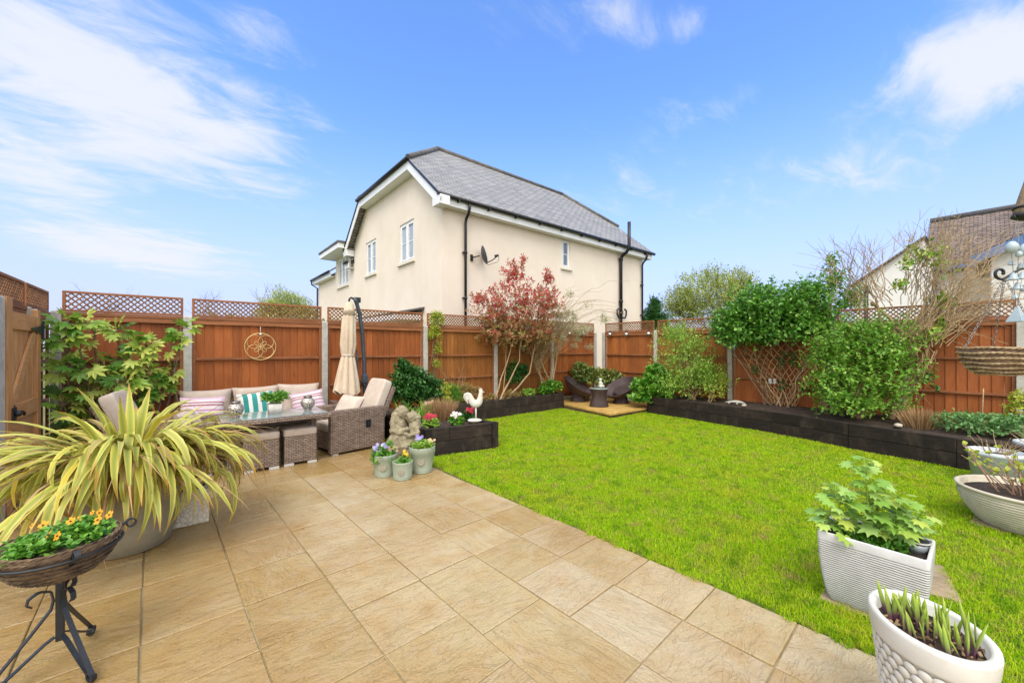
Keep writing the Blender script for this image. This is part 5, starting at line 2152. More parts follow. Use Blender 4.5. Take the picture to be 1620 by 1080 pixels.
# variegated evergreen in the paved corner
p = at(945, 597, 11.1)
plant('variegated_shrub', 'bushy evergreen with yellow-splashed leaves in the far corner behind the bistro table', 'shrub', (p.x, p.y, .1), [(p + Vector((0, 0, -.02)), (.55, .45, .32)), (p + at(920, 592, 11.1) - at(945, 597, 11.1), (.36, .36, .33)), (p + at(965, 600, 11.1) - at(945, 597, 11.1), (.4, .4, .30)), (at(918, 580, 11.1), (.22, .2, .15))], 820, 5, 0.14, 0.085, F_VARIEG, OVL, W_DARK, 7, 0.012)

# right-hand bed, far to near
p = Vector((8.95, 4.9, .33))
ivy_e = [(at(1025, 612, 9.5), (.42, .42, .28)), (at(1045, 622, 9.3), (.34, .3, .24)), (at(1012, 628, 9.4), (.3, .3, .16)), (at(1038, 595, 9.6), (.34, .34, .34))]
plant('ivy_bush', 'low sprawling bush with broad lobed leaves spilling over the bed end beside the tub chair', 'shrub', p, ivy_e, 520, 5, 0.16, 0.088, F_MID, T_palmate(5, .5, .15, 100, .8), W_GREY, 7, 0.01)
p = Vector((9.05, 4.3, .33))
e1 = [(at(1085, 560, 9.3), (.72, .72, .55)), (at(1095, 600, 9.1), (.70, .7, .50)), (at(1070, 530, 9.4), (.45, .45, .35)), (at(1120, 600, 9.0), (.45, .45, .4)), (at(1060, 612, 9.2), (.5, .5, .35))]
plant('loose_shrub', 'large loose yellow-green shrub at the far end of the right bed', 'shrub', p, e1, 2100, 6, 0.18, 0.046, F_LIGHT, DIA, W_TAN, 14, 0.012, twig=5, up=.55, shell=.34, stray=.2)
p = Vector((8.9, 3.85, .33))
plant('rose_bush', 'thin yellowish shrub beside the concrete post left of the willow trellis', 'shrub', p, [(at(1130, 618, 8.8), (.34, .3, .35)), (at(1140, 600, 8.8), (.22, .2, .25))], 190, 5, 0.12, 0.045, F_YELLOW, OVL, W_TAN, 8, 0.006, twig=4)

# hood-shaped evergreen over the willow fan
hp = Vector((9.45, 2.75, .33))
hd = 8.25
he = [(at(1175, 520, hd + .2), (.62, .62, .48)), (at(1235, 510, hd - .1), (.75, .75, .55)), (at(1210, 480, hd), (.75, .7, .42)), (at(1272, 492, hd - .3), (.5, .5, .6)), (at(1150, 515, hd + .3), (.34, .34, .36))]
th = thing('honeysuckle', 'big dense green hood of leaves topping the willow fan on the right fence', 'climber', hp)
me, tp, ax = crown('foliage', he, 2700, 6, 0.19, 0.072, OVL, shell=.26, up=.3, lo_cut=-.8, stray=.14)
part('foliage', me, F_HOOD, th, True)
mb = MB()
rn = random.Random(3)
for k in range(7):
    e = Vector(he[k % 5][0]) + Vector((rn.uniform(-.2, .2), rn.uniform(-.5, .5), rn.uniform(-.4, .1)))
    mb.tube(wander(hp + Vector((rn.uniform(-.08, .08), rn.uniform(-.3, .3), 0)), e, 7, .06, rn), [.014 - .0013 * i for i in range(8)], 6, cap=False)
part('stems', mb, W_GREY, th, True)
# leafy lax growth between hood and the bare climber
plant('loose_climber', 'tall loose green climber rising between the leafy hood and the bare climber', 'climber', (9.45, 1.95, .33), [(at(1290, 462, 7.9), (.42, .42, .5)), (at(1320, 440, 7.8), (.30, .3, .42)), (at(1345, 470, 7.7), (.35, .35, .35)), (at(1300, 500, 7.8), (.5, .4, .35)), (at(1315, 408, 7.8), (.15, .15, .2))], 620, 6, 0.17, 0.058, F_MID, OVL, W_TAN, 10, 0.012, twig=6, shell=.4, lo_cut=-1)

# willow fan trellis
WF = thing('willow_fan', 'woven willow fan trellis below the leafy hood against the right fence', 'trellis', (9.52, 2.75, .33))
mb = MB()
rn = random.Random(9)
y0, yl, yr, zb, zt = 2.62, 3.62, 1.85, 0.34, 1.75


def fan_pt(s, q, off=0.0):
    return (9.50 + off, y0 + .12 * q + s * (.20 + .68 * q), zb + (zt - zb) * q)


for sgn in (1, -1):
    s0 = -3.0
    while s0 < 3.0:
        pts = []
        for i in range(19):
            q = i / 18
            sv_ = s0 + sgn * 1.5 * q
            if abs(sv_) <= 1.0:
                pts.append(Vector(fan_pt(sv_ + rn.uniform(-.012, .012), q, .010 * sgn)))
        if len(pts) > 2:
            mb.tube(pts, 0.0070, 5, cap=False)
        s0 += 0.21
for e_ in (-1, 1):
    mb.tube([fan_pt(e_, 0, -.015), fan_pt(e_, .5, -.015), fan_pt(e_, 1, -.015)], .010, 5)
part('lattice', mb, mat_plain('willow_rod', c('#a07a4e'), c('#c8a272'), 22, 0.8, 0.3, 80), WF, True)
# the climber's trunk and stray leaves in front of the fan
mb = MB()
vt = thing('old_climber_stem', 'gnarled bare stems twisting up in front of the willow fan', 'climber', (9.40, 2.6, .33))
for k in range(4):
    pts = wander((9.40, 2.62 + rn.uniform(-.12, .12), .33), (9.42, 2.6 + rn.uniform(-.65, .65), 1.75), 8, .07, rn)
    mb.tube(pts, [.013 - .001 * i for i in range(9)], 6, cap=False)
part('stems', mb, W_TAN, vt, True)
me, _, _ = crown('foliage', [((9.36, 2.5, 1.25), (.1, .25, .25)), ((9.36, 3.1, 1.05), (.08, .15, .14)), ((9.36, 2.55, .75), (.1, .16, .18)), ((9.34, 2.15, .7), (.1, .2, .16))], 70, 4, .12, .06, OVL)
part('foliage', me, F_DARK, vt, True)

# the big bushy shrub
p = Vector((8.75, 1.35, .33))
sb = [(at(1360, 590, 6.6), (.62, .62, .60)), (at(1350, 540, 6.8), (.60, .60, .40)), (at(1385, 540, 6.6), (.55, .55, .42)), (at(1400, 580, 6.5), (.48, .48, .45)), (at(1325, 615, 6.6), (.42, .42, .38)), (at(1345, 640, 6.4), (.42, .42, .25)), (at(1310, 560, 6.9), (.35, .35, .35)), (at(1395, 630, 6.5), (.4, .4, .3))]
plant('bushy_shrub', 'large bushy fresh green shrub in the middle of the right bed', 'shrub', p, sb, 2500, 6, 0.17, 0.054, F_BUSH, OVL, W_TAN, 16, 0.012, twig=4, shell=.32, up=.55, stray=.3)

# bare many-stemmed climber
b = Vector((9.25, .95, .33))
bc = thing('bare_climber', 'tangle of long bare tan whips arching over the right fence above the bushy shrub', 'climber', b)
mb = MB()
rn = random.Random(21)
ks = []
for (u, v, r_) in ((1452, 540, .045), (1440, 575, .035), (1385, 470, .022), (1450, 500, .03), (1462, 560, .03)):
    e = at(u, v, 6.45)
    pts = wander(b + Vector((rn.uniform(-.08, .08), rn.uniform(-.1, .1), 0)), e, 7, .05, rn)
    mb.tube(pts, [r_ * (1.15 - .06 * i) for i in range(8)], 7, cap=False)
    ks.append(pts[-1])
    if v < 560:
        ks.append(pts[-2])


def whips(n, origin, ends, dd, r_, sag, seed, amp=.05):
    rn = random.Random(seed)
    for k in range(n):
        (ua, va), (ub, vb) = ends
        q = rn.random()
        u, v = ua + (ub - ua) * q + rn.gauss(0, 8), va + (vb - va) * q + rn.gauss(0, 13)
        e = at(u, v, 6.4 + rn.uniform(-dd, dd))
        s = origin + Vector((rn.uniform(-.18, .18), rn.uniform(-.3, .3), rn.uniform(-.16, .16)))
        pts = wander(s, e, 8, amp, rn, sag)
        mb.tube(pts, [r_ * (1 - .085 * i) for i in range(9)], 5, cap=False)
        for j in range(rn.randrange(1, 5)):
            a = pts[rn.randrange(4, 8)]
            g = a + (e - s).normalized().lerp(Vector((rn.gauss(0, 1), rn.gauss(0, 1), rn.gauss(0.4, 1))).normalized(), .5) * rn.uniform(.12, .5)
            mb.tube(wander(a, g, 3, .06, rn), [r_ * .5, r_ * .4, r_ * .3, r_ * .2], 4, cap=False)


k1, k2, k3 = at(1455, 535, 6.45), at(1378, 478, 6.5), at(1462, 465, 6.5)
mb.tube(wander(at(1448, 545, 6.45), k2, 5, .05, rn), [.03, .028, .025, .022, .02, .018], 6, cap=False)
mb.tube(wander(at(1452, 540, 6.45), k3, 5, .05, rn), [.026, .024, .02, .018, .016, .014], 6, cap=False)
whips(24, k2, ((1330, 410), (1435, 345)), .4, .0065, .02, 1, .07)
whips(14, k2, ((1240, 415), (1340, 380)), .3, .006, .06, 2)
whips(26, k3, ((1400, 380), (1520, 340)), .45, .0065, .02, 3, .07)
whips(60, k1, ((1480, 345), (1625, 395)), .6, .0062, .08, 4, .06)
whips(60, k1, ((1540, 410), (1640, 480)), .6, .006, .10, 5, .06)
whips(34, at(1470, 520, 6.4), ((1530, 525), (1635, 470)), .5, .006, .08, 6)
whips(16, at(1440, 560, 6.4), ((1400, 520), (1500, 480)), .4, .009, .02, 7)
whips(14, at(1450, 560, 6.4), ((1460, 600), (1430, 650)), .2, .007, .0, 8)
part('stems', mb, W_TAN, bc, True)
me, _, _ = crown('foliage', [(at(1460, 400, 6.4), (.34, .34, .22)), (at(1485, 420, 6.4), (.22, .22, .3)), (at(1440, 415, 6.4), (.2, .2, .15)), (at(1425, 448, 6.4), (.14, .14, .12)), (at(1490, 470, 6.35), (.18, .18, .2)), (at(1470, 530, 6.3), (.25, .25, .2)), (at(1488, 515, 6.3), (.15, .15, .3))], 150, 4, .16, .075, OVL, shell=.5, lo_cut=-1)
part('foliage', me, F_FATSIA, bc, True)
me, _, _ = crown('foliage', [(at(1465, 598, 6.3), (.12, .12, .12)), (at(1485, 618, 6.3), (.09, .09, .12))], 12, 4, .1, .075, OVL)
part('foliage', me, F_DARK, bc, True)

# clipped dry grass, sedum and odd plants at the near end
p = on_z(1470, 680, .33)


def dry_tuft(name, label, x, y, z, r, h, n, lean, m, w=.004, cat='grass'):
    t = thing(name, label, cat, (x, y, z))
    mb = MB()
    rn = random.Random(int(x * 100))
    for k in range(n):
        a, q = rn.uniform(0, 2 * PI), rn.random() ** .5
        s = Vector((math.cos(a) * q * r * .55, math.sin(a) * q * r * .55, 0))
        e = Vector((math.cos(a) * q * r * lean + rn.gauss(0, .02), math.sin(a) * q * r * lean + rn.gauss(0, .02), h * rn.uniform(.7, 1.05) * (1 - .25 * q)))
        mid = s.lerp(e, .55) + Vector((0, 0, .04 * h))
        sd = Vector((rn.gauss(0, 1), rn.gauss(0, 1), 0)).normalized() * w
        i = len(mb.v)
        mb.v += [s - sd, s + sd, mid + sd * .9, mid - sd * .9, e]
        mb.face((i, i + 1, i + 2, i + 3))
        mb.face((i + 3, i + 2, i + 4))
    part('blades', mb, m, t)
    return t


dry_tuft('clipped_grass', 'clump of cut-back straw-coloured stems at the near end of the right bed', p.x + .15, p.y + .1, .32, .30, .36, 420, 1.0, F_DRY, .006)
p = on_z(1560, 690, .33)
plant('sedum', 'low mound of blue-green leaves at the near end of the right bed', 'plant', (p.x + .1, p.y, .33), [((p.x + .1, p.y + .15, .46), (.40, .42, .20)), ((p.x + .1, p.y - .3, .48), (.36, .36, .2))], 620, 6, 0.07, 0.042, F_SEDUM, OVL, W_GREY, 6, 0.006, up=.6)
p = on_z(1622, 690, .33)
plant('spotted_laurel', 'yellow-green shrub at the right edge behind the sedum', 'shrub', (p.x + .2, p.y, .33), [((p.x + .25, p.y - .05, .66), (.22, .24, .34)), ((p.x + .2, p.y - .25, .5), (.25, .2, .2))], 240, 5, 0.1, 0.06, F_YELLOW, OVL, W_GREY, 6, 0.007)
for (u, v0, v1, lb) in ((1590, 680, 596, 'tall pale cane standing in the sedum, the right one of two'), (1556, 672, 614, 'shorter pale cane standing in the sedum, the left one of two')):
    q = at(u - 3, v0, 6.1)
    q.z = .33
    e = at(u, v1, 6.1)
    mb = MB()
    mb.tube([q, q.lerp(e, .5), e], [.010, .009, .007], 6)
    single('garden_cane', mb, M_TWIG, lb, 'cane', 'canes in the right bed', base=q)
# ------------------------------------------------------------------ parasol
pb = Vector((2.42, 6.98, 0))
t = thing('cantilever_parasol', 'closed cream cantilever parasol with bent dark grey pole against the rear fence', 'parasol', pb)
M_POLE = mat_plain('dark_grey_tube', c('#3d444d'), c('#4c545e'), 8, 0.4, metal=0.3)
M_CANVAS = m_fabric('cream_canvas', '#c0ad94', '#cdbca4')
mb = MB()
polep = [(2.46, 6.98, 0.08), (2.455, 6.98, .8), (2.44, 6.98, 1.3), (2.41, 6.97, 1.75), (2.36, 6.95, 2.1), (2.29, 6.93, 2.32), (2.255, 6.92, 2.385)]
mb.tube(polep, .034, 12)
part('pole', mb, M_POLE, t, True)
mb = MB()
mb.box(2.26, 2.36, 6.90, 6.97, 2.31, 2.40)
mb.tube([(2.24, 6.92, 2.37), (2.20, 6.91, 2.385), (2.165, 6.90, 2.36), (2.16, 6.9, 2.30)], .018, 8)
part('arm_head', mb, M_BLACKPL, t, True, bevel=0.006)
mb = MB()
mb.box(2.05, 2.85, 6.94, 7.02, 0.0, 0.075)
mb.box(2.41, 2.49, 6.62, 6.938, 0.0, 0.07)
mb.box(2.41, 2.49, 7.022, 7.3, 0.0, 0.07)
part('cross_base', mb, M_POLE, t, True, bevel=0.006)
mb = MB()
mb.tube([(2.32, 6.90, .72), (2.28, 6.88, .98), (2.31, 6.90, 1.06)], .016, 8)
mb.tube([(2.44, 6.95, .85), (2.31, 6.9, 1.0), (2.29, 6.9, 1.5)], .014, 8)
mb.box(2.40, 2.50, 6.93, 7.0, .92, 1.06)
part('crank', mb, M_POLE, t, True, bevel=0.005)
mb = MB()
rn = random.Random(2)
zs = [2.31, 2.26, 2.10, 2.0, 1.8, 1.6, 1.45, 1.40, 1.35, 1.2, 1.0, .85, .76]
rs = [.025, .075, .095, .115, .125, .135, .115, .098, .118, .15, .19, .215, .225]
NP = 72
i0 = len(mb.v)
for k, (z, r_) in enumerate(zip(zs, rs)):
    cx_ = 2.165 + (2.31 - z) * -0.028
    am = min(1, max(0, (2.2 - z) / .4)) * .16
    if 1.36 < z < 1.44:
        am *= .5
    for j in range(NP):
        a = 2 * PI * j / NP
        w = abs(math.sin(4 * a + .3 * z)) ** .7
        rr = r_ * (1 - am * 2.2 * (1 - w)) + .006 * noise.noise(Vector((math.cos(a) * 3, math.sin(a) * 3, z * 4)))
        zz_ = z + (0.07 * (w - .6) + .04 * math.sin(a * 2 + 1) if k == len(zs) - 1 else 0)
        mb.v.append(Vector((cx_ + rr * math.cos(a), 6.9 + rr * .9 * math.sin(a), zz_)))
for k in range(len(zs) - 1):
    for j in range(NP):
        a, b = i0 + k * NP + j, i0 + k * NP + (j + 1) % NP
        mb.face((a, a + NP, b + NP, b), None, True)
can = part('canopy', mb, M_CANVAS, t, True)
mb = MB()
mb.lathe([(.102, -.014), (.106, 0), (.102, .014)], 28, Matrix.Translation((2.14, 6.9, 1.40)), sy=.92)
part('tie_strap', mb, M_CUSH_W, can, True)
mb = MB()
mb.lathe([(.022, .05), (.045, .03), (.108, -.17), (.101, -.17), (.05, .01)], 36, Matrix.Translation((2.163, 6.9, 2.26)), sy=.92)
part('top_vent', mb, M_CANVAS, can, True)

# ------------------------------------------------------------------ gold wire flower on the fence
t = thing('wire_wall_art', 'round gold wire flower hanging on the rear fence above the sofa', 'wall art', (0.96, 7.505, 1.55))
M_GOLD = mat_plain('brass_wire', c('#c9ac6c'), c('#dcc48a'), 9, 0.4, metal=0.5)


def ring(r_, cx_, cz_, th=.005, n=48, y=0, sx=1, sz=1, rot=0):
    pts = []
    for k in range(n + 1):
        a = 2 * PI * k / n
        x, z = r_ * sx * math.cos(a), r_ * sz * math.sin(a)
        pts.append((cx_ + x * math.cos(rot) - z * math.sin(rot), y, cz_ + x * math.sin(rot) + z * math.cos(rot)))
    return MB().tube(pts, th, 6, cap=False)


part('ring', ring(.215, 0, 0, .006), M_GOLD, t)
for k in range(4):
    a = PI / 4 + k * PI / 2
    part('petal', ring(.108, .105 * math.cos(a), .105 * math.sin(a), .0038, 36, .004 * (k % 2)), M_GOLD, t)
for k in range(4):
    a = k * PI / 2 + PI / 4
    part('inner_petal', ring(.055, .055 * math.cos(a), .055 * math.sin(a), .0035, 28, -.006, 1, .5, a), M_GOLD, t)
mb = MB()
mb.tube([(0, 0, .215), (0, .004, .32)], .003, 5)
mb.sphere((0, -.012, .20), .016)
part('hanger', mb, M_WHITEPL, t)

# ------------------------------------------------------------------ silver globes on the far fences
M_CHROME = mat_plain('silvered_globe', c('#b9b9b4'), c('#d8d8d4'), 30, 0.15, metal=0.85)
for k, (p, lb) in enumerate(((on_y(901, 528, 7.47), 'first silver globe light from the left on the rear fence'), (on_y(923, 528, 7.47), 'second silver globe light on the rear fence, near the corner posts'), (on_x(965, 529, 9.66), 'silver globe light on the right fence next to the corner posts'), (on_x(991, 529, 9.66), 'middle silver globe light of the three on the right fence'), (on_x(1026, 528, 9.66), 'silver globe light on the right fence beside the concrete post'))):
    t = thing('globe_light', lb, 'light', p, group='silver globe lights on the fence')
    mb = MB()
    mb.sphere((0, 0, 0), .058, 20, 12)
    part('globe', mb, M_CHROME, t)
    mb = MB()
    mb.lathe([(.02, .05), (.024, .055), (.024, .085), (.01, .09)], 12)
    mb.tube([(0, 0, .085), (.0, .03 if k < 2 else 0, .12), (0 if k < 2 else .06, .06 if k < 2 else 0, .13)], .006, 5)
    part('cap', mb, M_BLACKPL, t)

# ------------------------------------------------------------------ sage pots
M_SAGE = mat_plain('sage_glaze', c('#8b9380'), c('#9aa28e'), 3, 0.35, 0.08, 40, spec=0.5, dirt=c('#7f8673'))
M_MEDAL = mat_plain('worn_medallion', c('#8f8672'), c('#a39a85'), 25, 0.6, 0.4, 90)
F_PANSY = mat_leaf('violet_petal', [c('#8f80c8'), c('#a99ad8'), c('#d8d2ea'), c('#6d5eb0')], 0.6, 0.3)
F_PEACH = mat_leaf('peach_petal', [c('#d9a98c'), c('#e3bfa6'), c('#d6b27c')], 0.6, 0.3)
F_YPET = mat_leaf('yellow_petal', [c('#e0b21e'), c('#e8c02e'), c('#d69a18')], 0.6, 0.25)
F_REDP = mat_leaf('red_petal', [c('#b0203a'), c('#c42c48'), c('#8e1830')], 0.6, 0.25)
F_WHITEP = mat_leaf('white_petal', [c('#ded6ce'), c('#e8e2dc'), c('#dcc4c0')], 0.6, 0.25)
F_ORANGE = mat_leaf('orange_petal', [c('#e29a1c'), c('#e8a92a'), c('#e88a1a')], 0.6, 0.25)


M_EYE = mat_plain('dark_flower_eye', c('#4a2a10'), c('#6b3c12'), 40, .8)


def petal_items(n, ce, rad, z0, z1, size, face, seed):
    rn = random.Random(seed)
    o = []
    for k in range(n):
        a, q = rn.uniform(0, 2 * PI), rn.random() ** .5
        p = Vector(ce) + Vector((math.cos(a) * q * rad, math.sin(a) * q * rad, rn.uniform(z0, z1)))
        nn = Vector(face) + Vector((rn.gauss(0, .35), rn.gauss(0, .35), rn.gauss(0, .25)))
        o.append((p, nn.normalized(), size * rn.uniform(.8, 1.15)))
    return o


TOV = Vector((-FWD[0], -FWD[1], 0.55))


def sage_pot(x, y, h, r0, r1, label, rimh):
    t = thing('flower_pot', label, 'plant pot', (x, y, 0), group='sage green pots by the statue')
    mb = MB()
    mb.lathe([(r0 * .96, 0), (r0 * 1.02, .006), (r0 * 1.03, .018), (r0 * 1.0, .024), (r0 * 1.02, .03), (r0 * 1.03, .04), (r0 * 1.0, .046), (r0 + (r1 - r0) * .85, h - rimh - .008), (r1 * 1.0, h - rimh), (r1 * 1.0, h - .006), (r1 * .985, h), (r1 * .92, h), (r1 * .9, h - .05), (.001, h - .05)], 40)
    part('pot', mb, M_SAGE, t)
    a = math.atan2(-FWD[1], -FWD[0]) + .12
    rr = r0 + (r1 - r0) * .5
    M = Matrix.Translation((math.cos(a) * (rr + .002), math.sin(a) * (rr + .002), h * .5)) @ Vector((math.cos(a), math.sin(a), .08)).to_track_quat('Z', 'Y').to_matrix().to_4x4()
    s = .040 if h > .22 else .034
    mb = MB()
    mb.lathe([(s * 1.05, -.01), (s * 1.05, .003), (s * .95, .006), (s * .85, .002), (s * .62, .002), (s * .58, .005), (s * .52, .002), (s * .3, .003), (.001, .004)], 28, M)
    for k in range(12):
        b = 2 * PI * k / 12
        mb.sphere(M @ Vector((math.cos(b) * s * .73, math.sin(b) * s * .73, .003)), s * .085, 6, 4)
    mb.bar(M @ Vector((-s * .3, -s * .3, .004)), M @ Vector((s * .3, s * .3, .004)), .006, .004)
    mb.bar(M @ Vector((-s * .3, s * .3, .004)), M @ Vector((s * .3, -s * .3, .004)), .006, .004)
    part('medallion', mb, M_MEDAL, t)
    return t


p1 = sage_pot(1.86, 4.61, .262, .118, .148, 'sage green pot of pale violet pansies, left of three by the statue', .045)
me, _, _ = crown('foliage', [((0, 0, .27), (.15, .15, .10)), ((-.12, -.04, .23), (.07, .07, .1)), ((.06, .05, .31), (.08, .08, .09))], 150, 4, .06, .042, OVL, up=.5)
part('foliage', me, F_MID, p1)
part('violet_flowers', blossoms('violet_flowers', petal_items(14, (-.05, -.02, .28), .09, .02, .1, .024, TOV, 1)), F_PANSY, p1)
part('peach_flowers', blossoms('peach_flowers', petal_items(8, (.08, -.04, .28), .05, .0, .05, .022, TOV, 2)), F_PEACH, p1)
p2 = sage_pot(1.975, 4.365, .205, .107, .118, 'smallest sage green pot, yellow violas, front of three by the statue', .02)
me, _, _ = crown('foliage', [((0, 0, .20), (.10, .10, .06)), ((.05, .03, .23), (.06, .06, .05))], 110, 4, .05, .03, OVL, up=.5)
part('foliage', me, F_MID, p2)
part('yellow_flowers', blossoms('yellow_flowers', petal_items(6, (.05, .03, .24), .06, .0, .06, .021, TOV, 3)), F_YPET, p2)
p3 = sage_pot(2.27, 4.45, .315, .118, .160, 'tallest sage green pot, violet and pink flowers, right of three by the statue', .07)
me, _, _ = crown('foliage', [((0, 0, .32), (.15, .15, .07))], 190, 4, .05, .04, OVL, up=.5)
part('foliage', me, F_LIGHT, p3)
part('violet_flowers', blossoms('violet_flowers', petal_items(7, (-.02, .06, .36), .06, .0, .07, .026, TOV, 4)), F_PANSY, p3)
part('pink_flowers', blossoms('pink_flowers', petal_items(9, (.10, -.03, .33), .06, .0, .05, .021, TOV, 5)), F_PEACH, p3)
for t_, z, r_ in ((p1, .22, .13), (p2, .17, .10), (p3, .27, .14)):
    mb = MB()
    mb.lathe([(r_, z), (r_ * .6, z + .015), (.001, z + .02)], 20)
    part('soil', mb, M_SOIL, t_)

# ------------------------------------------------------------------ stone statue of two embracing children
M_STONE = mat_plain('weathered_stone', c('#766b52'), c('#a0957a'), 14, 0.95, 0.8, 40, dirt=c('#4f4732'))
mb = MB()
Q = Matrix.Rotation(math.atan2(-FWD[0], FWD[1]), 4, 'Z')   # local x to the viewer's right, y away


def q_(x, y, z):
    return Q @ Vector((x, y, z))


def limb(pts, rr):
    mb.tube([q_(*p) for p in pts], rr, 12)
    for p, r_ in zip(pts, rr):
        mb.sphere(q_(*p), r_ * .98, 10, 8)


# plinth and drapery
mb.sphere(q_(-.02, 0, .03), .22, 18, 10, (1.0, .8, .35))
limb([(-.13, -.02, .06), (-.12, -.03, .22), (-.09, -.02, .34)], [.15, .155, .12])
limb([(-.02, -.06, .30), (.02, -.12, .22), (.05, -.10, .04)], [.085, .08, .06])
limb([(.10, .02, .05), (.10, .0, .2), (.09, .0, .32)], [.11, .105, .085])
limb([(.06, -.05, .28), (.04, -.11, .22), (.07, -.10, .05)], [.065, .06, .05])
# torsos
limb([(-.09, 0, .34), (-.10, .0, .48), (-.08, .0, .56)], [.10, .095, .075])
limb([(.09, 0, .32), (.10, .0, .44), (.09, .0, .50)], [.08, .075, .06])
# heads, tilted together, with hair falling down the backs
mb.sphere(q_(-.045, -.01, .645), .078, 16, 12, (1, 1, 1.12))
mb.sphere(q_(.065, -.01, .585), .066, 16, 12, (1, 1, 1.1))
mb.sphere(q_(.012, -.03, .625), .018, 8, 6)
limb([(-.07, .02, .69), (-.13, .02, .62), (-.165, .0, .50), (-.16, -.01, .40)], [.06, .075, .07, .045])
limb([(.085, .02, .62), (.13, .02, .57), (.155, .0, .47)], [.055, .06, .045])
# arms
limb([(-.15, -.05, .52), (-.17, -.09, .42), (-.06, -.12, .40), (.03, -.09, .45)], [.045, .042, .036, .028])
limb([(.14, -.05, .48), (.17, -.08, .39), (.08, -.11, .36), (.0, -.10, .38)], [.038, .036, .03, .026])
limb([(-.06, .06, .53), (.06, .09, .50), (.14, .05, .44)], [.04, .038, .03])
# folds
for k in range(6):
    a = -.24 + .05 * k
    mb.tube([q_(a * .55 - .03, -.14 + .01 * k, .30), q_(a * .8, -.17 + .01 * k, .16), q_(a, -.17 + .015 * k, .03)], [.014, .02, .022], 6)
me = mb.mesh('statue')
st_o = part('statue', me, M_STONE)
rm = st_o.modifiers.new('remesh', 'REMESH')
rm.mode = 'VOXEL'
rm.voxel_size = 0.009
rm.use_smooth_shade = True
sm_ = st_o.modifiers.new('smooth', 'SMOOTH')
sm_.factor = 0.5
sm_.iterations = 3
tx = bpy.data.textures.new('stone_relief', 'CLOUDS')
tx.noise_scale = 0.035
tx.noise_depth = 3
ds = st_o.modifiers.new('relief', 'DISPLACE')
ds.texture = tx
ds.strength = 0.030
tag(st_o, 'weathered stone statue of two embracing children behind the sage pots', 'statue')
st_o.location = (2.33, 5.02, 0)

# ------------------------------------------------------------------ planting and cockerel in the square planter


def clump(name, label, p, r_, h, n, size, leafm, flowers, fm, cat='plant', zf=.85, fs=.022, group=None):
    t = thing(name, label, cat, p, group=group)
    me, _, _ = crown('foliage', [((0, 0, h * .45), (r_, r_, h * .6))], n, 4, .06, size, OVL, up=.5)
    part('foliage', me, leafm, t)
    if flowers:
        part('flowers', blossoms('flowers', petal_items(flowers, (0, 0, h * zf), r_ * .65, .0, h * .45, fs, TOV, n)), fm, t)
    mb = MB()
    mb.tube([(0, 0, -.03), (0, 0, h * .4)], [.012, .006], 6)
    part('stem', mb, W_GREY, t)
    return t


clump('primrose', 'red primroses with green leaves at the left front of the square planter', on_z(681, 676, .34), .135, .15, 130, .045, F_LIGHT, 14, F_REDP, fs=.031, group='primroses in the square planter')
clump('primrose', 'cream and white primroses in the middle of the square planter below the straw tuft', on_z(722, 671, .34), .125, .14, 130, .045, F_MID, 17, F_WHITEP, fs=.026, group='primroses in the square planter')
clump('primrose', 'dark red primroses beside the foot of the white cockerel', on_z(741, 664, .34), .125, .15, 110, .042, F_DARK, 20, F_REDP, fs=.028, group='primroses in the square planter')
clump('primrose', 'pink-tinged primroses at the left edge of the square planter behind the red ones', on_z(672, 662, .34) + Vector((.1, .05, 0)), .12, .22, 90, .045, F_LIGHT, 15, F_PEACH, fs=.026, group='primroses in the square planter')
p = on_z(703, 664, .34)
dry_tuft('carex', 'rusty straw-coloured grass tuft in the square planter', p.x, p.y + .12, .33, .30, .43, 620, 1.15, mat_leaf('russet_blade', [c('#a07a52'), c('#b8956c'), c('#8a5e3e'), c('#c0a47c'), c('#96714a')], .6, .25), .004)
t = thing('iris', 'yellow-green strappy leaves at the back left of the square planter', 'plant', (2.86, 6.0, .34))
mb = MB()
rn = random.Random(14)
for k in range(110):
    strap(mb, (rn.uniform(-.22, .3), rn.uniform(-.3, .3), 0), rn.uniform(0, 2 * PI), rn.uniform(.22, .40), rn.uniform(.010, .018), R(rn.uniform(55, 88)), R(rn.uniform(40, 130)), 6)
part('leaves', mb, F_LIGHT, t)

M_WHITE_CAST = mat_plain('chalky_white_iron', c('#bdb9ab'), c('#cfcbbd'), 24, 0.7, 0.5, 70, dirt=c('#b5b09c'))
rp_ = on_z(761, 664, .40)
t = thing('cockerel_ornament', 'white metal cockerel on a stem standing at the planter corner', 'ornament', (rp_.x - .08, rp_.y + .06, .39))
mb = MB()
bx = [(-.135, 0, .33), (-.150, 0, .375), (-.125, 0, .42), (-.085, 0, .415), (-.065, 0, .36), (-.045, 0, .30), (-.01, 0, .262), (.04, 0, .262), (.075, 0, .295), (.088, 0, .35), (.09, 0, .41), (.098, 0, .45), (.10, 0, .475)]
br_ = [.012, .028, .036, .038, .044, .058, .072, .072, .060, .042, .032, .030, .016]
mb.tube([Q @ Vector(p) for p in bx], br_, 14, flat=(.62, 1.0))
bdy = part('body', mb, M_WHITE_CAST, t, sub=1)
mb = MB()
Mq = Q @ Matrix.Rotation(R(90), 4, 'X')
mb.prism([(.07, .465), (.064, .50), (.078, .49), (.086, .52), (.098, .495), (.112, .515), (.116, .488), (.128, .475), (.118, .46)], -.006, .006, Mq)
part('comb', mb, M_WHITE_CAST, t, bevel=.002)
mb = MB()
mb.prism([(.122, .462), (.158, .448), (.122, .440)], -.008, .008, Mq)
part('beak', mb, M_WHITE_CAST, t, bevel=.002)
mb = MB()
mb.prism([(.105, .44), (.125, .435), (.122, .395), (.108, .40)], -.006, .006, Mq)
part('wattle', mb, M_WHITE_CAST, t, bevel=.002)
mb = MB()
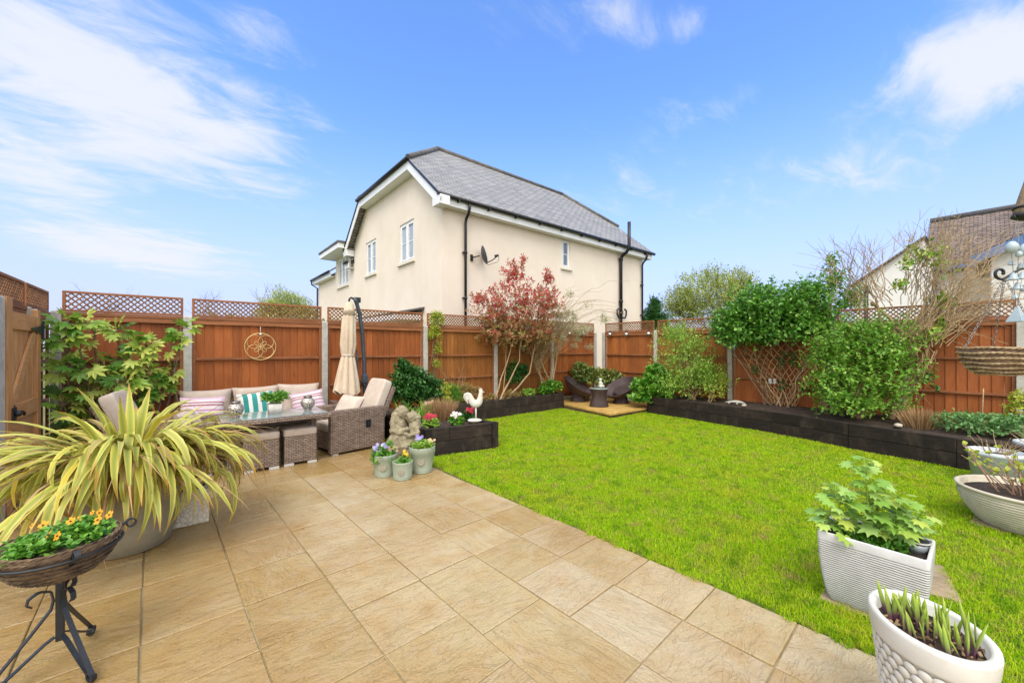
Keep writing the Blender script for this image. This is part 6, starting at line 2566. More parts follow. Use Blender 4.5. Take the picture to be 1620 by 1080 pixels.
for k in range(4):
    a = -.15 + .012 * k
    mb.tube([Q @ Vector((-.09, 0, .40)), Q @ Vector((a - .005, 0, .41 - .03 * k)), Q @ Vector((a - .02 + .01 * k, 0, .36 - .03 * k)), Q @ Vector((a + .005, 0, .32 - .02 * k))], [.02, .018, .012, .005], 8)
part('tail_feathers', mb, M_WHITE_CAST, t)
mb = MB()
mb.tube([Q @ Vector((.02, 0, .02)), Q @ Vector((.02, 0, .22))], .013, 10)
part('stem', mb, M_WHITE_CAST, t)
mb = MB()
mb.sphere((0, 0, .005), .10, 24, 10, (1.15, .8, .30), Q)
part('base', mb, M_WHITE_CAST, t)

# ------------------------------------------------------------------ tub chairs and bistro table in the paved corner
RT = Mat('chocolate_rattan')
tc_ = RT.n('ShaderNodeTexCoord')
wv_ = RT.n('ShaderNodeTexWave', wave_type='BANDS', bands_direction='X')
RT.l(tc_, 'UV', wv_, 'Vector')
wv_.inputs['Scale'].default_value = 30
colr = RT.ramp([(c('#2d2120'), 0.2), (c('#4d3b39'), 0.8)], wv_, 0).outputs[0]
RT.bsdf(colr, 0.45, 0, 0.5, wv_.outputs[0], 0.5, 0.006)
M_CHOC = RT.m


def tub_chair(x, y, nrm, label):
    t = thing('tub_chair', label, 'chair', (x, y, .10), group='brown tub chairs in the paved corner')
    mb = MB()
    mb.lathe([(.205, 0), (.205, .012), (.175, .10), (.165, .16), (.175, .22), (.20, .27)], 32)
    part('base', mb, M_CHOC, t)
    nn = Vector(nrm).normalized()
    M = nn.to_track_quat('Z', 'Y').to_matrix().to_4x4()
    M.translation = Vector((0, 0, .40))
    M.translation = Vector((0, 0, .36)) - Vector((nn.x, nn.y, 0)) * .04
    mb = MB()
    mb.lathe([(.001, -.115), (.12, -.11), (.26, -.07), (.37, .01), (.425, .085), (.44, .10), (.45, .09), (.435, .06), (.38, -.03), (.27, -.11), (.12, -.15), (.001, -.155)], 40, M)
    part('seat_shell', mb, M_CHOC, t)
    mb = MB()
    mb.lathe([(.001, -.085), (.2, -.075), (.28, -.045), (.30, -.06), (.001, -.11)], 32, M)
    part('seat_pad', mb, mat_plain('brown_pad', c('#332826'), c('#3f3230'), 9, 0.9) if 'brown_pad' not in bpy.data.materials else bpy.data.materials['brown_pad'], t)
    return t


tub_chair(8.13, 6.95, (.26, -.46, .84), 'brown rattan tub chair left of the bistro table, in front of the rear fence')
tub_chair(8.72, 6.02, (-.52, .12, .84), 'brown rattan tub chair right of the bistro table, half behind the ivy bush')
t = thing('bistro_table', 'waisted brown rattan side table between the two tub chairs', 'table', (7.82, 6.03, .10))
mb = MB()
mb.lathe([(.235, 0), (.235, .012), (.20, .12), (.178, .22), (.182, .30), (.205, .38), (.225, .425)], 36)
part('pedestal', mb, M_CHOC, t)
mb = MB()
mb.lathe([(.001, .427), (.235, .427), (.24, .432), (.24, .444), (.235, .449), (.001, .449)], 36)
part('table_top', mb, GL.m, t)
t = thing('figurine', 'small white seated figurine on the brown bistro table', 'figurine', (7.83, 5.98, .55))
mb = MB()
for p_, r_, s_ in (((0, 0, .05), .06, (1, 1, .85)), ((-.01, 0, .12), .045, (1, 1, 1.3)), ((-.012, -.005, .20), .034, (1, 1, 1.15)), ((.05, -.02, .045), .03, (1.4, 1, 1)), ((.03, -.04, .10), .018, (1, 1, 1.6))):
    mb.sphere(Q @ Vector(p_), r_, 14, 10, s_)
o = part('body', mb, M_WHITE_CAST, t)
o = thing('flower_pot', 'small pale pot on the ground behind the bistro table', 'plant pot', (8.55, 6.85, .10))
mb = MB()
mb.lathe([(.08, 0), (.10, .12), (.105, .125), (.105, .15), (.095, .15), (.09, .12), (.001, .12)], 24)
part('pot', mb, M_CONC, o)

# small things lying in the beds
M_PEB = mat_plain('pale_stone', c('#a59a86'), c('#c2b8a4'), 14, 0.85, 0.4, 60)


def pebble(p, s, label):
    mb = MB()
    mb.sphere((0, 0, s * .25), s, 16, 10, (1.2, .9, .55))
    for k, v in enumerate(mb.v):
        mb.v[k] = v * (1 + .18 * noise.noise(v * (2.2 / s)))
    o = single('stone', mb, M_PEB, label, 'stone', 'stones in the right bed')
    o.location = p
    return o


pebble(on_z(1421, 674, .36), .055, 'pale stone at the foot of the bare climber in the right bed')
pebble(on_z(1177, 642, .36), .05, 'small pale stone near the lizard ornament in the right bed')
lp = on_z(1163, 638, .36)
t = thing('lizard_ornament', 'grey lizard ornament lying on the bed edge left of the willow fan', 'ornament', (lp.x, lp.y, .35))
mb = MB()
mb.tube([(0, .20, .02), (.02, .12, .03), (0, .04, .045), (.0, -.05, .05), (.02, -.13, .04), (.0, -.2, .025)], [.012, .03, .042, .045, .03, .006], 10, flat=(1, .7))
for y in (.08, -.08):
    mb.tube([(0, y, .03), (-.07, y + .03, .02), (-.10, y, .01)], [.014, .012, .010], 6)
part('body', mb, M_CONC, t)
mb = MB()
bp = on_x(1222, 603, 9.42)
for a in (.5, 2.4, 3.8, 5.6):
    mb.sphere((0, math.cos(a) * .05, math.sin(a) * .04), .035, 10, 6, (.3, 1, 1))
o = single('metal_ornament', mb, M_CONC, 'small silvery flower ornament hung on the willow fan', 'ornament')
o.location = bp

# ------------------------------------------------------------------ phormium in its big stone bowl
M_BOWL = mat_plain('stone_planter', c('#857c66'), c('#989078'), 5, 0.75, 0.3, 70, dirt=c('#7d745e'))
t = thing('phormium', 'big yellow-striped spiky phormium in a round stone-coloured pot on the patio', 'potted plant', (-.32, 4.24, 0))
mb = MB()
mb.lathe([(.22, 0), (.24, .01), (.285, .14), (.305, .30), (.31, .40), (.30, .52), (.295, .57), (.305, .60), (.31, .62), (.29, .63), (.275, .61), (.265, .54), (.001, .54)], 48)
part('pot', mb, M_BOWL, t)
PH = Mat('striped_strap_leaf')
tc_ = PH.n('ShaderNodeTexCoord')
sv = PH.n('ShaderNodeSeparateXYZ')
PH.l(tc_, 'UV', sv, 0)
g = PH.n('ShaderNodeNewGeometry')
r1 = PH.ramp([(c('#d8ca66'), 0.0), (c('#ccc158'), 0.15), (c('#a8ac48'), 0.27), (c('#919c44'), 0.5), (c('#a8ac4a'), 0.74), (c('#ccc158'), 0.85), (c('#d8ca66'), 1.0)])
PH.l(sv, 0, r1, 'Fac')
r2 = PH.ramp([(c('#d4b02e'), 0.0), (c('#b0b044'), 0.18), (c('#8ea04a'), 0.6), (c('#c2bc6c'), 0.86), (c('#a8854c'), 1.0)], g, 'Random Per Island')
r3 = PH.ramp([(L(.7, .7, .7), 0.0), (L(.15, .15, .15), 0.25), (L(.1, .1, .1), 0.8), (L(.55, .55, .55), 0.9), (L(.85, .85, .85), 1.0)], g, 'Random Per Island')
colr = PH.mix(r1.outputs[0], r2.outputs[0], r3.outputs[0])
nz = PH.noise(5, 3, .5)
tipv = PH.math('ADD', sv.outputs[1], PH.math('MULTIPLY', nz.outputs[0], .25))
tf_ = PH.ramp([(L(0, 0, 0), 0.0), (L(0, 0, 0), 0.88), (L(.8, .8, .8), 1.0)])
PH.nt.links.new(PH.math('SUBTRACT', tipv, .1), tf_.inputs['Fac'])
colr = PH.mix(colr, c('#b0772c'), tf_.outputs[0])
PH.bsdf(colr, 0.4, 0, 0.4, translucent=.25)
mb, dead = MB(), MB()
rn = random.Random(17)
for k in range(320):
    az = rn.uniform(0, 2 * PI)
    q = rn.random()
    rise = R(rn.uniform(8, 58) if q < .95 else rn.uniform(60, 86))
    ln = rn.uniform(.66, 1.10) if q < .95 else rn.uniform(.45, .72)
    b = (math.cos(az) * rn.uniform(0, .17), math.sin(az) * rn.uniform(0, .17), .58 + rn.uniform(-.02, .03))
    strap(mb, b, az + rn.gauss(0, .25), ln, rn.uniform(.018, .056), rise, R(rn.uniform(80, 175)) if q < .95 else R(rn.uniform(10, 60)), 11, .22, rn.uniform(-.8, .8), (rn.uniform(.35, .7), R(rn.uniform(15, 70))) if rn.random() < .3 else None, rn.gauss(0, .12))
va = math.atan2(-FWD[1], -FWD[0])
for k in range(95):
    az = va + rn.uniform(-1.2, 2.1)
    b = (math.cos(az) * rn.uniform(.08, .22), math.sin(az) * rn.uniform(.08, .22), .60)
    strap(mb, b, az + rn.gauss(0, .2), rn.uniform(.62, 1.0), rn.uniform(.030, .056), R(rn.uniform(35, 68)), R(rn.uniform(130, 185)), 12, .2, rn.uniform(-.7, .7), (rn.uniform(.25, .5), R(rn.uniform(15, 60))) if rn.random() < .5 else None, rn.gauss(0, .15))
for k in range(170):
    az = rn.uniform(0, 2 * PI)
    b = (math.cos(az) * rn.uniform(.05, .2), math.sin(az) * rn.uniform(.05, .2), .58)
    strap(dead, b, az, rn.uniform(.5, 1.2), rn.uniform(.006, .015), R(rn.uniform(5, 55)), R(rn.uniform(60, 150)), 9, .3, rn.uniform(-2, 2), None, rn.gauss(0, .25))
part('leaves', mb, PH.m, t)
part('dead_leaves', dead, F_DRY, t, label='thin dry brown leaves')
mb = MB()
mb.lathe([(.265, .55), (.18, .60), (.001, .62)], 20)
part('soil', mb, M_SOIL, t)
p = on_z(300, 834, 0) + Vector((FWD[0] * .16 - .11, FWD[1] * .16 + .05, 0))
t = thing('flower_pot', 'cream square patterned pot half hidden behind the phormium', 'plant pot', (p.x, p.y, 0))
mb = MB()
mb.box(-.14, .14, -.14, .14, 0, .30)
VP = Mat('crackled_cream_pot')
vo = VP.n('ShaderNodeTexVoronoi', feature='DISTANCE_TO_EDGE')
vo.inputs['Scale'].default_value = 26
tc_ = VP.n('ShaderNodeTexCoord')
VP.l(tc_, 'Object', vo, 'Vector')
VP.bsdf(VP.ramp([(c('#a79c85'), 0.0), (c('#cfc6b2'), 0.12)], vo, 0).outputs[0], 0.7, 0, .3, vo.outputs[0], .6, .01)
part('pot', mb, VP.m, t, bevel=.012)
mb = MB()
mb.lathe([(.12, .302), (.05, .32), (.001, .325)], 12)
part('soil', mb, M_SOIL, t)

# ------------------------------------------------------------------ wrought-iron stand with a basket of violas
BS = Vector((-.45, 2.82, 0))
t = thing('basket_stand', 'black wrought-iron stand on scrolled legs carrying the basket of yellow violas', 'plant stand', BS)


def strip(mb, pts, w=.019, th=.006):
    """flat iron strap bent along pts (in one upright plane)"""
    P = [Vector(p) for p in pts]
    a = Vector((P[-1].x - P[0].x, P[-1].y - P[0].y, 0))
    far = max(P, key=lambda p: math.hypot(p.x, p.y))
    rad = Vector((far.x, far.y, 0)).normalized()
    s = Vector((-rad.y, rad.x, 0))
    i0 = len(mb.v)
    for k, p in enumerate(P):
        d = (P[min(k + 1, len(P) - 1)] - P[max(k - 1, 0)]).normalized()
        n = s.cross(d)
        for q, r_ in ((-1, -1), (1, -1), (1, 1), (-1, 1)):
            mb.v.append(p + s * q * w / 2 + n * r_ * th / 2)
    m = len(P)
    for k in range(m - 1):
        for q in range(4):
            a_, b_ = i0 + k * 4 + q, i0 + k * 4 + (q + 1) % 4
            mb.face((a_, b_, b_ + 4, a_ + 4))
    mb.face([i0 + q for q in (3, 2, 1, 0)])
    mb.face([i0 + (m - 1) * 4 + q for q in range(4)])


def curl(cx_, cz_, r_, a0, a1, n=14, shrink=.45):
    return [(cx_ + r_ * (1 - shrink * k / n) * math.cos(a0 + (a1 - a0) * k / n), cz_ + r_ * (1 - shrink * k / n) * math.sin(a0 + (a1 - a0) * k / n)) for k in range(n + 1)]


mb = MB()
mb.box(-.014, .014, -.014, .014, .14, .47)
part('pole', mb, M_IRON, t, bevel=.002)
for az in (R(-58), R(72), R(205)):
    d = Vector((math.cos(az), math.sin(az), 0))
    prof = curl(.055, .345, .045, R(-250), R(0), 14, .3)[::-1]
    prof = [(.075, .40), (.10, .385), (.105, .36), (.09, .345)][::-1] + [(.06, .40), (.03, .385), (.022, .34), (.03, .30), (.10, .21), (.20, .09), (.245, .035)] + curl(.235, .028, .026, R(20), R(-290), 12, .45)
    mb = MB()
    strip(mb, [(d.x * r_, d.y * r_, z) for r_, z in prof])
    strip(mb, [(d.x * r_, d.y * r_, z) for r_, z in [(.018, .165), (.05, .15), (.14, .085), (.225, .03)]])
    part('leg', mb, M_IRON, t)
for k in range(4):
    az = R(20 + 90 * k)
    d = Vector((math.cos(az), math.sin(az), 0))
    prof = [(.012, .45), (.05, .452), (.11, .475), (.165, .52), (.20, .575), (.215, .60), (.235, .615)] + curl(.25, .60, .024, R(110), R(-200), 12, .4)
    mb = MB()
    strip(mb, [(d.x * r_, d.y * r_, z) for r_, z in prof], .02)
    part('cradle_arm', mb, M_IRON, t)
mb = MB()
mb.tube([(math.cos(2 * PI * k / 40) * .212, math.sin(2 * PI * k / 40) * .212, .575) for k in range(41)], .007, 6, cap=False)
part('cradle_ring', mb, M_IRON, t)

M_BASKET = mat_plain('woven_twig', c('#4b3626'), c('#93775a'), 18, 0.75, 0.5, 50)
M_BASKET_L = mat_plain('plaited_rush', c('#8c7452'), c('#c4ad85'), 26, 0.8, 0.5, 70)


def plaited_basket(parent, r_, zt, zb, rows=7, seed=0, ropem=None):
    rn = random.Random(seed)
    mb, rope = MB(), MB()
    prof = []
    for k in range(9):
        s = k / 8
        prof.append((r_ * (.40 + .60 * math.sin(s * PI / 2) ** .8) - .006, zb + (zt - zb) * (1 - math.cos(s * PI / 2)) ** .8 * 1.0))
    mb.lathe(prof + [(prof[-1][0] - .012, zt - .004), (prof[-1][0] - .03, zt - .05)], 36)
    part('basket', mb, M_BASKET, parent)
    for k in range(rows):
        s = .12 + .88 * k / (rows - 1)
        rr = r_ * (.40 + .60 * math.sin(s * PI / 2) ** .8)
        z = zb + (zt - zb) * (1 - math.cos(s * PI / 2)) ** .8
        for ph in (0, PI):
            pts = []
            n = 120
            for j in range(n + 1):
                a = 2 * PI * j / n
                w = a * 21 + ph + k
                pts.append((math.cos(a) * (rr + .0028 * math.cos(w)), math.sin(a) * (rr + .0028 * math.cos(w)), z + .0036 * math.sin(w) + .002 * math.sin(a * 5 + k)))
            rope.tube(pts, .0034 if ropem else .0032, 5, cap=False)
    part('plaited_rows', rope, ropem or M_BASKET_L, parent)


bk = thing('viola_basket', 'woven basket of green leaves and yellow-orange violas on the iron stand', 'flower basket', BS + Vector((0, 0, .455)))
plaited_basket(bk, .205, .165, .0, 8, 2, mat_plain('dark_plaited_rush', c('#33261c'), c('#7c664a'), 20, 0.8, 0.5, 70))
mb = MB()
mb.lathe([(.185, .13), (.1, .155), (.001, .165)], 24)
part('soil', mb, M_SOIL, bk)
me, _, _ = crown('foliage', [((0, 0, .165), (.175, .175, .045)), ((.05, .05, .18), (.12, .12, .05)), ((-.06, -.05, .175), (.1, .1, .045))], 460, 5, .035, .026, T_oval(.36, .08), up=.8, lo_cut=-.1, shell=.35)
part('foliage', me, F_MID, bk)
rn = random.Random(44)
it = []
for (a, b) in ((.12, .10), (.09, .13), (-.07, .10), (-.10, .07), (.13, -.04), (.03, .03), (-.02, -.09), (.01, -.11), (.16, .05), (.05, .1)):
    it.append((Vector((a, b, .225 + rn.uniform(-.01, .015))), (TOV + Vector((rn.gauss(0, .3), rn.gauss(0, .3), 0))).normalized(), rn.choice((.022, .024, .013))))
for q in it:
    fl = part('flower', blossoms('flower', [q]), F_ORANGE, bk)
    mb = MB()
    mb.sphere(q[0] + q[1] * q[2] * .12, q[2] * .2, 8, 6)
    part('eye', mb, M_EYE, fl)

# ------------------------------------------------------------------ white trough with a young maple-leaved plant
TRM = Mat('white_ridged_fibrestone')
tc_ = TRM.n('ShaderNodeTexCoord')
wv_ = TRM.n('ShaderNodeTexWave', wave_type='BANDS', bands_direction='Y')
TRM.l(tc_, 'UV', wv_, 'Vector')
wv_.inputs['Scale'].default_value = 24
wv_.inputs['Distortion'].default_value = 1.6
wv_.inputs['Detail'].default_value = 3
wv_.inputs['Detail Scale'].default_value = 1.2
sv = TRM.n('ShaderNodeSeparateXYZ')
TRM.l(tc_, 'Object', sv, 0)
below = TRM.math('LESS_THAN', sv.outputs[2], .372)
hgt = TRM.math('MULTIPLY', wv_.outputs[0], below)
n1 = TRM.noise(7, 5, .6)
colr = TRM.ramp([(c('#b9b8b4'), .3), (c('#cfcecb'), .7)], n1, 0).outputs[0]
TRM.bsdf(colr, .75, 0, .3, hgt, .9, .008)


def rrect(hx, hy, r_, n=6):
    o = []
    for cx_, cy_, a0 in ((hx - r_, hy - r_, 0), (-hx + r_, hy - r_, 90), (-hx + r_, -hy + r_, 180), (hx - r_, -hy + r_, 270)):
        for k in range(n + 1):
            a = R(a0 + 90 * k / n)
            o.append((cx_ + r_ * math.cos(a), cy_ + r_ * math.sin(a)))
    return o


def loft(mb, secs):
    """secs: [(z, outline)] with equal point counts"""
    i0 = len(mb.v)
    n = len(secs[0][1])
    for z, o in secs:
        for x, y in o:
            mb.v.append(Vector((x, y, z)))
    per = [0]
    o0 = secs[0][1]
    for k in range(n):
        a, b = o0[k], o0[(k + 1) % n]
        per.append(per[-1] + math.hypot(a[0] - b[0], a[1] - b[1]))
    acc = [0]
    for k in range(1, len(secs)):
        acc.append(acc[-1] + max(.002, abs(secs[k][0] - secs[k - 1][0])))
    for k in range(len(secs) - 1):
        for j in range(n):
            a, b = i0 + k * n + j, i0 + k * n + (j + 1) % n
            mb.face((a, b, b + n, a + n), ((per[j], acc[k]), (per[j + 1], acc[k]), (per[j + 1], acc[k + 1]), (per[j], acc[k + 1])), True)
    mb.face([i0 + j for j in range(n)][::-1])
    mb.face([i0 + (len(secs) - 1) * n + j for j in range(n)])


tr = thing('trough_planter', 'white ridged rectangular planter with a young bright green maple-leaved plant on the lawn edge', 'potted plant', (3.11, .405, .012))
mb = MB()
S_ = []
for k in range(11):
    s = k / 10
    bul = math.sin(s * PI * .5) ** .7
    S_.append((.423 * s, rrect(.105 + .075 * bul, .19 + .045 * bul, .018)))
S_.append((.423, rrect(.165, .22, .014)))
S_.append((.36, rrect(.158, .213, .014)))
loft(mb, S_)
part('planter', mb, TRM.m, tr, bevel=.004)
mb = MB()
mb.box(-.155, .155, -.21, .21, .361, .375)
part('soil', mb, M_SOIL, tr)
P_, A_, N_, SZ = [], [], [], []
st = MB()
rn = random.Random(23)
stems_ = [((.0, .03, .37), (.02, .05, .86)), ((-.03, .1, .37), (-.08, .17, .66)), ((.02, -.05, .37), (.0, -.10, .68)), ((.05, -.1, .37), (.06, -.19, .6)), ((-.05, .12, .37), (-.10, .22, .52)), ((.05, .0, .37), (.1, .0, .7))]
for a, b in stems_:
    pts = wander(a, b, 6, .03, rn)
    st.tube(pts, [.009 - .001 * i for i in range(7)], 6, cap=False)
    L_ = (Vector(b) - Vector(a)).length
    for k in range(int(12 + L_ * 62)):
        i = rn.uniform(1.6, 6)
        p = pts[int(i)].lerp(pts[min(6, int(i) + 1)], i % 1)
        az = rn.uniform(0, 2 * PI)
        d = Vector((math.cos(az), math.sin(az), rn.uniform(-.05, .6))).normalized()
        ln = rn.uniform(.04, .13) * (1.2 - i / 8)
        e = p + d * ln
        st.tube([p, p.lerp(e, .5) + Vector((0, 0, .01)), e], [.0028, .0022, .0018], 4, cap=False)
        P_.append(list(e)); A_.append(list(d + Vector((0, 0, -.35))))
        N_.append([rn.gauss(0, .3) - .2, rn.gauss(0, .3) - .2, 1])
        SZ.append(rn.uniform(.045, .080) * (1.15 - i / 14))
part('leaves', leaves('leaves', np.array(P_), np.array(A_), np.array(N_), np.array(SZ), T_palmate(7, .55, .16, 125, .9)), mat_leaf('young_maple_leaf', [c('#7aa63c'), c('#97bf58'), c('#b3d278'), c('#86b046'), c('#c3cf5e'), c('#a5c86e')], .4, .38, .5), tr)
part('stems', st, F_LIGHT, tr)
me, _, _ = crown('weeds', [((0, .02, .40), (.11, .18, .07))], 230, 4, .06, .035, T_diamond(.2, .1), up=.8)
part('weeds', me, F_MID, tr)
sl_ = thing('solar_light', 'small silver and black solar light standing in the white trough', 'solar light', (3.17, .235, .385))
mb = MB()
mb.lathe([(.001, .052), (.048, .05), (.052, .055), (.052, .066), (.046, .07), (.001, .07)], 24)
part('cap', mb, M_BLACKPL, sl_)
mb = MB()
mb.lathe([(.036, .0), (.044, .02), (.046, .05), (.040, .05), (.03, .0)], 20)
part('lamp_shade', mb, mat_plain('clear_plastic', c('#8b9296'), c('#a9b0b4'), 20, .15, spec=.8), sl_)
mb = MB()
mb.lathe([(.052, .056), (.0545, .06), (.052, .066)], 24)
mb.tube([(0, 0, -.02), (0, 0, .0)], .008, 6)
part('collar', mb, M_ALU, sl_)

# ------------------------------------------------------------------ white scalloped pot with lily shoots
ov = thing('scallop_pot', 'white oval pot with fish-scale relief and purple-green lily shoots at the patio edge', 'potted plant', (2.15, .13, 0), R(34))
M_GLOSSW = mat_plain('satin_white_pot', c('#c6c2b6'), c('#d6d3c9'), 4, .4, .06, 60, dirt=c('#b2ad9e'))
EL = (1.0, .74)


def orad(z):
    s = z / .42
    return .135 + .058 * s


mb = MB()
H_ = .50
mb.lathe([(.13, 0), (.135, .005), (orad(.41), .41), (.202, .413), (.207, .425), (.214, .485), (.212, .497), (.204, .502), (.188, .50), (.178, .49), (.172, .44), (.001, .44)], 64, sx=EL[0], sy=EL[1])
part('pot', mb, M_GLOSSW, ov)
mb = MB()
for row in range(11):
    z = .385 - row * .034
    r_ = orad(z)
    n = 26
    for k in range(n):
        a = 2 * PI * (k + .5 * (row % 2)) / n
        nn = Vector((math.cos(a) / EL[0], math.sin(a) / EL[1], -.14)).normalized()
        M = nn.to_track_quat('Z', 'Y').to_matrix().to_4x4()
        up_ = (Vector((0, 0, 1)) - nn * nn.z).normalized()
        xx_ = up_.cross(nn)
        M = Matrix((xx_, up_, nn)).transposed().to_4x4()
        ce = Vector((math.cos(a) * r_ * EL[0], math.sin(a) * r_ * EL[1], z))
        rot = Matrix.Rotation(R(9), 3, 'X')
        w_ = 2 * PI * r_ * .87 / n * .53
        i0 = len(mb.v)
        m_ = 14
        mb.v.append(ce + M.to_3x3() @ (rot @ Vector((0, -.002, .0065))))
        for q in range(m_):
            b = 2 * PI * q / m_
            mb.v.append(ce + M.to_3x3() @ (rot @ Vector((math.cos(b) * w_ * .72, math.sin(b) * .0165, .0055))))
        for q in range(m_):
            b = 2 * PI * q / m_
            mb.v.append(ce + M.to_3x3() @ (rot @ Vector((math.cos(b) * w_, math.sin(b) * .0215, -.001))))
        for q in range(m_):
            q2 = (q + 1) % m_
            mb.face((i0, i0 + 1 + q, i0 + 1 + q2), None, True)
            mb.face((i0 + 1 + q, i0 + 1 + m_ + q, i0 + 1 + m_ + q2, i0 + 1 + q2), None, True)
part('scale_relief', mb, M_GLOSSW, ov)
mb = MB()
NR, NA = 10, 36
for i in range(NR + 1):
    for j in range(NA):
        a = 2 * PI * j / NA
        q = .182 * i / NR
        x, y = math.cos(a) * q * EL[0], math.sin(a) * q * EL[1]
        mb.v.append(Vector((x, y, .452 + .018 * noise.noise(Vector((x * 30, y * 30, 2))) + .012 * noise.noise(Vector((x * 90, y * 90, 5))))))
for i in range(NR):
    for j in range(NA):
        a, b = i * NA + j, i * NA + (j + 1) % NA
        mb.face((a, a + NA, b + NA, b), None, False)
part('soil', mb, M_SOIL, ov)
mb = MB()
rn = random.Random(8)
for k in range(90):
    a, q = rn.uniform(0, 2 * PI), .165 * rn.random() ** .5
    mb.box(-.004, .004, -.010, .010, -.002, .003, Matrix.Translation((math.cos(a) * q, math.sin(a) * q * EL[1], .463)) @ Euler((rn.gauss(0, .5), rn.gauss(0, .5), rn.uniform(0, 6))).to_matrix().to_4x4())
tag(part('bark_chips', mb, mat_leaf('bark_chip', [c('#5b4230'), c('#7d6046'), c('#b59a72'), c('#3c2c20')], .9, 0), ov), kind='stuff')
LS = Mat('lily_shoot')
tc_ = LS.n('ShaderNodeTexCoord')
sv = LS.n('ShaderNodeSeparateXYZ')
LS.l(tc_, 'UV', sv, 0)
rr_ = LS.ramp([(c('#6a4258'), 0.0), (c('#7d5866'), .22), (c('#93a352'), .42), (c('#a8c24c'), .75), (c('#c4d262'), 1.0)])
LS.l(sv, 1, rr_, 'Fac')
LS.bsdf(rr_.outputs[0], .45, 0, .4, translucent=.2)
mb = MB()
rn = random.Random(5)
for k in range(60):
    a, q = rn.uniform(0, 2 * PI), .150 * rn.random() ** .5
    x, y = math.cos(a) * q, math.sin(a) * q * EL[1]
    h = rn.uniform(.07, .165)
    w = rn.uniform(.0045, .008)
    lean = Vector((rn.gauss(-.10, .12), rn.gauss(.10, .12), 1)).normalized()
    az = rn.uniform(0, PI)
    s = Vector((math.cos(az), math.sin(az), 0))
    n_ = s.cross(lean)
    i0 = len(mb.v)
    for lev, (t_, ww) in enumerate(((0, .8), (.25, 1.0), (.6, .95), (.85, .55), (1, .04))):
        c0 = Vector((x, y, .448)) + lean * h * t_ + n_ * .01 * t_ * t_
        for q_2 in range(6):
            b = 2 * PI * q_2 / 6
            mb.v.append(c0 + s * math.cos(b) * w * ww + n_ * math.sin(b) * w * .5 * ww)
    for lev in range(4):
        t0, t1 = (0, .25, .6, .85)[lev], (.25, .6, .85, 1)[lev]
        for q_2 in range(6):
            a_, b_ = i0 + lev * 6 + q_2, i0 + lev * 6 + (q_2 + 1) % 6
            mb.face((a_, b_, b_ + 6, a_ + 6), ((0, t0), (1, t0), (1, t1), (0, t1)), True)
part('shoots', mb, LS.m, ov)

# ------------------------------------------------------------------ ribbed bowl with sprouting hydrangea stems, and tubs behind it
M_RIB = mat_plain('ribbed_cream_bowl', c('#b8ae98'), c('#cdc4ae'), 5, .65, .15, 60, dirt=c('#8f8468'))
BW = Vector((5.505, -.275, .012))
bo = thing('ribbed_bowl', 'cream horizontally ribbed bowl planter of budding woody stems on the lawn', 'potted plant', BW)
mb = MB()
prof = [(.29, 0)]
n = 13
for k in range(n * 10 + 1):
    s = k / (n * 10)
    r_ = .295 + .130 * math.sin(s * PI * .5) ** .85
    prof.append((r_ + .0085 * abs(math.cos(k / 10 * PI)), .005 + .28 * s))
prof += [(.445, .29), (.447, .305), (.43, .312), (.41, .30), (.40, .25), (.001, .25)]
mb.lathe(prof, 64)
part('bowl', mb, M_RIB, bo)
mb = MB()
mb.lathe([(.40, .252), (.25, .27), (.1, .28), (.001, .275)], 30)
part('soil', mb, M_SOIL, bo)
mb = MB()
rn = random.Random(77)
P_, A_, N_, SZ = [], [], [], []
for k in range(64):
    a = rn.uniform(0, 2 * PI)
    q = rn.uniform(.02, .26)
    s = Vector((math.cos(a) * q, math.sin(a) * q, .28))
    out = rn.uniform(.05, .34)
    e = Vector((math.cos(a) * (q + out), math.sin(a) * (q + out), .28 + rn.uniform(.15, .40)))
    pts = wander(s, e, 6, .06, rn, sag=.04)
    mb.tube(pts, [.0055 - .0005 * i for i in range(7)], 5, cap=False)
    for j in range(rn.randrange(1, 5)):
        i = rn.randrange(3, 7)
        for w in range(rn.randrange(2, 5)):
            d = Vector((rn.gauss(0, 1), rn.gauss(0, 1), rn.gauss(.6, .6))).normalized()
            P_.append(list(pts[i])); A_.append(list(d)); N_.append([rn.gauss(0, .5), rn.gauss(0, .5), 1]); SZ.append(rn.uniform(.022, .045))
part('stems', mb, mat_plain('pinkish_stem', c('#8d6a56'), c('#b08e70'), 20, .8), bo)
part('budding_leaves', leaves('budding_leaves', *(lambda n, *r: r)('buds', np.array(P_), np.array(A_), np.array(N_), np.array(SZ), T_oval(.42, .15))), F_YELLOW, bo)
M_BLUEGREY = mat_plain('pale_blue_grey_glaze', c('#b3bcc2'), c('#c8cfd2'), 4, .4, dirt=c('#949da0'))
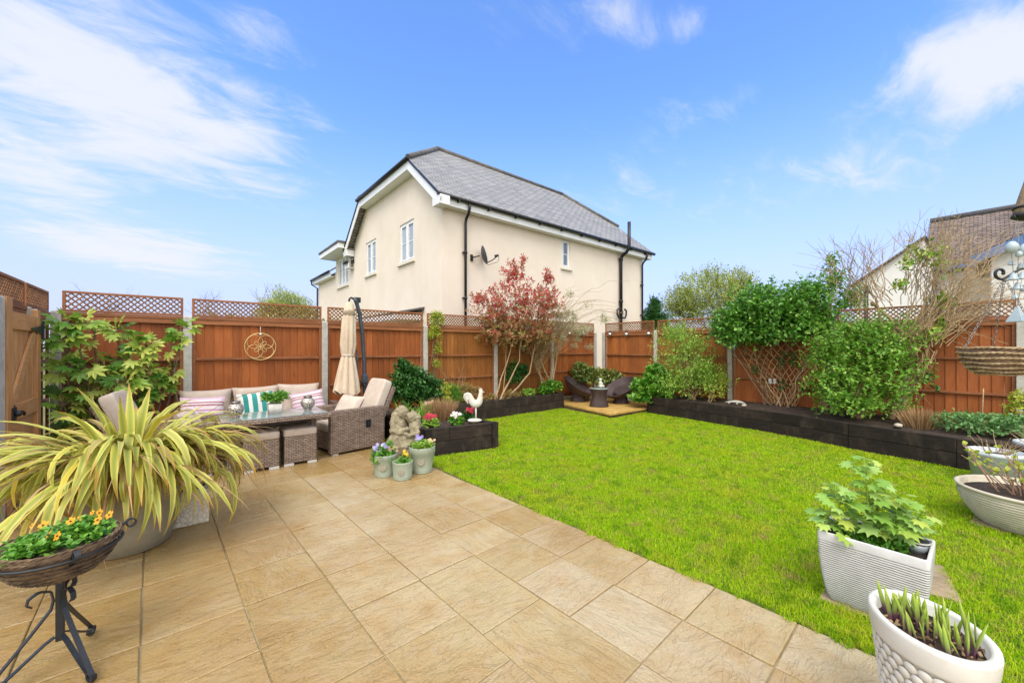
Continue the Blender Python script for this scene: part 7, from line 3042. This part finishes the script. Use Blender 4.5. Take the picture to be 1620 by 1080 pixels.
for k, (u, v, r_, h, lb) in enumerate(((1612, 776, .22, .37, 'pale blue-grey glazed tub behind the ribbed bowl'), (1662, 764, .2, .40, 'second pale blue-grey tub at the right edge behind the ribbed bowl'))):
    p = on_z(u, v, 0) + Vector((FWD[0] * .2, FWD[1] * .2, 0))
    if k:
        p += Vector((.15, -.1, 0))
    t = thing('glazed_tub', lb, 'plant pot', (p.x, p.y, .005), group='blue-grey tubs near the right bed')
    mb = MB()
    mb.lathe([(r_ * .8, 0), (r_ * .95, h - .05), (r_ * 1.03, h - .04), (r_ * 1.03, h), (r_ * .93, h), (r_ * .9, h - .06), (.001, h - .06)], 40)
    part('pot', mb, M_BLUEGREY, t)
    mb = MB()
    mb.lathe([(r_ * .9, h - .058), (r_ * .4, h - .03), (.001, h - .03)], 20)
    part('soil', mb, M_SOIL, t)
    mb = MB()
    rn = random.Random(60 + k)
    for q in range(26):
        a = rn.uniform(0, 2 * PI)
        mb.tube(wander((math.cos(a) * .06, math.sin(a) * .06, h - .05), (math.cos(a) * r_ * rn.uniform(.5, 1.2), math.sin(a) * r_ * rn.uniform(.5, 1.2), h + rn.uniform(.03, .2)), 4, .08, rn), [.004, .0036, .003, .0025, .002], 4, cap=False)
    part('stems', mb, W_TAN, t)

# ------------------------------------------------------------------ shepherd's hook with hanging basket, wind chime
HB = Vector((3.35, -.06, 1.405))
hk = thing('hanging_hook', 'black scrolled iron arm at the right edge carrying the hanging basket', 'hook', (3.95, -.62, 0))
tip_ = at(1583, 432, 2.12)
mb = MB()
post_top = Vector((3.95, -.62, 2.02))
dv = (post_top - tip_)
pts = []
for k in range(15):
    a = R(-60 - 330 * (1 - k / 14))
    pts.append(tip_ + Vector((dv.x, dv.y, 0)).normalized() * (.035 * (.35 + .65 * k / 14) * math.cos(a)) + Vector((0, 0, .035 * (.35 + .65 * k / 14) * math.sin(a))))
mb.tube(pts + [tip_ + dv * .12 + Vector((0, 0, .01)), tip_ + dv * .45 + Vector((0, 0, .035)), post_top], .007, 8)
part('arm', mb, M_IRON, hk, True)
mb = MB()
mb.tube([(3.95, -.62, 0), (3.95, -.62, 2.3)], .011, 8)
part('pole', mb, M_IRON, hk, True)
mb = MB()
mb.tube([tip_ + dv * .30 + Vector((0, 0, .02)), tip_ + dv * .55 + Vector((0, 0, -.05)), (3.95, -.62, 1.82)], .005, 6)
part('brace', mb, M_IRON, hk, True)

hb = thing('hanging_basket', 'empty plaited rush hanging basket on chains at the right edge', 'hanging basket', HB)
plaited_basket(hb, .155, .125, -.02, 7, 6)
M_CHAIN = mat_plain('dull_chain', c('#7a736a'), c('#9a938a'), 40, .45, metal=.7)
top = tip_ + dv.normalized() * .02 - HB + Vector((0, 0, -.03))
for k in range(3):
    a = math.atan2(-FWD[0], FWD[1]) + R(180 - 12) + k * 2 * PI / 3
    e = Vector((math.cos(a) * .153, math.sin(a) * .153, .125))
    mb = MB()
    ln = (top - e).length
    n = int(ln / .016)
    d = (top - e) / n
    dn = d.normalized()
    s = dn.orthogonal().normalized()
    s2 = dn.cross(s)
    for j in range(n):
        ce = e + d * (j + .5)
        ax_ = s if j % 2 else s2
        pts = [ce + dn * math.cos(b) * .0115 + ax_ * math.sin(b) * .0055 for b in [2 * PI * i / 8 for i in range(9)]]
        mb.tube(pts, .0016, 4, cap=False)
    part('chain', mb, M_CHAIN, hb)

wc = at(1607, 380, 2.0)
ch_ = thing('wind_chime', 'wind chime of white ceramic eggs and bells under a weathered cone at the right edge', 'wind chime', wc)
M_CER = mat_plain('white_ceramic', c('#8d9da0'), c('#adbabb'), 6, .35)
base_z = EYE
sc_ = 2.0 / 622


def chime_pt(u, v, dd=0.0):
    return at(u, v, 2.0 + dd) - wc


mb = MB()
cone_t, cone_b = chime_pt(1634, 262), chime_pt(1622, 343)
axc = (cone_b - cone_t)
mb.tube([cone_t, cone_t + axc * .3, cone_t + axc * .8, cone_b], [.012, .022, .040, .044], 16)
part('driftwood_cone', mb, M_BARK, ch_)
mb = MB()
qd = axc.to_track_quat('Z', 'Y').to_matrix().to_4x4()
qd.translation = cone_t + axc * .83
mb.lathe([(.044, -.006), (.05, 0), (.046, .006)], 20, qd)
qd2 = qd.copy()
qd2.translation = cone_b
mb.lathe([(.047, -.01), (.05, 0), (.03, .012), (.001, .014)], 20, qd2)
mb.tube([cone_b + Vector((0, 0, .03)), cone_b + chime_pt(1606, 328) - chime_pt(1622, 330), chime_pt(1604, 340), chime_pt(1611, 350)], .003, 6)
part('iron_ring', mb, M_IRON, ch_)
for (u, v, w, h) in ((1601, 391, 16, 19), (1621, 395, 14, 20), (1612, 402, 9, 10)):
    mb = MB()
    M = Matrix.Translation(chime_pt(u, v, -.02))
    mb.lathe([(.001, -h * sc_ * .5), (w * sc_ * .3, -h * sc_ * .42), (w * sc_ * .48, -h * sc_ * .1), (w * sc_ * .42, h * sc_ * .2), (w * sc_ * .2, h * sc_ * .45), (.001, h * sc_ * .5)], 20, M)
    part('ceramic_egg', mb, M_CER, ch_)
for (u, v, w) in ((1603, 437, 13), (1616, 436, 12), (1610, 452, 13), (1622, 455, 12), (1600, 415, 9), (1615, 420, 10), (1606, 468, 9)):
    mb = MB()
    M = Matrix.Translation(chime_pt(u, v, .01))
    r_ = w * sc_ * .5
    mb.lathe([(r_, -r_ * .9), (r_ * .9, -r_ * .7), (r_ * .6, r_ * .1), (r_ * .3, r_ * .8), (.001, r_ * .95)], 18, M)
    part('bell', mb, M_CER, ch_)
mb = MB()
tp_, bt = chime_pt(1608, 487), chime_pt(1609, 509)
M = Matrix.Translation(bt)
r_ = 12.5 * sc_
mb.lathe([(r_, 0), (r_ * .97, .006), (r_ * .45, .045), (.006, .08), (.001, .082)], 4, M @ Matrix.Rotation(R(20), 4, 'Z'), smooth=False)
part('ceramic_cone', mb, M_CER, ch_)
mb = MB()
for (ua, va, ub, vb) in ((1610, 348, 1600, 381), (1611, 350, 1622, 384), (1600, 400, 1603, 430), (1621, 405, 1617, 428), (1603, 440, 1608, 488), (1617, 440, 1609, 488), (1612, 350, 1610, 446), (1612, 350, 1612, 398)):
    mb.tube([chime_pt(ua, va, -.01), chime_pt(ub, vb, .0)], .0012, 4)
part('cords', mb, M_CHAIN, ch_)
mb = MB()
mb.tube([cone_t, cone_t + Vector((.02, -.02, .22))], .002, 4)
part('hanging_cord', mb, M_CHAIN, ch_)

# table plant
t = thing('table_plant', 'small bushy green plant in a square white pot on the rattan table', 'potted plant', (.93, 6.02, .664))
mb = MB()
loft(mb, [(0, rrect(.068, .068, .008)), (.13, rrect(.078, .078, .008)), (.13, rrect(.07, .07, .006)), (.10, rrect(.068, .068, .006))])
part('pot', mb, mat_plain('whitewashed_pot', c('#b9b3a9'), c('#cfcac2'), 12, .7, .3, 60), t)
me, tips, _ = crown('foliage', [((-.08, 0, .21), (.10, .10, .085)), ((.07, .02, .22), (.11, .10, .08)), ((0, 0, .19), (.12, .12, .07))], 300, 5, .05, .030, OVL, up=.6)
part('foliage', me, F_MID, t)
mb = MB()
for k in range(0, 300, 14):
    mb.tube(wander((0, 0, .1), Vector(tips[k]), 3, .08), [.003, .0025, .002, .0015], 4, cap=False)
part('stems', mb, F_LIGHT, t)
